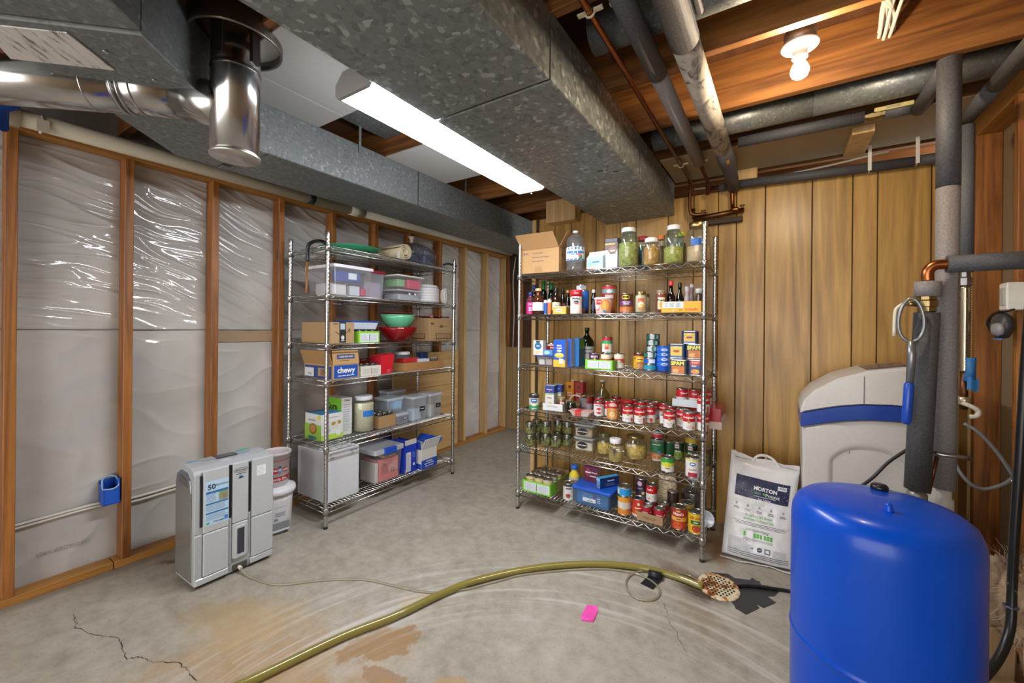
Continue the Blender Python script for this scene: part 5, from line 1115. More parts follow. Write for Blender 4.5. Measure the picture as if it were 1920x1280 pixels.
t = box_item('coffee_canister', 'tall square coffee canister with black lid on the top shelf', 'canister', lc, 0, w_, d_, h_, '#c9c6cb', [('r', 'f', 0, .05, .5, .45, '#c9c3c4'), ('r', 'f', 0, .36, .5, .13, '#5d463e'), ('o', 'f', .1, .22, .36, .14, '#8a5f52'), ('t', 'f', 'Dark', .016, .1, .20, '#efe9e6', .03), ('t', 'f', 'Cherry', .012, .1, .10, '#2a2426', .03), ('r', 'f', -.1, .45, .4, .03, '#d9a23a')], side='#6d5a4c')
obj('lid', MB().box(-w_ / 2 - .002, -d_ / 2 - .002, h_, w_ / 2 + .002, d_ / 2 + .002, h_ + .032, ch=.004), cm('#202229', .4), t)
jar('pasta_jar', 'teal glass jar of green shell pasta with white lid on the top shelf', *rcyl(1160, 1198, 428, 2.61, T), TEAL, '#e8e8ea', PASTA_G, .62, .66, .74)
jar('red_lid_jar', 'jar with red lid behind the pasta jars on the top shelf', *rcyl(1194, 1217, 444, 2.80, T), CLEAR, '#b3262c', cm('#456a74', .5), .7, .8, .8)
jar('pasta_jar', 'smaller clear jar of spiral pasta with white lid on the top shelf', *rcyl(1206, 1237, 447, 2.59, T), CLEAR, '#ece9e6', food('spiral_pasta', ['#b08a34', '#cda044', '#b5642c', '#dcc27a'], 85), .68, .76, .78)
jar('orange_lid_jar', 'jar with orange lid behind the pasta jars on the top shelf', *rcyl(1230, 1248, 442, 2.80, T), CLEAR, '#d9782c', cm('#8d6a3a', .5), .7, .85, .8)
jar('pasta_jar', 'tall teal glass jar half full of yellow pasta with white lid', *rcyl(1244, 1283, 423, 2.60, T), TEAL, '#e8e8ea', PASTA, .44, .62, .74)
jar('yellow_lid_jar', 'jar with yellow-green lid between the tall jars on the top shelf', *rcyl(1268, 1287, 436, 2.80, T), CLEAR, '#c9c93a', cm('#7d7a4a', .5), .7, .8, .8)
jar('flour_jar', 'wide glass jar of flour with gold lid and blue tape on the top shelf', *rcyl(1286, 1334, 418, 2.63, T), CLEAR, '#b59a5c', FLOUR, .42, .72, .76, deco=[('r', .50, .030, .019, '#2a66b8', -.2)], lidm=metal('gold_lid', '#c0a468', .3))
# ---- second shelf
T = TR_[2]
bottle('juice_bottle', 'clear bottle with bright pink label at the left end of the second shelf', *rcyl(988, 1001, 548, 2.64, T), glassy('pinkish', '#d9b0b8', .05, .3, 1, '#b56a80'), '#1f3f9a', .5, .66, .12, bands=[(.04, .56, '#d42a80')], deco=[('t', 'Pink', .013, .47, '#fbe3ee', .03), ('l' if 0 else 'r', .30, .012, .006, '#f6cfe0', 0), ('r', .20, .012, .005, '#f6cfe0', 0)])
bottle('syrup_bottle', 'amber syrup bottle with handwritten white label on the second shelf', *rcyl(999.5, 1019.5, 541, 2.575, T), glassy('amber', '#a3602e', .04, .5, 1, '#7d4320'), '#c9a878', .45, .55, .1, bands=[(.14, .46, '#dcdde0')], deco=[('r', .38, .012, .0015, '#8fb4d0', 0), ('r', .32, .012, .0015, '#8fb4d0', 0), ('r', .26, .012, .0015, '#9ac0c4', 0), ('r', .20, .012, .0015, '#9ac0c4', 0)])
DRKG = glassy('dark_green_glass', '#18200f', .04, .75, 1, '#0f150c'); DRKB = glassy('dark_brown_glass', '#24120a', .04, .75, 1, '#170c08')
bottle('oil_bottle', 'dark bottle with tall green cap, left of the two green-capped ones', *rcyl(1014, 1025, 527, 2.74, T), DRKG, '#0f6a35', .5, .6, .25)
bottle('oil_bottle', 'dark bottle with tall green cap, right of the two green-capped ones', *rcyl(1028, 1040, 530, 2.76, T), DRKG, '#0f6a35', .5, .6, .22)
bottle('sauce_bottle', 'dark bottle with blue cap behind the pink-labelled bottle', *rcyl(996, 1008, 534, 2.72, T), DRKB, '#1a3d94', .5, .6, .16)
can('spray_can', 'slim bright blue can between the syrup bottle and the orange can', *rcyl(1019.5, 1026.5, 562, 2.60, T), [(0, .82, '#1c56b4'), (.82, 1, '#cfd6de')])
can('spray_can', 'slim orange can beside the slim blue can on the second shelf', *rcyl(1027, 1034, 560, 2.61, T), [(0, .80, '#e0752a'), (.80, 1, '#d8d3cf')])
bottle('whisky_bottle', 'dark bottle with cream label behind the yellow tub', *rcyl(1034, 1051, 540, 2.66, T), glassy('brown_glass', '#6d4a28', .04, .5, 1, '#4a2f18'), '#1c1c20', .45, .55, .18, bands=[(.16, .46, '#d8cfae')], deco=[('r', .34, .009, .004, '#8d9bb0', 0)])
lc, rz, w_, d_, h_ = rbox(1036, 1060.5, 576, 2.555, T, .06)
t = box_item('butter_tub', 'small yellow spread tub with white lid at the front of the second shelf', 'tub', lc, .05, w_, d_, h_, '#e6a53a', [('o', 'f', -.05, .05, .30, .28, '#f1d3b0'), ('t', 'f', 'Country', .014, -.05, .05, '#a8225c', .03), ('r', 'f', .3, -.3, .18, .12, '#f0c35a')]); obj('lid', MB().box(-w_ / 2 - .002, -d_ / 2 - .002, h_, w_ / 2 + .002, d_ / 2 + .002, h_ + .006, ch=.002), cm('#e8dcd0', .4), t)
bottle('vinegar_bottle', 'slim black bottle with red-brown label behind the yellow tub', *rcyl(1051, 1060, 539, 2.74, T), DRKB, '#141414', .55, .55, .2, bands=[(.1, .42, '#a4562f')])
bottle('wine_bottle', 'black bottle with gold foil neck behind the malted milk', *rcyl(1060, 1069.5, 544, 2.66, T), DRKG, '#a8854a', .5, .5, .12, bands=[(.04, .36, '#6f7a4a')])
x, y, t_, r, h = rcyl(1070, 1091, 544, 2.575, T)
t = thing('malted_milk_jar', 'white malted milk jar with red lid at the front of the second shelf', 'jar', (x, y, T), facing(x, y)); obj('body', MB().lathe([(r * .93, 0), (r, .006), (r, h * .30), (r * .95, h * .42), (r, h * .58), (r * .98, h * .74), (0, h * .74)], 26), cm('#ddd3c8', .4), t); obj('lid', MB().lathe([(r * 1.02, h * .73), (r * 1.02, h * .96), (r * .95, h), (0, h)], 26), cm('#cf2430', .35), t)
deco_cyl(t, [('t', 'Malted', .020, .64, '#39425e', .03), ('t', 'Milk', .020, .51, '#39425e', .03), ('r', .43, .014, .003, '#b3323a', 0), ('t', 'ORIGINAL', .008, .86, '#fbe9e6', .02)], r * 1.025, h)
can('chip_canister', 'tall blue snack canister with yellow emblem behind the malted milk', *rcyl(1088, 1104, 545, 2.68, T), [(0, .12, '#23160f'), (.12, .3, '#124a9a'), (.3, 1, '#1461c4')], [('r', .72, .007, .030, '#e3b93a', -.7), ('r', .40, .007, .02, '#d9a23a', -.7), ('o', .14, .018, .022, '#b35a26', -.5)])
x, y, t_, r, h = rcyl(1080, 1102, 531, 2.70, T)
t = can('tuna_can', 'white and blue fish tin on top of the blue snack canister', pY(2.68, 1091, 540).x - .002, 2.68, T + pY(2.68, 1096, 545).z - T + .001, .036, .040, [(0, 1, '#cfd3d8')], [('r', .6, .015, .008, '#7f96b4', .1), ('o', .35, .012, .006, '#c9a98f', .2)])
bottle('extract_bottle', 'thin dark bottle with white cap right of the blue canister', *rcyl(1108, 1118.5, 543, 2.65, T), DRKB, '#d9d7d0', .5, .6, .13, bands=[(.2, .4, '#2a3350')])
x, y, t_, r, h = rcyl(1115, 1149, 558, 2.59, T)
t = thing('noodle_cup', 'wide red and white macaroni cup with white lid on the second shelf', 'cup', (x, y, T), facing(x, y)); obj('cup', MB().lathe([(r * .80, 0), (r * .82, .004), (r * .98, h * .9), (0, h * .9)], 30), cm('#d9a89f', .45), t); obj('lid', MB().lathe([(r * 1.0, h * .89), (r * 1.03, h * .9), (r * 1.03, h * .97), (r * .98, h), (0, h)], 30), cm('#ece6e2', .4), t)
deco_cyl(t, [('r', .72, .020, .016, '#c92b2e', -.55), ('o', .48, .034, .040, '#d88a3a', .25), ('o', .50, .022, .028, '#e0a85a', .25), ('o', .15, .010, .008, '#3a86c4', .1), ('r', .40, .012, .014, '#e3ccc8', -.75), ('t', 'ELBOWS', .008, .72, '#fbeeea', .03, -.5)], r * .965, h)
can('oats_can', 'tall red and gold canister behind the macaroni cup', *rcyl(1129, 1157, 536, 2.745, T), [(0, .52, '#b05a33'), (.52, .74, '#a5302a'), (.74, .9, '#7b95a0'), (.9, 1, '#c23a34')], [('t', 'KNIK', .026, .62, '#efe2dc', .04), ('o', .80, .02, .012, '#c9d6dc', 0), ('r', .5, .006, .09, '#a8892f', .9)])
can('bean_can', 'brown and purple baked bean can with yellow emblem on the second shelf', *rcyl(1162, 1187, 550, 2.58, T), [(0, .30, '#b5663c'), (.30, .40, '#6b3520'), (.40, .62, '#64306a'), (.62, 1, '#4f2617')], [('o', .80, .026, .014, '#e3c52e', -.1), ('t', "BUSH'S", .012, .80, '#25210f', .04, -.1), ('t', 'Chili Beans', .008, .55, '#e9dcec', .03), ('r', .46, .018, .003, '#d9c8df', 0), ('o', .18, .022, .018, '#c07a4a', 0)])
jar('sauce_jar', 'white alfredo sauce jar with orange label at the front of the second shelf', *rcyl(1191, 1213, 547, 2.58, T), CLEAR, '#b79f6a', cm('#e0d6b8', .5), .84, .78, .80, deco=[('r', .58, .018, .012, '#cf6a35', 0), ('t', 'CLASSICO', .008, .66, '#a5322c', .03), ('o', .40, .018, .018, '#e8e2cc', 0), ('o', .36, .012, .008, '#d8b83a', .1), ('r', .22, .018, .006, '#d9862f', 0)], lidm=metal('gold_lid', '#c0a468', .3))
jar('sauce_jar', 'second alfredo jar partly hidden behind the front alfredo jar', *rcyl(1199, 1220, 551, 2.70, T), CLEAR, '#b79f6a', cm('#d8c9a0', .5), .84, .78, .80, lidm=metal('gold_lid', '#c0a468', .3))
jar('tomato_sauce_jar', 'red tomato sauce jar with cream label on the second shelf', *rcyl(1229, 1251, 544, 2.60, T), CLEAR, '#8d7a5c', cm('#8f2d16', .4), .88, .80, .80, deco=[('r', .42, .022, .036, '#d8c6a0', 0), ('r', .55, .022, .012, '#e3dcc9', 0), ('t', 'Prego', .020, .55, '#26301f', .04), ('r', .36, .012, .016, '#d09a4a', .1)])
bottle('soy_sauce', 'soy sauce bottle with red cap behind the yellow carton', *rcyl(1250, 1267, 527, 2.64, T), DRKB, '#e03a48', .42, .42, .14, bands=[(.06, .36, '#ccc2c8')])
bottle('soy_sauce', 'dark sauce bottle with yellow label behind the yellow carton', *rcyl(1267, 1283, 530, 2.66, T), DRKB, '#26221c', .42, .42, .16, bands=[(.06, .24, '#a9a590'), (.24, .36, '#b89a2c')])
bottle('spice_bottle', 'pale mauve spice bottle, left of the two near the right post', *rcyl(1283, 1294, 537, 2.64, T), cm('#a1939d', .4), '#b5a9b2', .7, .5, .2)
bottle('spice_bottle', 'pale mauve spice bottle, right of the two near the right post', *rcyl(1292, 1303, 533, 2.70, T), cm('#9a8388', .4), '#c2bac0', .7, .5, .12)
jar('jam_jar', 'small dark jam jar with white lid beside the right post', *rcyl(1303, 1318, 541, 2.63, T), CLEAR, '#cfcfd0', cm('#4a2015', .4), .8, .85, .82, deco=[('r', .35, .012, .012, '#d6cfd2', 0)])
lc, rz, w_, d_, h_ = rbox(1240, 1315, 565, 2.55, T, .055)
box_item('pasta_carton', 'long yellow food carton lying in front of the sauce bottles', 'carton', lc, 0, w_, d_, h_, '#e4a92c', [('r', 'f', -.20, .2, .27, .28, '#ccd3d6'), ('l', 'f', -.36, .2, .1, .4, 6, '#6f7f8a'), ('l', 'f', -.22, .2, .12, .4, 6, '#6f7f8a'), ('l', 'f', -.06, .2, .12, .4, 6, '#6f7f8a'), ('t', 'f', 'Adolfo', .020, .30, -.22, '#d2601c', .02), ('o', 'f', .13, -.22, .025, .10, '#d2601c'), ('o', 'f', -.18, -.3, .02, .09, '#e9dccb'), ('r', 'f', .0, -.25, .05, .03, '#6b5b2c')], top='#e8c05a')
# ---- third shelf
T = TR_[3]
bin_('food_container', 'clear oval food box with blue lid under the white oatmeal box', (-1.395, 2.625, T), 0, .142, .11, .072, PET, cm('#3f4f9a', .3), .008, .84, 'container', [(-.38, -.35, .05, -.05, .3, .62, '#c9c6c2'), (0, -.3, .05, .35, .3, .7, '#b9a6a2')])
zt = T + .0725
lc, rz, w_, d_, h_ = rbox(1000, 1018, 638, 2.575, zt, .045)
box_item('oatmeal_box', 'white oatmeal box with blue round emblem on the clear container', 'box', lc, 0, w_, d_, h_, '#d9d8d6', [('o', 'f', 0, .12, .36, .24, '#2a6c9c'), ('t', 'f', 'OATS', .013, 0, .12, '#e9eef2', .03), ('r', 'f', 0, .42, .22, .06, '#4a4440'), ('o', 'f', -.1, -.30, .28, .12, '#d8c79c')])
lc, rz, w_, d_, h_ = rbox(1018.5, 1036, 656, 2.60, zt, .05)
box_item('small_blue_box', 'small light blue box beside the oatmeal box', 'box', lc, 0, w_, d_, h_, '#4d8fc4', [('o', 'f', -.1, 0, .32, .36, '#a8cbe0')])
x = pY(2.67, 1028, 645).x; can('soup_can', 'tall red can standing behind the small blue box', x, 2.725, T, .034, .155, [(0, .55, '#9c8a80'), (.55, .9, '#a81f2a'), (.9, 1, '#d9b9ae')], [('t', 'SOUP', .014, .78, '#f0dcd8', .03)])
lc, rz, w_, d_, h_ = rbox(1038, 1060, 637, 2.545, T, .14)
box_item('macaroni_box', 'blue and yellow macaroni dinner box, front one on the third shelf', 'box', lc, 0, w_, d_, h_, '#1453bd', [('r', 'f', 0, -.37, .5, .13, '#e9b33a'), ('o', 'f', 0, -.07, .40, .10, '#e0b53a'), ('o', 'f', 0, -.05, .30, .06, '#efd27a'), ('t', 'f', 'MAC', .016, 0, .28, '#e8eef8', .04), ('t', 'f', 'CHEESE', .012, 0, .19, '#e8eef8', .04), ('o', 'f', 0, .10, .2, .04, '#e8eef8'), ('r', 'f', .18, -.28, .18, .09, '#e6e2da'), ('l', 'r', 0, -.05, .7, .75, 16, '#7f9ac0')], side='#b5b3b0', top='#2f6bc8')
lc, rz, w_, d_, h_ = rbox(1064, 1071, 635, 2.60, T, .15)
box_item('macaroni_box', 'second blue macaroni box standing behind the front one', 'box', lc, 0, w_, d_, h_, '#1453bd', [('l', 'r', 0, -.05, .7, .75, 16, '#7f9ac0')], side='#b0aeab', top='#2f6bc8')
lc, rz, w_, d_, h_ = rbox(1077, 1086, 634, 2.66, T, .10)
box_item('cereal_box', 'green and blue box beside the dark oil bottle', 'box', lc, 0, w_, d_, h_, '#1d66a8', [('r', 'r', 0, .3, .45, .18, '#4c9a3a'), ('o', 'r', 0, -.05, .25, .15, '#3a5a4a')], side='#1c5a9c', top='#3f9a9c')
bottle('olive_oil', 'tall dark green olive oil bottle with grey label on the third shelf', *rcyl(1088, 1114, 614, 2.83, T), GREENG, '#15200f', .28, .58, .08, bands=[(.16, .50, '#b9bab8')], deco=[('t', 'EXTRA VIRGIN', .012, .42, '#5b5f62', .01), ('t', 'OLIVE OIL', .014, .33, '#5b5f62', .01)])
tray('green_tray', 'bright green cut carton tray holding cans on the third shelf', (-.985, 2.635, T), 0, .185, .17, .062, '#79c832', [('r', 'f', -.21, 0, .20, .38, '#d6dade'), ('r', 'f', .22, 0, .22, .38, '#d6dade'), ('l', 'f', -.21, 0, .36, .6, 6, '#a9b5c0'), ('l', 'f', .22, 0, .40, .6, 6, '#a9b5c0'), ('r', 'f', 0, 0, .008, .30, '#5a3a30'), ('r', 'r', .1, 0, .28, .40, '#9a8a5c')], inside='#b08f60')
TOM = [(0, .38, '#d9d2c4'), (.38, .68, '#c84a35'), (.68, 1, '#e3d8c0')]; zc = T + .003
for k, (x_, y_) in enumerate(((-.955, 2.60), (-.902 + .012, 2.665), (-.965, 2.680))): can('tomato_can', 'red and cream tomato can in the green tray, %s' % ('front one', 'right rear one', 'left rear one')[k], x_ + .002, y_, zc, .0335, .100, TOM, [('o', .42, .018, .014, '#9fc4b4', 0)], group='tomato cans in the green tray')
can('bean_can', 'purple-labelled can at the left end of the green tray', -1.035, 2.60, zc, .034, .098, [(0, .6, '#24406f'), (.6, 1, '#5a2a58')], [('t', "BING'S", .016, .78, '#e9dff0', .04), ('o', .62, .007, .006, '#d8cf5a', .1)])
can('dog_food_can', 'white can with red top standing on the cans in the green tray', -.962, 2.642, zc + .101, .033, .108, [(0, .58, '#d8d6d2'), (.58, .80, '#3a9a6a'), (.80, 1, '#b8222f')], [('o', .50, .008, .008, '#e3a04a', -.3), ('o', .50, .008, .008, '#e3a04a', .2), ('o', .32, .015, .012, '#c85a2a', -.1), ('t', 'NATURAL', .007, .12, '#8fa5c0', .02)])
can('bean_can', 'yellow bean can with dark red top standing alone on the third shelf', -.775, 2.735, T, .038, .110, [(0, .84, '#d9a21f'), (.84, 1, '#6d2222')], [('o', .24, .026, .024, '#9a5c42', .1), ('o', .24, .020, .018, '#b57a5c', .1), ('o', .60, .026, .016, '#e8c83a', .1), ('t', 'Beans', .012, .60, '#5a3a12', .02, .1), ('o', .66, .007, .007, '#6b6450', -.8)])
TUN = [(0, 1, '#2f6f62')]; TD = [('r', .5, .015, .014, '#c6cfd2', -.35), ('r', .5, .008, .012, '#8fb9b0', .5)]
for k in range(3): can('tuna_can', 'teal tuna can, %s of the stacked teal tuna cans from the top' % ordn(2 - k), -.690, 2.742, T + .0805 + .0385 * k + .0385, .0415, .038, TUN, TD, group='stacked teal tuna cans', jit=.2 * (k - 1))
can('tuna_can', 'teal tuna can resting on the lower blue tuna tins', -.700, 2.722, T + .0805, .0425, .038, TUN, TD, jit=.3)
for k, c_ in enumerate(('#1f8fae', '#1a58b8')): can('tuna_can', '%s tuna tin in the low pair left of the blue shrink pack' % ('turquoise lower', 'royal blue upper')[k], -.700, 2.722, T + .040 * k, .0425, .0395, [(0, 1, c_)], [('r', .5, .020, .012, '#d3d9e2', .2)] if k else [])
t = thing('tuna_pack', 'blue shrink-wrapped column of four cans on the third shelf', 'multipack', (-.612, 2.715, T), facing(-.612, 2.715)); obj('wrap', MB().lathe([(.042, 0), (.044, .003), (.044, .150), (.041, .158), (0, .158)], 26), cm('#1556be', .2, 0, .5, .4), t)
for k in range(4): obj('band', MB().lathe([(.0445, .030 + k * .030), (.0458, .033 + k * .030), (.0458, .052 + k * .030), (.0445, .055 + k * .030)], 26), cm('#2a6cd0', .25), t)
deco_cyl(t, [('o', .29 + .19 * k, .020, .008, '#c9d6ee', 0) for k in range(4)] + [('t', 'TUNA', .009, .29 + .19 * k, '#16408e', .04) for k in range(4)], .0462, .158)
def spam(name, label, x, y, T, col, prints, w_=.098, d_=.055, h_=.088, rz=0.0):
    t = thing(name, label, 'can', (x, y, T), rz, None); c = .016; pts = []
    for sx, sy, a0 in ((1, -1, -PI / 2), (1, 1, 0), (-1, 1, PI / 2), (-1, -1, PI)):
        for k in range(4): a = a0 + k * PI / 6; pts.append((sx * (w_ / 2 - c) + c * math.cos(a), sy * (d_ / 2 - c) + c * math.sin(a)))
    obj('tin', MB().prism(pts, 0, h_, ch=.0015), TIN, t); obj('label', MB().prism([(p[0] * 1.006, p[1] * 1.01) for p in pts], .005, h_ - .005), cm(col, .4), t); face_print(t, prints, w_ * .99, d_ * 1.016, h_, 'print'); return t
SPP = [('r', 'f', 0, -.22, .34, .20, '#c27a3a'), ('o', 'f', -.1, -.25, .20, .14, '#e0a86a'), ('o', 'f', .15, -.26, .14, .12, '#d06a3a'), ('r', 'f', 0, .02, .34, .05, '#c8742a'), ('t', 'f', 'SPAM', .030, -.03, .24, '#eedc5a', .05)]
LUN = [('r', 'f', 0, -.02, .34, .34, '#d9b85a'), ('o', 'f', 0, -.02, .2, .10, '#c98a3a'), ('t', 'f', 'Treet', .013, 0, .0, '#8a2f22', .03), ('r', 'f', 0, -.38, .34, .05, '#2f6fae'), ('o', 'f', 0, .25, .16, .05, '#e3d7a0')]
RBF = [('r', 'f', 0, .30, .34, .13, '#c23a2c'), ('r', 'f', 0, .08, .34, .10, '#1f4f86'), ('t', 'f', 'BEEF', .013, -.08, .10, '#e0d3bf', .03), ('o', 'f', 0, -.24, .30, .16, '#d98a5a'), ('o', 'f', .12, -.20, .14, .08, '#c9b04a'), ('t', 'f', 'ROAST', .011, 0, .31, '#f0dccb', .03)]
spam('luncheon_can', 'blue and yellow luncheon meat can, topmost of the stacked rectangular cans', -.452, 2.66, T + .1785, '#1d3564', LUN, .092, .055, .078)
spam('luncheon_can', 'blue and yellow luncheon meat can, left one of the middle tier', -.525, 2.66, T + .0895, '#24406f', LUN)
spam('luncheon_can', 'luncheon meat can with yellow lettering in the middle tier next to the right post', -.424, 2.66, T + .0895, '#2c3a5a', SPP)
spam('luncheon_can', 'luncheon meat can with yellow lettering at the front of the lowest tier', -.497, 2.572, T, '#2f3a4c', SPP, .104, .055, .088); spam('luncheon_can', 'red and blue roast beef can at the right end of the third shelf', -.404, 2.572, T, '#34405a', RBF, .078, .055, .090)
for k, x_ in enumerate((-.525, -.424)): spam('luncheon_can', 'luncheon meat can in the hidden back row under the %s stack' % ('left', 'right')[k], x_, 2.66, T, '#2c3a5a', [])
# ---- fourth shelf (soups)
T = TR_[4]
can('bean_can', 'blue and green bean can with black top at the left end of the soup shelf', -1.478, 2.575, T, .037, .112, [(0, .30, '#3f9155'), (.30, .80, '#cbbfa8'), (.80, 1, '#2b2c30')], [('o', .50, .026, .026, '#e3dccb', 0), ('r', .62, .024, .012, '#2a6cae', 0), ('t', 'BLACK', .012, .62, '#eef2f5', .04), ('t', 'BEANS', .010, .50, '#2a4f8a', .03), ('r', .12, .018, .003, '#cfe3d2', 0)])
tray('white_tray', 'white cardboard tray holding broth cartons and salsa', (-1.355, 2.705, T), .1, .15, .20, .050, '#d6d6d8', [('l', 'f', 0, .1, .6, .3, 2, '#8a8a92')])
for k, (x_, y_) in enumerate(((-1.388, 2.665), (-1.370, 2.745))):
    t = box_item('broth_carton', 'blue and white broth carton, %s of the pair' % ('front one', 'rear one')[k], 'carton', (x_, y_, T + .003), .1, .068, .062, .168, '#d8dad6', [('r', 'f', 0, .34, .5, .16, '#1c3f9c'), ('t', 'f', 'Swanson', .012, 0, .34, '#e8eaf2', .03), ('o', 'f', 0, .27, .12, .03, '#c2323a'), ('r', 'f', 0, .15, .5, .02, '#86c25a'), ('t', 'f', 'CHICKEN', .010, 0, -.02, '#b0533a', .02), ('o', 'f', .1, -.30, .25, .10, '#dcae4a'), ('r', 'r', 0, .34, .5, .16, '#1a3a90'), ('l', 'r', 0, -.15, .7, .6, 9, '#8a93a5')], group='blue and white broth cartons')
for x_, c_, nm in ((-1.318, '#d98a1e', 'orange'), (-1.245, '#a81c26', 'red')):
    t = box_item('broth_carton', '%s broth carton standing at the back of the soup shelf' % nm, 'carton', (x_, 2.86, T), 0, .066, .06, .185, c_, [('o', 'f', 0, .30, .16, .06, '#2b2f2c'), ('t', 'f', 'Broth', .016, 0, .05, '#f0e3d8', .03), ('r', 'f', 0, -.05, .32, .02, '#e3d3dc'), ('l', 'f', 0, -.25, .5, .2, 4, '#e3b0a0')], side=c_); obj('cap', MB().lathe([(.011, .185), (.011, .197), (0, .198)], 14, c=(.012, 0, 0)), cm('#d8cdc6', .4), t)
jar('salsa_jar', 'salsa jar with white label in the white tray', -1.302, 2.665, T + .003, .030, .095, CLEAR, '#9a8a5a', cm('#9c4a26', .4), .85, .85, .82, deco=[('r', .45, .015, .016, '#e3dccb', .1), ('o', .45, .010, .008, '#b04a3a', .1)])
jar('pickle_jar', 'short dark green pickle jar behind the film-wrapped food tray', -1.212, 2.632, T, .036, .075, GREENG, '#2a3a1c', cm('#1c2a10', .4), .7, .8, .8)
t = thing('basket', 'small wicker basket with white handle behind the white tray', 'basket', (-1.225, 2.74, T)); obj('bowl', MB().lathe([(.035, 0), (.045, .03), (.05, .055), (.046, .055), (.04, .03)], 20), wood('wicker', '#7d5232', '#a8794c', 'x', 4, .7, knots=False), t); obj('handle', MB().tube([(.05 * math.cos(a), 0, .05 + .055 * math.sin(a)) for a in [k * PI / 12 for k in range(13)]], .005, 8), cm('#d6ccc0', .5), t)
t = thing('food_tray', 'film-wrapped white plastic food tray with red label at the shelf front', 'tray', (-1.115, 2.585, T), .12); mb = MB(); mb.prism([(-.05, -.035), (.05, -.035), (.055, -.02), (.055, .03), (-.055, .03), (-.055, -.02)], 0, .030); mb.v = [(a * (1 + .35 * c_ / .03), b * (1 + .35 * c_ / .03), c_) for a, b, c_ in mb.v]; obj('tray', mb, cm('#d5cdc6', .35), t)
mb = MB(); mb.box(-.078, -.05, .030, .078, .045, .034, ch=.001); obj('film_lid', mb, cm('#d8a39a', .2), t); mb = MB(); mb.box(-.032, -.052, .006, .008, -.0505, .034); mb.box(-.032, -.052, .034, .008, .03, .0355); obj('label', mb, cm('#c4292c', .4), t)
can('peach_can', 'orange and pink can at the back beside the foil box', -1.188, 2.815, T, .034, .105, [(0, .5, '#cfa08c'), (.5, 1, '#d98a3a')], [('r', .7, .02, .012, '#e3d3c4', .2)])
box_item('foil_box', 'silver foil-wrapped box lying on the soup shelf', 'box', (-1.132, 2.74, T), -.12, .055, .15, .105, metal('crumpled_foil', '#c4c2c8', .25), [('r', 'f', 0, -.35, .4, .1, '#8a90a8')])
bottle('glass_carafe', 'clear glass bottle of pale oil at the back of the soup shelf', *rcyl(1117, 1144, 712, 2.86, T), glassy('pale_oil', '#cfc79a', .04, .25, 1, '#9c9464'), '#a9a89a', .32, .45, .06)
def soup(mesh_root, x, y, T, label, group, jit=0.0): return dup(mesh_root, (x, y, T), facing(x, y) + jit, label, group)
SR, SHH = .0335, .104
RW_ = [(0, .50, '#dcd9d6'), (.50, 1, '#bf1a26')]
protoS = {}
def soup_kind(kind, x, y, T, label, group, jit=0.0):
    if kind not in protoS:
        ext = {'tomato': [('o', .20, .010, .013, '#c8402c', .75), ('t', 'Tomato', .009, .26, '#8a3a4a', .01)], 'veg': [('r', .22, .007, .017, '#b5603a', .75), ('t', 'Vegetable', .008, .30, '#b02a5a', .01), ('t', 'Beef', .008, .20, '#b02a5a', .01)], 'broc': [('o', .17, .010, .014, '#6a7a3a', .75), ('t', 'Broccoli', .008, .30, '#c03a5a', .01), ('t', 'Cheese', .008, .21, '#c03a5a', .01)], 'noodle': [('o', .18, .010, .011, '#d09a6a', .75), ('t', 'Chicken', .008, .27, '#c04a5a', .01), ('t', 'Noodle', .008, .18, '#c04a5a', .01)]}[kind]
        protoS[kind] = can('soup_can', label, x, y, T, SR, SHH, RW_, [('t', "Campbell's", .0165, .74, '#f4e9e6', .03), ('o', .50, .0085, .0085, '#a98a4a', 0)] + ext, group=group, jit=jit); return protoS[kind]
    return soup(protoS[kind], x, y, T, label, group, jit)
G = 'red and white soup cans on the fourth shelf'
for k, (kd, x_, y_) in enumerate((('tomato', -.797, 2.572), ('veg', -.722, 2.572), ('broc', -.548, 2.572), ('noodle', -.440, 2.572), ('veg', -.368, 2.600))): soup_kind(kd, x_, y_, T, 'red and white soup can, %s from left in the front row' % ordn(k), G, .0)
soup_kind('tomato', -.680, 2.640, T, 'red and white soup can just behind the second front one', G, -.5); soup_kind('broc', -.490, 2.650, T, 'red and white soup can between the third and fourth front ones', G, -.2)
soup_kind('veg', -.368, 2.600, T + SHH + .0005, 'red and white soup can stacked on the fifth front one', G)
for k, (kd, x_, y_, j) in enumerate((('tomato', -1.058, 2.765, .2), ('veg', -.978, 2.885, .4), ('noodle', -.832, 2.84, -.6), ('broc', -.770, 2.775, .5), ('tomato', -.701, 2.770, .9), ('veg', -.755, 2.850, 1.2), ('broc', -.684, 2.848, 1.5), ('noodle', -.628, 2.80, -.3), ('tomato', -.57, 2.72, 0.1))): soup_kind(kd, x_, y_, T, 'red and white soup can, %s from left in the back rows' % ordn(k), G, j)
can('milk_can', 'white and red evaporated milk can with blue lettering in the soup row', -1.015, 2.640, T, .0345, .100, [(0, .16, '#d9d6d6'), (.16, .86, '#dcd9d8'), (.86, 1, '#b52430')], [('o', .38, .020, .022, '#c22a38', 0), ('t', 'EVAPORATED', .009, .72, '#27406e', .03), ('r', .38, .014, .003, '#f3e6e6', 0)])
can('soup_can', 'tall picture-labelled chunky soup can in the middle of the soup shelf', -.905, 2.600, T, .038, .122, [(0, .62, '#c98a4a'), (.62, 1, '#b81f26')], [('o', .34, .030, .034, '#d9a05a', 0), ('o', .30, .018, .018, '#e3c48a', -.1), ('t', 'Chunky', .018, .76, '#f0e3da', .04), ('o', .84, .018, .005, '#d9c9c0', 0)])
can('soup_can', 'short red soup can with blank white panel left of the chunky soup', -.972, 2.690, T, .036, .100, [(0, .5, '#d8d5d6'), (.5, 1, '#b81f2a')], [('t', 'Sun', .018, .72, '#f0e3e0', .04)])
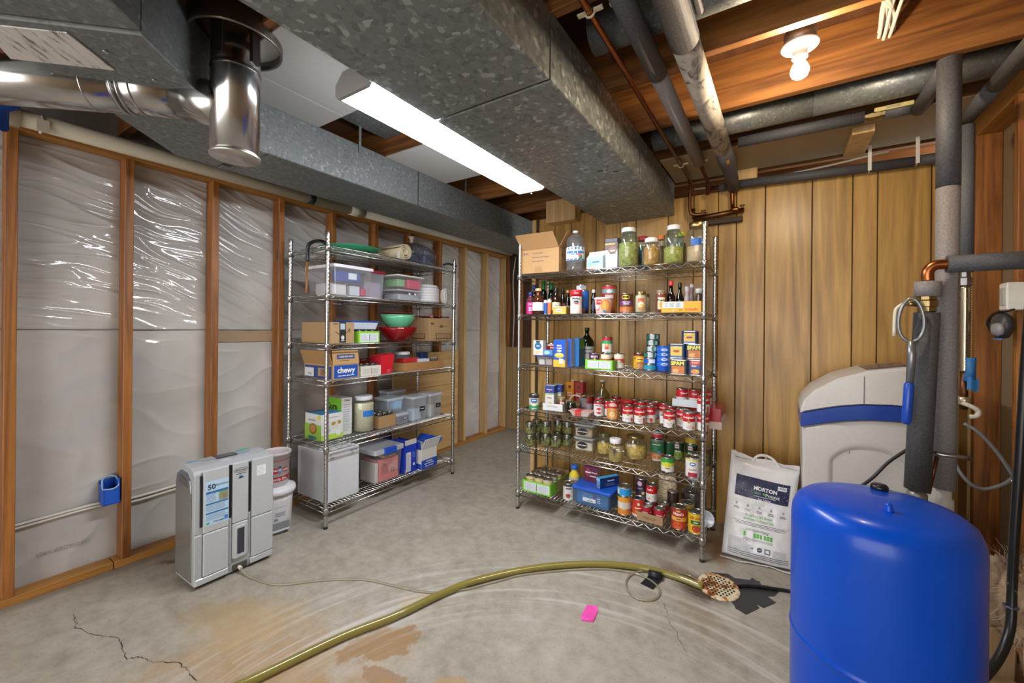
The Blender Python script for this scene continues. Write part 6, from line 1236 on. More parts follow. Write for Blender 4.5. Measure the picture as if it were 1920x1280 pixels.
t = thing('red_lid_tub', 'red lidded tub among the soup cans', 'tub', (-.868, 2.775, T), 0); obj('tub', MB().lathe([(.035, 0), (.040, .004), (.042, .085), (0, .085)], 24), cm('#b0242c', .4), t); obj('lid', MB().lathe([(.045, .084), (.046, .086), (.046, .098), (.043, .103), (0, .104)], 26), cm('#c9302f', .3), t)
tray('white_tray', 'low white tray at the back behind the gap in the soup cans', (-.612, 2.715, T), 0, .02, .13, .048, '#d2d0d2'); 
TU = T + SHH + .004
tray('white_tray', 'white cardboard tray of soup cans raised on the back cans', (-.455, 2.775, TU), 0, .21, .14, .045, '#cfd6da')
for k, (kd, x_, y_, j) in enumerate((('tomato', -.513, 2.755, .8), ('broc', -.440, 2.755, .6), ('veg', -.385, 2.80, .3))): soup_kind(kd, x_, y_, TU + .003, 'red and white soup can, %s from left in the raised white tray' % ordn(k), G, j)
for k, (kd, x_, y_) in enumerate((('tomato', -.500, 2.80), ('broc', -.420, 2.80))): soup_kind(kd, x_, y_, T, 'red and white soup can, %s from left beneath the raised tray' % ordn(k), G)
t = box_item('soup_multipack', 'red shrink-wrapped soup pack on a white tray sticking out past the right post', 'multipack', (-.318, 2.800, T + .004), 0, .068, .25, .118, '#b0182a', [('r', 'r', 0, -.22, .5, .28, '#d3c9c6'), ('l', 'r', 0, -.25, .6, .2, 3, '#a9a09c')], rough=.2); obj('tray_base', MB().box(-.036, -.127, -.003, .038, .127, .04), cm('#d3c6bd', .6), t)
# ---- fifth shelf
T = TR_[5]; GBR, GBH = .038, .088; GG = 'jars of home-canned green beans'
gb = None
spots = [(-1.505, 2.572, 0, 'lower front row, first from left'), (-1.505, 2.572, 1, 'upper front row, first from left'), (-1.419, 2.655, 0, 'lower front row, second from left'), (-1.419, 2.655, 1, 'upper front row, second from left'), (-1.338, 2.655, 0, 'single one at the right end of the front row'), (-1.50, 2.665, 0, 'lower second row, first from left'), (-1.50, 2.665, 1, 'upper second row, first from left'), (-1.372, 2.755, 0, 'lower middle of the second row'), (-1.372, 2.755, 1, 'upper middle of the second row'), (-1.285, 2.735, 0, 'lower second row, next to the grain boxes'), (-1.285, 2.735, 1, 'upper second row, next to the grain boxes'), (-1.215, 2.83, 0, 'lower back row behind the grain boxes'), (-1.215, 2.83, 1, 'upper back row behind the grain boxes'), (-1.43, 2.85, 0, 'lower back row near the left'), (-1.43, 2.85, 1, 'upper back row near the left')]
for x_, y_, l_, lab in spots:
    lab = 'jar of green beans, ' + lab
    if gb is None:
        gb = jar('green_bean_jar', lab, x_, y_, T, GBR, GBH, CLEAR, '#8f8a72', BEANS, .80, .88, .84, lidm=metal('jar_lid', '#9c978a', .3), lidh=.012, group=GG)
        mb = MB()
        for k in range(46):
            a = random.uniform(0, 2 * PI); z0 = random.uniform(.012, .058); tl = random.uniform(-.5, .5); rr = GBR - .0035
            mb.tube([(rr * math.cos(a + tl * q), rr * math.sin(a + tl * q), z0 + q * .018 * random.choice((1, .6, -1))) for q in (-.5, 0, .5)], .0028, 5)
        o = obj('bean_pieces', mb, cm('#98933f', .4), gb); o['kind'] = 'stuff'
    else: dup(gb, (x_, y_, T + l_ * (GBH + .0005)), random.uniform(0, 6), lab, GG)
for k, (z_, lab) in enumerate(((0, 'lower clear food box of brown rice with oval black tag'), (.0935, 'upper clear food box of oats stacked on the brown rice box'))):
    t = bin_('grain_box', lab, (-1.140, 2.735, T + z_), .03, .14, .13, .092, PET, LIDF, .012, .92, 'container'); obj('grain', MB().box(-.061, -.056, .004, .061, .056, .06, ch=.006), (RICE, OATS)[k], t); face_print(t, [('o', 'f', -.05, -.05, .25, .26, '#15161b'), ('t', 'f', ('Brown Rice', 'Rolled Oats')[k], .012, -.05, -.05, '#d5d5da', .01)], .15, .13, .092)
jar('pasta_jar', 'clear jar of small pasta with glass lid behind the white-lidded grain jar', -.998, 2.705, T, .050, .140, CLEAR, '#b9bfae', NOODLE, .55, .8, .72, lidm=glassy('green_lid_glass', '#a9b57e', .05, .4, 1, '#8f9a68'), lidh=.016)
jar('grain_jar', 'clear jar of golden grain with white lid at the front of the fifth shelf', -.880, 2.587, T, .0455, .148, CLEAR, '#e6e4e8', GRAIN, .68, .74, .72, deco=[('r', .60, .012, .005, '#dcdde0', .3), ('r', .53, .010, .004, '#dcdde0', .5)])
jar('noodle_jar', 'wide squat glass jar of egg noodles with gold-rimmed lid', -.795, 2.735, T, .072, .150, CLEAR, '#a89a5c', NOODLE, .62, .74, .74, deco=[('r', .62, .014, .006, '#d8d8d8', -.6)], lidm=metal('brassy_lid', '#a89a5c', .3), lidh=.014)
mb = MB()
for k in range(70):
    a = random.uniform(0, 2 * PI); z0 = random.uniform(.012, .085); rr = .0685; tl = random.uniform(-.4, .4); dz = random.uniform(-.012, .012)
    mb.tube([(-.795 + rr * math.cos(a + tl * q), 2.735 + rr * math.sin(a + tl * q), T + z0 + dz * q) for q in (-.5, 0, .5)], .0022, 4)
o = obj('noodle_strands', mb, cm('#d3b04c', .5), bpy.data.objects['noodle_jar']); o['kind'] = 'stuff'
nj = bpy.data.objects['noodle_jar']; Mi = (Matrix.Translation(nj.location) @ nj.rotation_euler.to_matrix().to_4x4()).inverted()
for v in o.data.vertices: v.co = Mi @ v.co
can('nut_can', 'green canister of mixed nuts with blue dot on the fifth shelf', -.668, 2.780, T, .043, .140, [(0, .36, '#b5713f'), (.36, .92, '#2f6e4a'), (.92, 1, '#6b7a70')], [('t', 'Mixed Nuts', .010, .76, '#cfe3b8', .01, -.1), ('o', .42, .011, .011, '#3a86bc', .3), ('o', .18, .03, .02, '#cf9a6a', 0), ('r', .05, .03, .004, '#d6cfc4', 0)])
can('tomato_paste_can', 'small red and white can on top of the green nut canister', -.665, 2.785, T + .1405, .036, .05, [(0, .6, '#b0263a'), (.6, 1, '#cdb3b6')])
can('pea_can', 'green can half hidden behind the green nut canister', -.612, 2.86, T, .036, .112, [(0, 1, '#1f5a35')])
for k, x_ in enumerate((-.560, -.478)): can('green_bean_can', 'dark green vegetable can at the back, %s of the two' % ('left', 'right')[k], x_, 2.905 - .02, T, .0375, .112, [(0, .45, '#6f8a34'), (.45, 1, '#183c28')], [('r', .78, .014, .013, '#d3c3be', -.15), ('t', 'Best', .010, .78, '#a8323a', .03, -.15), ('o', .28, .026, .022, '#93a84a', 0), ('r', .5, .02, .004, '#cfd8c0', 0)], group='dark green vegetable cans at the back')
can('corn_can', 'yellow-topped can stacked on the right dark green can', -.478, 2.885, T + .1125, .0365, .045, [(0, 1, '#b59c2c')])
can('chili_can', 'brown patterned can beside the right rear post', -.395, 2.87, T, .037, .105, [(0, 1, '#6a4431')], [('o', .5, .02, .03, '#a8836a', -.2), ('r', .4, .01, .03, '#6a7a44', .5)])
can('corn_can', 'small green and white corn can at the front of the fifth shelf', -.560, 2.590, T, .0365, .088, [(0, .42, '#dad8d2'), (.42, .68, '#b9c83a'), (.68, 1, '#2f9a3a')], [('o', .52, .026, .016, '#e3c93a', -.1), ('t', 'Corn.', .011, .30, '#7f8a5a', .01)])
can('cranberry_can', 'white cranberry can with blue oval logo at the front right', -.418, 2.575, T, .038, .116, [(0, .04, '#d6d3d3'), (.04, .28, '#d6d3d3'), (.28, .88, '#d9d7d6'), (.88, .96, '#d8c93a'), (.96, 1, '#d6d3d3')], [('o', .70, .017, .011, '#1f4f94', 0), ('o', .70, .011, .005, '#e3e8ee', 0), ('t', 'CRANBERRY', .0085, .42, '#a8323f', .02), ('r', .17, .026, .012, '#a82c3c', 0)])
can('cranberry_can', 'second white can right behind the cranberry can', -.405, 2.668, T, .0375, .116, [(0, 1, '#cfcfcd')], [('o', .7, .015, .010, '#2f5fa0', .3)])
# ---- bottom shelf
T = TR_[6]
tray('green_tray', 'bright green cut carton of mixed cans on the bottom shelf', (-1.435, 2.69, T), 0, .225, .30, .080, '#79c832', [('r', 'f', -.21, 0, .22, .38, '#d3d9dd'), ('r', 'f', .25, 0, .22, .38, '#d3d9dd'), ('l', 'f', -.21, 0, .38, .6, 7, '#a9b5c0'), ('l', 'f', .25, 0, .38, .6, 7, '#a9b5c0'), ('r', 'f', .01, 0, .008, .3, '#4a2f2a'), ('r', 'r', .1, 0, .3, .4, '#9a8f6a')], inside='#b08f60', h_back=.10)
cols = ['#c9a23a', '#d2c26a', '#cfae8a', '#2f76b4', '#c9aa80', '#7f8fa8', '#b59a6a', '#9a9a94', '#d09a5a']
for k in range(9):
    i, j = k % 3, k // 3; x_ = -1.505 + i * .070; y_ = 2.583 + j * .075
    can('food_can', '%s can in the bottom green carton, %s from left in the %s row' % (('yellow', 'cream', 'tan', 'blue', 'beige', 'slate', 'straw', 'grey', 'amber')[k], ordn(i), ('front', 'middle', 'back')[j]), x_, y_, T + .003, .0335, .105, [(0, .85, cols[k]), (.85, 1, '#cdbf9a')], [('r', .6, .016, .014, '#e3dfd0', .2)], group='cans in the bottom green carton', lidmat=TIN_D)
can('beet_can', 'white can with dark red beet picture beside the green carton', -1.204, 2.585, T, .0385, .116, [(0, .86, '#cdcbc9'), (.86, 1, '#3a3638')], [('t', 'SQUEAL', .014, .72, '#4a4648', .03), ('o', .30, .017, .014, '#8f2a2a', -.1), ('o', .28, .012, .007, '#b5493f', -.1)])
x_, y_ = -1.215, 2.70
bottle('juice_bottle', 'yellow juice bottle with blue cap behind the white beet can', x_, y_, T, .038, .20, cm('#d8c23a', .35), '#2a63b8', .55, .62, .14, bands=[(.36, .60, '#cfd3d0')], deco=[('o', .48, .02, .012, '#d9a23a', 0)])
t = bin_('storage_box', 'clear blue storage box with bright blue lid on the bottom shelf', (-1.022, 2.655, T), -.05, .262, .225, .118, glassy('blue_clear', '#9cc4e6', .1, .35, 1, '#7faedc'), cm('#1b5ac4', .3), .016, .93, 'box', [(-.42, -.4, .04, -.05, .3, .75, '#8fb4dc'), (0, -.38, .04, .4, .3, .72, '#9cb9d8')], .02)
face_print(t, [('r', 'f', -.05, .10, .18, .14, '#dcdde2'), ('r', 'f', -.05, -.14, .18, .10, '#cfd3d8'), ('r', 'f', .09, .10, .04, .11, '#b8356a'), ('l', 'f', -.08, .10, .14, .1, 3, '#5a5f6a'), ('t', 'f', '12 quart', .009, -.02, -.16, '#3a3f4a', .01), ('l', 'f', .22, .05, .1, .5, 5, '#c9d8e8')], .262 * .965, .225 * .965, .118)
zl = T + .1185
box_item('potato_box', 'maroon scalloped potato box standing on the blue lid', 'box', (-1.075, 2.685, zl), -.05, .105, .04, .100, '#5f1a38', [('o', 'f', -.22, .12, .18, .30, '#8f3050'), ('t', 'f', "Betty", .015, -.22, .12, '#efe3e3', .03), ('t', 'f', 'Scalloped', .014, .18, .15, '#e9dde0', .02), ('r', 'f', .15, -.1, .22, .04, '#d9c9c0'), ('o', 'r', 0, 0, .4, .4, '#cdb58c')], side='#a8906a')
box_item('cracker_box', 'light blue carton lying tilted on the blue lid', 'box', (-.952, 2.655, zl), -.55, .035, .16, .068, '#4d9fd2', [('r', 'f', 0, .35, .5, .14, '#8fc6e8'), ('o', 'f', 0, -.25, .3, .15, '#c2555a'), ('r', 'r', 0, .0, .48, .46, '#16356e'), ('t', 'r', 'SALTINE', .016, .05, .15, '#c9d6ee', .02), ('l', 'r', .05, -.2, .5, .3, 3, '#7f97c4')], side='#1a3f80')
def tomcan(name, lab, x_, y_, z_, r, h, bands, deco, jit=0): return can(name, lab, x_, y_, T + z_, r, h, bands, deco, jit=jit)
tomcan('fruit_can', 'orange and white fruit can under the light blue tin', -.818, 2.583, 0, .0405, .118, [(0, .35, '#d2892c'), (.35, .72, '#d6d0c6'), (.72, 1, '#d9962f')], [('r', .5, .012, .02, '#c9c3ba', 0), ('o', .25, .02, .014, '#c06a3a', .8)])
tomcan('fish_tin', 'light blue shallow tin stacked on the orange fruit can', -.818, 2.583, .1185, .0425, .058, [(0, .9, '#1f93d2'), (.9, 1, '#a9b5bb')], [('r', .5, .010, .016, '#d9d6c0', -1.0)])
tomcan('tomato_can', 'red diced tomato can with green dot right of the fruit can', -.735, 2.605, 0, .0385, .112, [(0, .12, '#d9ccc0'), (.12, .5, '#c8502c'), (.5, 1, '#bf2f22')], [('o', .74, .008, .008, '#cfe0b8', 0), ('t', 'Tomatoes', .011, .52, '#f3e3d8', .03), ('o', .28, .024, .016, '#d9673a', 0)])
tomcan('berry_can', 'dark purple berry can stacked behind the tomato cans', -.742, 2.69, .10, .0365, .112, [(0, 1, '#3a2030')], [('o', .72, .015, .015, '#c3a9c0', -.3), ('o', .2, .010, .010, '#c9b98a', .3), ('r', .45, .015, .004, '#5f86c0', -.2)])
tomcan('tomato_can', 'dark can supporting the purple berry can', -.742, 2.69, 0, .0365, .0995, [(0, 1, '#4a2a2a')], [])
tray('cardboard_tray', 'brown cardboard tray of small red cans on the bottom shelf', (-.645, 2.635, T), -.06, .155, .19, .050, '#a0815c', [('l', 'f', .05, 0, .6, .35, 2, '#5f4a34')], inside='#8f7350')
SMR = [(0, .25, '#cfc3c0'), (.25, 1, '#a81a2c')]
for k, (x_, y_) in enumerate(((-.680, 2.590), (-.603, 2.590), (-.598, 2.668), (-.672, 2.668))): tomcan('tomato_paste_can', 'small red can in the cardboard tray, %s' % ('front left', 'front right', 'rear right', 'rear left under the white can')[k], x_, y_, .003, .0345, .082, SMR, [('l' if 0 else 'r', .55, .018, .004, '#e0b0b4', -.3), ('r', .42, .018, .003, '#e0b0b4', -.3), ('t', 'G', .014, .6, '#f0dada', .03, .7)], jit=.2 * k)
tomcan('soup_can', 'red and white can stacked on the small red cans', -.672, 2.668, .0855, .0335, .104, RW_, [('t', "bell's", .0165, .74, '#f4e9e6', .03, -.3), ('o', .22, .008, .008, '#c9a06a', -.4), ('r', .3, .010, .016, '#b9b5b4', .7)])
tomcan('dark_can', 'dark labelled can behind the red and white stacked can', -.563, 2.765, .0, .034, .14, [(0, 1, '#3a2722')], []); 
t = thing('oat_bag', 'clear plastic bag of rolled oats at the back of the bottom shelf', 'bag', (-.612, 2.84, T)); mb = MB(); mb.grid(lambda u, v: ((.065 + .012 * mnoise.noise(Vector((u * 6, v * 5, 1)))) * math.cos(2 * PI * u) * (1 - .25 * v * v), (.05 + .012 * mnoise.noise(Vector((u * 6, v * 5, 4)))) * math.sin(2 * PI * u) * (1 - .4 * v * v), .002 + .22 * v), 24, 14); obj('bag', mb, OATS, t)
jar('syrup_jug', 'round glass jug of dark red syrup at the back of the bottom shelf', -.448, 2.81, T, .074, .24, CLEAR, '#b9bcc0', cm('#2a0f0d', .2), .62, .42, .66, lidh=.02)
tomcan('tomato_can', 'red tomato can with white lettering at the front of the bottom shelf', -.490, 2.578, 0, .0415, .128, [(0, .40, '#b03a22'), (.40, .60, '#d9a04a'), (.60, 1, '#a3281e')], [('t', "Hunt's", .023, .73, '#f0e0d6', .04), ('o', .86, .014, .006, '#c9a23a', 0), ('t', 'DICED', .009, .51, '#5a4020', .02), ('o', .22, .026, .020, '#cf5a30', -.1)], -.1)
tomcan('yellow_can', 'tall yellow can behind the red tomato can', -.462, 2.668, 0, .0415, .128, [(0, 1, '#b9a02f')], [])
tomcan('tomato_can', 'yellow can with tomato picture beside the right post on the bottom shelf', -.398, 2.578, 0, .0415, .122, [(0, 1, '#d2ae2a')], [('t', 'RED GOLD', .014, .76, '#b54a1c', .05), ('r', .56, .030, .010, '#1f5a34', 0), ('t', 'WHOLE', .010, .56, '#e3e8cf', .03), ('o', .28, .022, .020, '#bf2f22', 0), ('o', .40, .010, .004, '#4a7a34', 0)], .0)
t = thing('patterned_bowl', 'blue and white patterned bowl tipped beside the right rear post', 'bowl', (-.372, 2.74, T + .018), rot=(1.05, .2, .35)); obj('bowl', MB().lathe([(0, -.012), (.02, -.012), (.035, 0), (.048, .02), (.046, .02), (.033, .003), (0, -.006)], 24), cm('#d3d8e2', .25), t)
mb = MB()
for k in range(26): a = random.uniform(0, 2 * PI); r_ = random.uniform(.012, .036); mb.patch((r_ * math.cos(a), r_ * math.sin(a), .004 + .35 * max(0, r_ - .03) - .006 * (r_ < .03)), (math.cos(a), math.sin(a), .4), (-math.sin(a), math.cos(a), 0), .003, .002, 0, 'o', 6)
obj('pattern', mb, cm('#2f4a94', .3), t)
# ================================================================== LEFT RACK CONTENTS
KB = '#a98a63'
# ---- top shelf
T = TL_[1]
t = thing('green_sled', 'green plastic disc sled lying on the top shelf of the left rack', 'sled', (-2.66, 1.90, T + .02), rot=(.05, -.03, .3)); obj('disc', MB().lathe([(0, 0), (.12, .002), (.17, .012), (.19, .03), (.193, .032), (.172, .016), (.12, .007), (0, .005)], 36, sy=1.25), cm('#2a9a6a', .35), t); obj('strap', MB().tube(smooth_path([(.08, .20, .02), (.10, .24, .02), (.11, .25, .005)], 4), .006, 6), cm('#a8906a', .7), t)
t = thing('rolled_mat', 'rolled beige non-slip mat lying on the top shelf', 'mat', (-2.62, 2.235, T + .062), rz=0)
sp = []
for k in range(64): a = k / 63 * 2 * PI * 2.6; r_ = .022 + .038 * k / 63; sp.append((r_ * math.cos(a - 1.2), r_ * math.sin(a - 1.2)))
mb = MB(); n = len(sp); th = .0045
ou = [(p[0] * (1 + th / math.hypot(*p)), p[1] * (1 + th / math.hypot(*p))) for p in sp]
for x0, x1 in ((-.17, .18),):
    vs = []
    for i in range(n): vs += [(x0, *sp[i]), (x1, *sp[i]), (x0, *ou[i]), (x1, *ou[i])]
    fs = []
    for i in range(n - 1): a, b_ = 4 * i, 4 * (i + 1); fs += [(a, a + 1, b_ + 1, b_), (a + 2, b_ + 2, b_ + 3, a + 3), (a + 1, a + 3, b_ + 3, b_ + 1), (a, b_, b_ + 2, a + 2)]
    mb.add(vs, fs, 0, True)
obj('roll', mb, cm('#c2b594', .7), t); mb = MB(); mb.box(.16, -.075, -.06, .183, -.066, -.01); obj('tag', mb, cm('#d5d3cf', .6), t)
t = thing('plastic_bag', 'knotted clear plastic bag of bluish things at the right of the top shelf', 'bag', (-2.63, 2.54, T))
def bagp(u, v):
    a = 2 * PI * u; k = math.sin(PI * min(1, v * .92 + .08)) ** .55 if v < .97 else .12
    r_ = k * (1 + .16 * mnoise.noise(Vector((math.cos(a) * 2, math.sin(a) * 2, v * 5))) + .08 * mnoise.noise(Vector((math.cos(a) * 7, math.sin(a) * 7, v * 12))))
    return (.14 * r_ * math.cos(a), .19 * r_ * math.sin(a) - .05 * v * v, .004 + .20 * v)
obj('film', MB().grid(bagp, 40, 26), SMOKE, t); obj('knot', MB().lathe([(.012, .19), (.02, .20), (.012, .215), (.03, .245), (0, .235)], 12, c=(0, -.07, 0)), cm('#b5ab98', .5), t)
for k, (c_, b_) in enumerate((('#7b869a', (-.05, .0, .01, .08, .12, .10)), ('#5a6174', (-.09, -.13, .01, .05, -.02, .11)), ('#aab3c4', (.0, .03, .10, .06, .09, .15)))): obj('contents', MB().box(*b_, ch=.01), cm(c_, .5), t)
obj('rod', MB().tube([(.06, -.08, .15), (.10, .12, .03)], .005, 6), cm('#8d93a0', .3, .5), t)
tag(obj('dark_strap', MB().tube(smooth_path([(-2.50, 2.72, T + .03), (-2.47, 2.76, T + .045), (-2.44, 2.83, T + .03)], 4), .010, 6), cm('#23272f', .6)), 'dark strap end poking out at the right of the top shelf', 'strap')
t = thing('walking_cane', 'wooden walking cane with black crook handle hooked on the left rack', 'cane', (-2.63, 1.552, 0))
obj('handle', MB().tube(smooth_path([(.15, .03, T + .02), (.11, .022, T + .035), (.05, .01, T + .035), (.012, 0, T + .015), (0, 0, T - .03), (0, 0, T - .095)], 6), .0115, 12), cm('#15171c', .25), t); obj('shaft', MB().tube([(0, 0, T - .094), (-.006, -.002, T - .26), (-.008, -.003, T - .30)], [.0085, .0075, .010], 10), wood('cane_wood', '#7a4a22', '#a8713c', 'z', 3, .4, knots=False), t)
# ---- second shelf
T = TL_[2]
bin_('storage_bin', 'clear plastic bin with white lid on the second shelf of the left rack', (-2.60, 1.772, T), PI / 2, .30, .33, .205, PET, cm('#d8dae0', .3), .022, .88, 'bin', [(-.46, -.44, .46, .22, -.36, .80, '#39508e'), (-.12, -.455, .55, .10, -.445, .76, '#cfd6d8'), (-.40, -.3, .03, -.05, .3, .42, '#c9c6c8'), (0, -.36, .03, .26, .2, .36, '#bfc3ca'), (.28, -.38, .05, .42, -.2, .30, '#b53a58')], .018)
bin_('storage_bin', 'clear plastic bin with dark red lid behind the white-lidded bin', (-2.69, 2.04, T), PI / 2, .18, .27, .215, FROST, cm('#8e2030', .35), .020, .9, 'bin', [(-.4, -.4, .03, .4, .3, .6, '#b39aa6')], .018)
bin_('storage_bin', 'flat clear bin of grey things beneath the pink-filled bin', (-2.57, 2.30, T), PI / 2, .26, .24, .085, PET, LIDF, .012, .92, 'bin', [(-.4, -.4, .05, .4, .3, .6, '#a9a9b2'), (-.05, -.46, .55, .02, -.44, .75, '#efeff2'), (.18, -.46, .55, .25, -.44, .75, '#efeff2')], .014)
bin_('storage_bin', 'clear bin of pink and green things stacked on the flat bin', (-2.57, 2.30, T + .0855), PI / 2, .28, .25, .112, PET, cm('#cfccc6', .35), .012, .9, 'bin', [(-.1, -.46, .1, .38, .2, .72, '#d0506e'), (-.42, -.4, .2, -.15, .2, .7, '#7fae7a')], .014)
t = thing('food_dehydrator', 'round white stacked-tray food dehydrator with coiled cord on the second shelf', 'appliance', (-2.58, 2.585, T)); WPL = cm('#d2d2d4', .35)
pr = []
for k in range(5): pr += [(.118, .012 + k * .023), (.120, .014 + k * .023), (.120, .032 + k * .023), (.117, .034 + k * .023)]
obj('trays', MB().lathe([(.10, .004), (.115, .006)] + pr + [(.105, .135), (0, .137)], 36), WPL, t); obj('lid', MB().lathe([(.112, .134), (.114, .142), (.10, .155), (.05, .165), (0, .166)], 36), WPL, t)
for a in (0, 2.1, 4.2): obj('foot', MB().lathe([(.012, 0), (.014, .005), (0, .006)], 10, c=(.08 * math.cos(a), .08 * math.sin(a), 0)), cm('#bdbdc0', .5), t)
for k in range(4): obj('cord', MB().tube([(.085 + .01 * k, .118 + .012 * math.cos(a) + .004 * k, .07 + (.05 + .006 * k) * math.sin(a)) for a in [2 * PI * i / 16 for i in range(16)]], .0035, 6, closed=True), cm('#dad8d2', .4), t)
# ---- third shelf
T = TL_[3]
a = pX(-2.48, 620, 623); b_ = pX(-2.48, 664, 623); w_ = b_.y - a.y
t = box_item('cardboard_box', 'brown shipping box with black tape and smile arrow at the left of the third shelf', 'box', (-2.48 - .17, (a.y + b_.y) / 2, T), PI / 2, w_, .34, pX(-2.48, 640, 604).z - T, KB, [('r', 'f', 0, .02, .14, .48, '#26282c'), ('r', 'f', 0, .30, .10, .14, '#a9bcc6'), ('o', 'f', 0, -.22, .07, .10, '#d5d3ce'), ('t', 'f', 'prime', .010, 0, -.36, '#d5d3ce', .02), ('r', 'f', -.30, .42, .10, .02, '#5d4c38')])
mb = MB(); 
mb.tube([Vector(((q - .5) * w_ * .62, -.1705, .080 - .030 * math.sin(PI * q) + .018 * q)) for q in [i / 10 for i in range(11)]], .0022, 4); mb.tube([(w_ * .24, -.1705, .094), (w_ * .31, -.1705, .100), (w_ * .30, -.1705, .074)], .0022, 4); obj('smile_arrow', mb, cm('#2c2a28', .6), t)
bin_('food_tub', 'wide white food tub with blue lid behind the shipping box', (-2.675, 1.96, T + .095), PI / 2, .23, .25, .062, cm('#cfdbe8', .3), cm('#2556b4', .3), .010, .9, 'tub', [], .012)
tag(obj('plain_carton', MB().box(-2.80, 1.87, T, -2.605, 2.07, T + .0945, ch=.003), cm('#9a7a54', .7)), 'plain cardboard carton under the blue-lidded tub', 'box')
tray('green_tray', 'lime green cut carton tray of jars on the left rack', (-2.535, 1.925, T), PI / 2, .175, .13, .082, '#8ccb3a', [('r', 'f', -.22, -.05, .22, .38, '#d3d8dc'), ('r', 'f', .22, -.05, .22, .38, '#d3d8dc'), ('l', 'f', -.22, -.05, .38, .6, 6, '#a4b6bc'), ('l', 'f', .22, -.05, .38, .6, 6, '#a4b6bc'), ('r', 'f', 0, -.05, .012, .3, '#4a3a30')], inside='#b08f60')
jl = metal('dark_lid', '#6d6a66', .35)
for k in range(3): jar('small_jar', 'small jar in the lime green tray, %s from left' % ordn(k), -2.515, 1.87 + .055 * k, T + .003, .0255, .088, CLEAR, '#6d6a66', cm('#8a6d4a', .5), .7, .9, .85, lidm=jl, lidh=.014, group='small jars in the lime green tray')
def bowl(name, label, x, y, z, r, h, col, gl=None, rim=None):
    t = thing(name, label, 'bowl', (x, y, z)); obj('bowl', MB().lathe([(0, .003), (r * .42, .001), (r * .5, .008), (r * .78, h * .42), (r * .95, h * .78), (r, h), (r * .975, h), (r * .92, h * .76), (r * .74, h * .42), (r * .4, .012), (0, .010)], 40), gl or cm(col, .25, 0, .5, .3), t)
    if rim: obj('rim', MB().lathe([(r * .985, h - .006), (r * 1.02, h - .004), (r * 1.02, h + .002), (r * .985, h + .003)], 40), cm(rim, .3), t)
    return t
bowl('salad_bowl', 'large translucent red salad bowl on the third shelf', -2.585, 2.29, T, .155, .115, '#a5161f', glassy('red_plastic', '#c22a30', .08, .75, 1, '#b5161f'))
bowl('mixing_bowl', 'mint green mixing bowl stacked in the red bowl', -2.585, 2.29, T + .085, .132, .125, '#63b58c', None, '#6fc098')
tag(obj('red_plate', MB().lathe([(0, 0), (.09, .002), (.128, .014), (.13, .017), (.09, .008), (0, .006)], 36), cm('#7a1a22', .3), None, (-2.585, 2.29, T + .213)), 'dark red plate resting on the mint green bowl', 'plate')
lc, rz, w_, d_, h_ = lbox(806, 848, 597, -2.47, T, .26)
t = box_item('cardboard_box', 'brown carton with printed bar symbols at the right end of the third shelf', 'box', lc, rz, w_, d_, h_, KB, [('r', 'f', .1, -.30, .34, .13, '#4d3c2a'), ('r', 'f', .1, -.29, .31, .10, '#a98a63'), ('o', 'f', .0, .15, .09, .07, '#6d5b46'), ('l', 'f', .22, .15, .25, .06, 1, '#6d5b46'), ('r', 'f', -.40, .26, .06, .03, '#3d3226'), ('r', 'l', 0, -.30, .30, .12, '#4d3c2a'), ('r', 'l', 0, -.29, .27, .09, '#9c7d58')] + [('r', 'f', -.14 + .07 * k, -.30, .006, .10, '#4d3c2a') for k in range(8)])
zt = T + h_
t = thing('knit_cloth', 'red and white knitted cloth draped over the printed carton', 'cloth', (lc[0], lc[1], zt)); obj('cloth', MB().grid(lambda u, v: (.13 - .24 * v, -.11 + .22 * u, .006 + .018 * abs(mnoise.noise(Vector((u * 5, v * 4, 9)))) + .010 * math.sin(u * 9 + v * 4) ** 2), 40, 20), food('knit', ['#6a1a1e', '#8f2a28', '#c9a89a'], 110, .004), t)
# ---- fourth shelf
T = TL_[4]
W1 = .20
t = box_item('cardboard_box', 'open pet food shipping box with blue lettered panel on the fourth shelf', 'box', (-2.62, 1.728, T), PI / 2, W1, .33, .098, '#b5936a', [('r', 'f', 0, .0, .45, .44, '#1d4fa4'), ('t', 'f', 'chewy', .052, 0, .08, '#e3e0d8', .03), ('t', 'f', 'where pet lovers shop', .011, 0, -.28, '#d3d6dc', .01), ('r', 'l', 0, -.05, .46, .42, '#26427e'), ('r', 'l', .18, -.05, .17, .28, '#b09472'), ('r', 'l', -.30, -.1, .16, .30, '#d6d8dc'), ('t', 'l', '-11/78', .018, -.30, -.22, '#3a3f4a', .03)] + [('r', 'l', .10 + .025 * k, -.05, .006, .22, '#7a6348') for k in range(7)])
P_ = [Vector(p) for p in ((-W1 / 2, -.165, .098), (W1 / 2, -.165, .098), (W1 / 2, -.150, .190), (-W1 / 2, -.150, .190))]; obj('flap', flap(P_), KR, t); obj('flap', flap([(-W1 / 2, .165, .098), (-W1 / 2, -.165, .098), (-W1 / 2 - .03, -.165, .19), (-W1 / 2 - .03, .165, .19)]), KRI, t)
mb = MB(); mb.patch((0, -.1605, .148), (1, 0, 0), (0, .163, 1), .068, .015, 0); mb.text('1-800-672-4399', .017, (0, -.1612, .148), (1, 0, 0), (0, .163, 1), 1, .02); mb.lines((0, -.1650, .122), (1, 0, 0), (0, .163, 1), .10, .010, 1, 2); obj('flap_print', mb, [cm('#3c4a72'), cm('#d5d3cf'), cm('#5d4c48')], t)
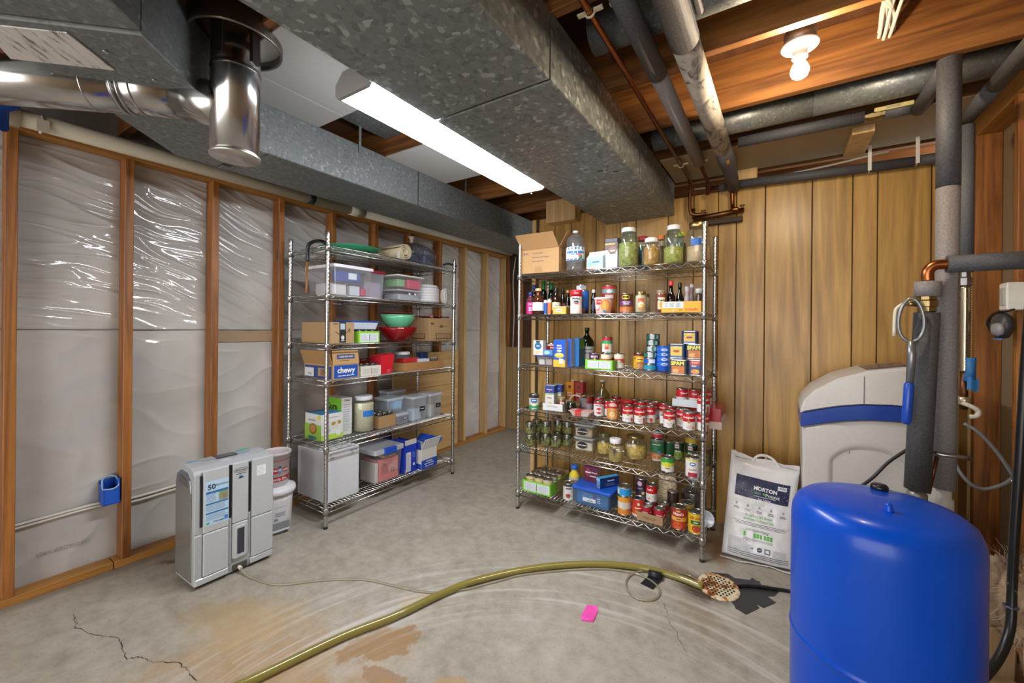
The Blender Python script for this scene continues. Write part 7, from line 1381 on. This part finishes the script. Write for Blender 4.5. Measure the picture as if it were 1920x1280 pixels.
tray('white_tray', 'white cut carton tray with jars next to the pet food box', (-2.525, 1.928, T), PI / 2, .17, .15, .072, '#cfcac0', [('l', 'f', -.24, 0, .36, .5, 5, '#a9a7a0'), ('l', 'f', .24, 0, .36, .5, 5, '#a9a7a0'), ('r', 'f', 0, 0, .012, .32, '#8a4a2a')])
for k in range(3): jar('small_jar', 'small jar in the white tray on the left rack, %s from left' % ordn(k), -2.50, 1.875 + .053 * k, T + .003, .0245, .086, CLEAR, '#6d6a66', cm('#6d5a4a', .5), .7, .9, .85, lidm=jl, lidh=.014, group='small jars in the white tray of the left rack')
jar('small_jar', 'taller jar at the back of the white tray on the left rack', -2.565, 1.885, T + .003, .026, .125, CLEAR, '#8a8580', cm('#8d8478', .5), .7, .9, .85, lidm=jl)
t = thing('red_scoop_tub', 'bright red plastic tub on the fourth shelf of the left rack', 'tub', (-2.53, 2.09, T), PI / 2); mb = MB(); mb.prism([(-.052, -.05), (.052, -.05), (.052, .05), (-.052, .05)], 0, .135); mb.v = [(a * (1 + .22 * c_ / .135), b * (1 + .22 * c_ / .135), c_ + (.012 if (a > 0 and c_ > .1) else 0)) for a, b, c_ in mb.v]; obj('tub', mb, cm('#c91f2e', .35), t)
obj('vents', MB().lines((.02, -.0545, .02), (1, 0, 0), (0, 0, 1), .035, .028, 4), cm('#e58a8f', .5), t)
tag(obj('red_dish', MB().lathe([(.03, 0), (.06, .02), (.085, .05), (.087, .052), (.06, .024), (0, .01)], 24), cm('#7d1a20', .3), None, (-2.70, 2.03, T + .05)), 'dark red dish behind the red tub', 'dish'); tag(obj('low_carton', MB().box(-2.78, 1.96, T, -2.63, 2.10, T + .05, ch=.002), cm('#8d7048', .7)), 'low carton under the dark red dish', 'box')
tray('cardboard_tray', 'long shallow cardboard tray of party supplies on the fourth shelf', (-2.60, 2.47, T), PI / 2, .46, .28, .068, '#a3794a', inside='#8f6a40')
for nm, lab, b_, c_ in (('card_box', 'red and white card box in the party tray', (-2.62, 2.30, .004, -2.52, 2.46, .100), '#b5322c'), ('card_box', 'blue and white card box in the party tray', (-2.55, 2.44, .004, -2.485, 2.55, .088), '#c9d2e0'), ('foil_pack', 'dark blue foil pack at the back of the party tray', (-2.70, 2.60, .004, -2.63, 2.68, .130), '#24386a'), ('tan_box', 'tan box at the back of the party tray', (-2.73, 2.52, .004, -2.65, 2.595, .09), '#a3794f')): tag(obj(nm, MB().box(b_[0], b_[1], T + b_[2], b_[3], b_[4], T + b_[5], ch=.004), cm(c_, .45)), lab, 'box')
t = thing('food_container', 'round clear container with white lid standing in the party tray', 'container', (-2.58, 2.505, T + .003)); t.location = (-2.685, 2.43, T + .003); obj('tub', MB().lathe([(0, .002), (.05, .002), (.057, .02), (.060, .118)], 26), glassy('bluish_clear', '#b9cfe6', .1, .4, 1, '#9cb5d2'), t); obj('lid', MB().lathe([(.062, .115), (.064, .118), (.064, .130), (.058, .140), (0, .143)], 26), cm('#d5d8dc', .35), t)
for k in range(4):
    t = thing('wire_whisk', 'small wire whisk end in the party tray, %s from left' % ordn(k), 'whisk', (-2.515, 2.575 + .028 * k, T + .012), group='wire whisks in the party tray')
    for j in range(3): obj('loop', MB().tube([(.003 * j, .011 * math.cos(a), .055 + .03 * math.sin(a)) for a in [2 * PI * i / 12 for i in range(12)]], .0012, 4, closed=True), CHROME, t)
    obj('stem', MB().tube([(0, 0, 0), (0, 0, .026)], .003, 6), CHROME, t)
# ---- fifth shelf
T = TL_[5]
t = box_item('cracker_box', 'green and white cracker box at the left of the fifth shelf', 'box', (-2.675, 1.712, T), PI / 2, .165, .19, .175, '#d2d6d2', [('r', 'f', -.08, .05, .34, .16, '#c9cec8'), ('o', 'f', .05, .10, .10, .07, '#b5823a'), ('o', 'f', .32, .12, .08, .07, '#b5823a'), ('r', 'f', 0, -.40, .5, .10, '#a9cc4a'), ('l', 'f', -.2, -.16, .4, .12, 3, '#8a9096'), ('r', 'f', .28, -.30, .10, .09, '#d8dcd8'), ('l', 'f', 0, .36, .7, .05, 1, '#c47a9a'), ('r', 'l', 0, -.20, .5, .30, '#8dbb3c'), ('o', 'l', .02, -.08, .24, .22, '#8f5f34'), ('o', 'l', .02, -.06, .16, .14, '#b5824a'), ('o', 'l', .38, .40, .09, .08, '#d9cf3a'), ('t', 'l', 'TRISCUITS', .016, -.05, .26, '#8a8a84', .01), ('o', 'l', -.02, -.42, .28, .07, '#2c6a6a')], top='#3f83b4')
box_item('cereal_box', 'tall green corn cereal box behind the cracker box', 'box', (-2.70, 1.838, T), PI / 2, .085, .20, .262, '#d0d4d0', [('l', 'f', 0, .1, .7, .5, 8, '#b3a3c0'), ('l', 'f', 0, -.25, .7, .3, 6, '#a9b8a9'), ('t', 'f', 'Chex', .020, 0, .44, '#5a6a2c', .03), ('r', 'l', 0, 0, .5, .5, '#6fae2c'), ('t', 'l', 'Corn', .060, -.06, .26, '#2a3a14', .04), ('t', 'l', 'Chex', .088, -.10, .04, '#a8231c', .05)])
jar('rice_jar', 'large glass jar of white rice with white lid and blue tape', -2.605, 1.985, T, .074, .262, CLEAR, '#cdd3da', RICE, .80, .80, .80, deco=[('r', .52, .045, .022, '#2a74c4', .55)], lidh=.03)
mid = Vector((-2.605, 2.155)); tray('jar_carton', 'small cardboard carton of jars with metal lids on the fifth shelf', (mid.x, mid.y, T), PI / 2, .165, .13, .092, '#a8875c')
for k in range(6): jar('canning_jar', 'canning jar in the cardboard carton, %s row, %s from left' % (('front', 'back')[k // 3], ordn(k % 3)), mid.x + .028 - .058 * (k // 3), mid.y - .052 + .052 * (k % 3), T + .003, .0245, .112, CLEAR, '#8a857c', cm('#6d6558', .5), .6, .9, .86, lidm=metal('jar_lid', '#9c978a', .3), lidh=.013, group='canning jars in the cardboard carton')
def canister(lab, x, y, w_, d_, h_, tag_=None, z=0, tilt=None, inner=None):
    t = bin_('food_canister', lab, (x, y, T + z), PI / 2, w_, d_, h_, FROST, LIDF, .020, .93, 'container', [inner] if inner else [], .008, tilt=tilt)
    if tag_: face_print(t, [('r', 'f', .18, -.02, .20, .09, '#1b1d22'), ('t', 'f', tag_, .015, .18, -.02, '#c9ccd2', .01)], w_ * .97, d_ * .97, h_)
    return t
canister('tall frosted canister with black oval tag, middle of the fifth shelf', -2.57, 2.455, .155, .15, .205, 'Sugar', inner=(-.3, -.3, .02, .25, .2, .45, '#c3ccd4'))
canister('tall frosted canister with black tag at the right end of the fifth shelf', -2.57, 2.645, .15, .15, .205, 'Soup', inner=(-.35, -.35, .02, -.05, .1, .50, '#c9c9b8'))
canister('low frosted canister with black tag under the tilted canister', -2.60, 2.305, .12, .14, .085, 'Oats')
canister('frosted canister lying with its blue-tinted base forward on the low canister', -2.65, 2.26, .165, .17, .115, None, .094, inner=(-.1, -.46, .2, .38, .3, .85, '#8fc0dc'))
canister('large frosted canister at the back of the fifth shelf', -2.79, 2.42, .20, .12, .235)
# ---- bottom shelf
T = TL_[6]
t = box_item('white_box', 'large plain white corrugated box on the bottom shelf of the left rack', 'box', (-2.655, 1.735, T), PI / 2, .25, .34, .335, '#d2d4da', [('t', 'f', '12', .017, -.38, .43, '#6a6c74', .02), ('t', 'f', '5693', .015, -.35, .37, '#6a6c74', .02), ('t', 'f', '7391 NE', .016, .32, .43, '#6a6c74', .02), ('t', 'f', 'A7', .015, .28, .38, '#6a6c74', .02), ('r', 'f', 0, .33, .46, .006, '#b3a99c')], ch=.003)
t = bin_('storage_box', 'clear latch box of pink paper with blue handle on the bottom shelf', (-2.60, 2.122, T), PI / 2, .262, .25, .255, PET, LIDF, .035, .88, 'box', [(-.30, -.42, .02, .40, .38, .66, '#dd7a78'), (-.42, -.40, .02, -.31, .3, .60, '#cfc4c0'), (-.1, -.38, .67, .35, .3, .72, '#d9a79a'), (-.38, -.3, .60, .1, .3, .66, '#d58c84')], .02, handle='#1e4fb8')
face_print(t, [('r', 'f', .18, -.10, .16, .14, '#d79a98'), ('t', 'f', 'Munchkin', .022, -.02, .02, '#5a4a52', .01), ('l', 'f', -.12, -.14, .26, .24, 7, '#8a5a62'), ('t', 'f', '12', .040, .16, -.22, '#3a2f36', .01)], .275 * .93, .25 * .88, .255)
t = box_item('cereal_box', 'opened bright blue cereal box with white nutrition panel on the bottom shelf', 'box', (-2.60, 2.342, T), PI / 2, .125, .24, .225, '#1838b4', [('r', 'f', -.20, -.10, .20, .34, '#d3d6de'), ('l', 'f', -.20, -.10, .34, .60, 12, '#7a7f8c'), ('l', 'f', .28, .12, .3, .22, 5, '#8f9ae0'), ('o', 'f', .26, -.22, .08, .05, '#e3e3ee'), ('r', 'f', -.46, -.42, .04, .08, '#d98a3a')])
obj('flap', flap([(-.06, -.118, .225), (.06, -.118, .225), (.068, -.108, .262), (-.052, -.108, .262)]), cm('#b9b5ae', .6), t); obj('flap', flap([(-.062, .118, .225), (-.062, -.118, .225), (-.068, -.118, .262), (-.068, .118, .262)]), cm('#1838b4', .45), t)
t = box_item('noodle_carton', 'open blue and white noodle carton at the right of the bottom shelf', 'box', (-2.58, 2.520, T), PI / 2, .18, .26, .165, '#d6d3cc', [('r', 'f', 0, -.28, .5, .22, '#1f46b0'), ('t', 'f', 'ULTIMATE 2', .014, 0, -.16, '#e6e8f0', .02), ('t', 'f', 'POWERFLUTE NOODLE', .012, 0, -.27, '#e6e8f0', .01), ('t', 'f', '7.2 NET WT 20 OZ', .011, 0, -.39, '#e6e8f0', .01), ('o', 'l', -.1, .0, .2, .25, '#5f8a3a'), ('r', 'l', 0, -.36, .5, .14, '#1f46b0')])
obj('flap', flap([(-.095, -.13, .165), (.095, -.13, .165), (.105, -.165, .250), (-.085, -.165, .250)][::1]), cm('#d9dade', .5), t); obj('flap', flap([(-.09, .13, .165), (-.09, -.13, .165), (-.105, -.13, .235), (-.105, .13, .235)]), cm('#1f46b0', .45), t); obj('flap', flap([(.095, -.13, .165), (.095, .13, .165), (.16, .13, .215), (.16, -.13, .215)]), cm('#2350bc', .45), t)
mb = MB(); uu, vv = (1, 0, 0), Vector((.01, -.035, .085)).normalized(); ce = Vector((.01, -.1515, .212)); mb.patch(ce, uu, vv, .045, .022, 0, 'o'); mb.patch(ce + Vector((0, -.0008, 0)), uu, vv, .034, .005, 1); mb.lines(ce - Vector(vv) * .030 + Vector((0, -.0008, 0)), uu, vv, .07, .012, 2, 2); obj('flap_print', mb, [cm('#3a4a3c'), cm('#e3d9a0'), cm('#4a5fae')], t)
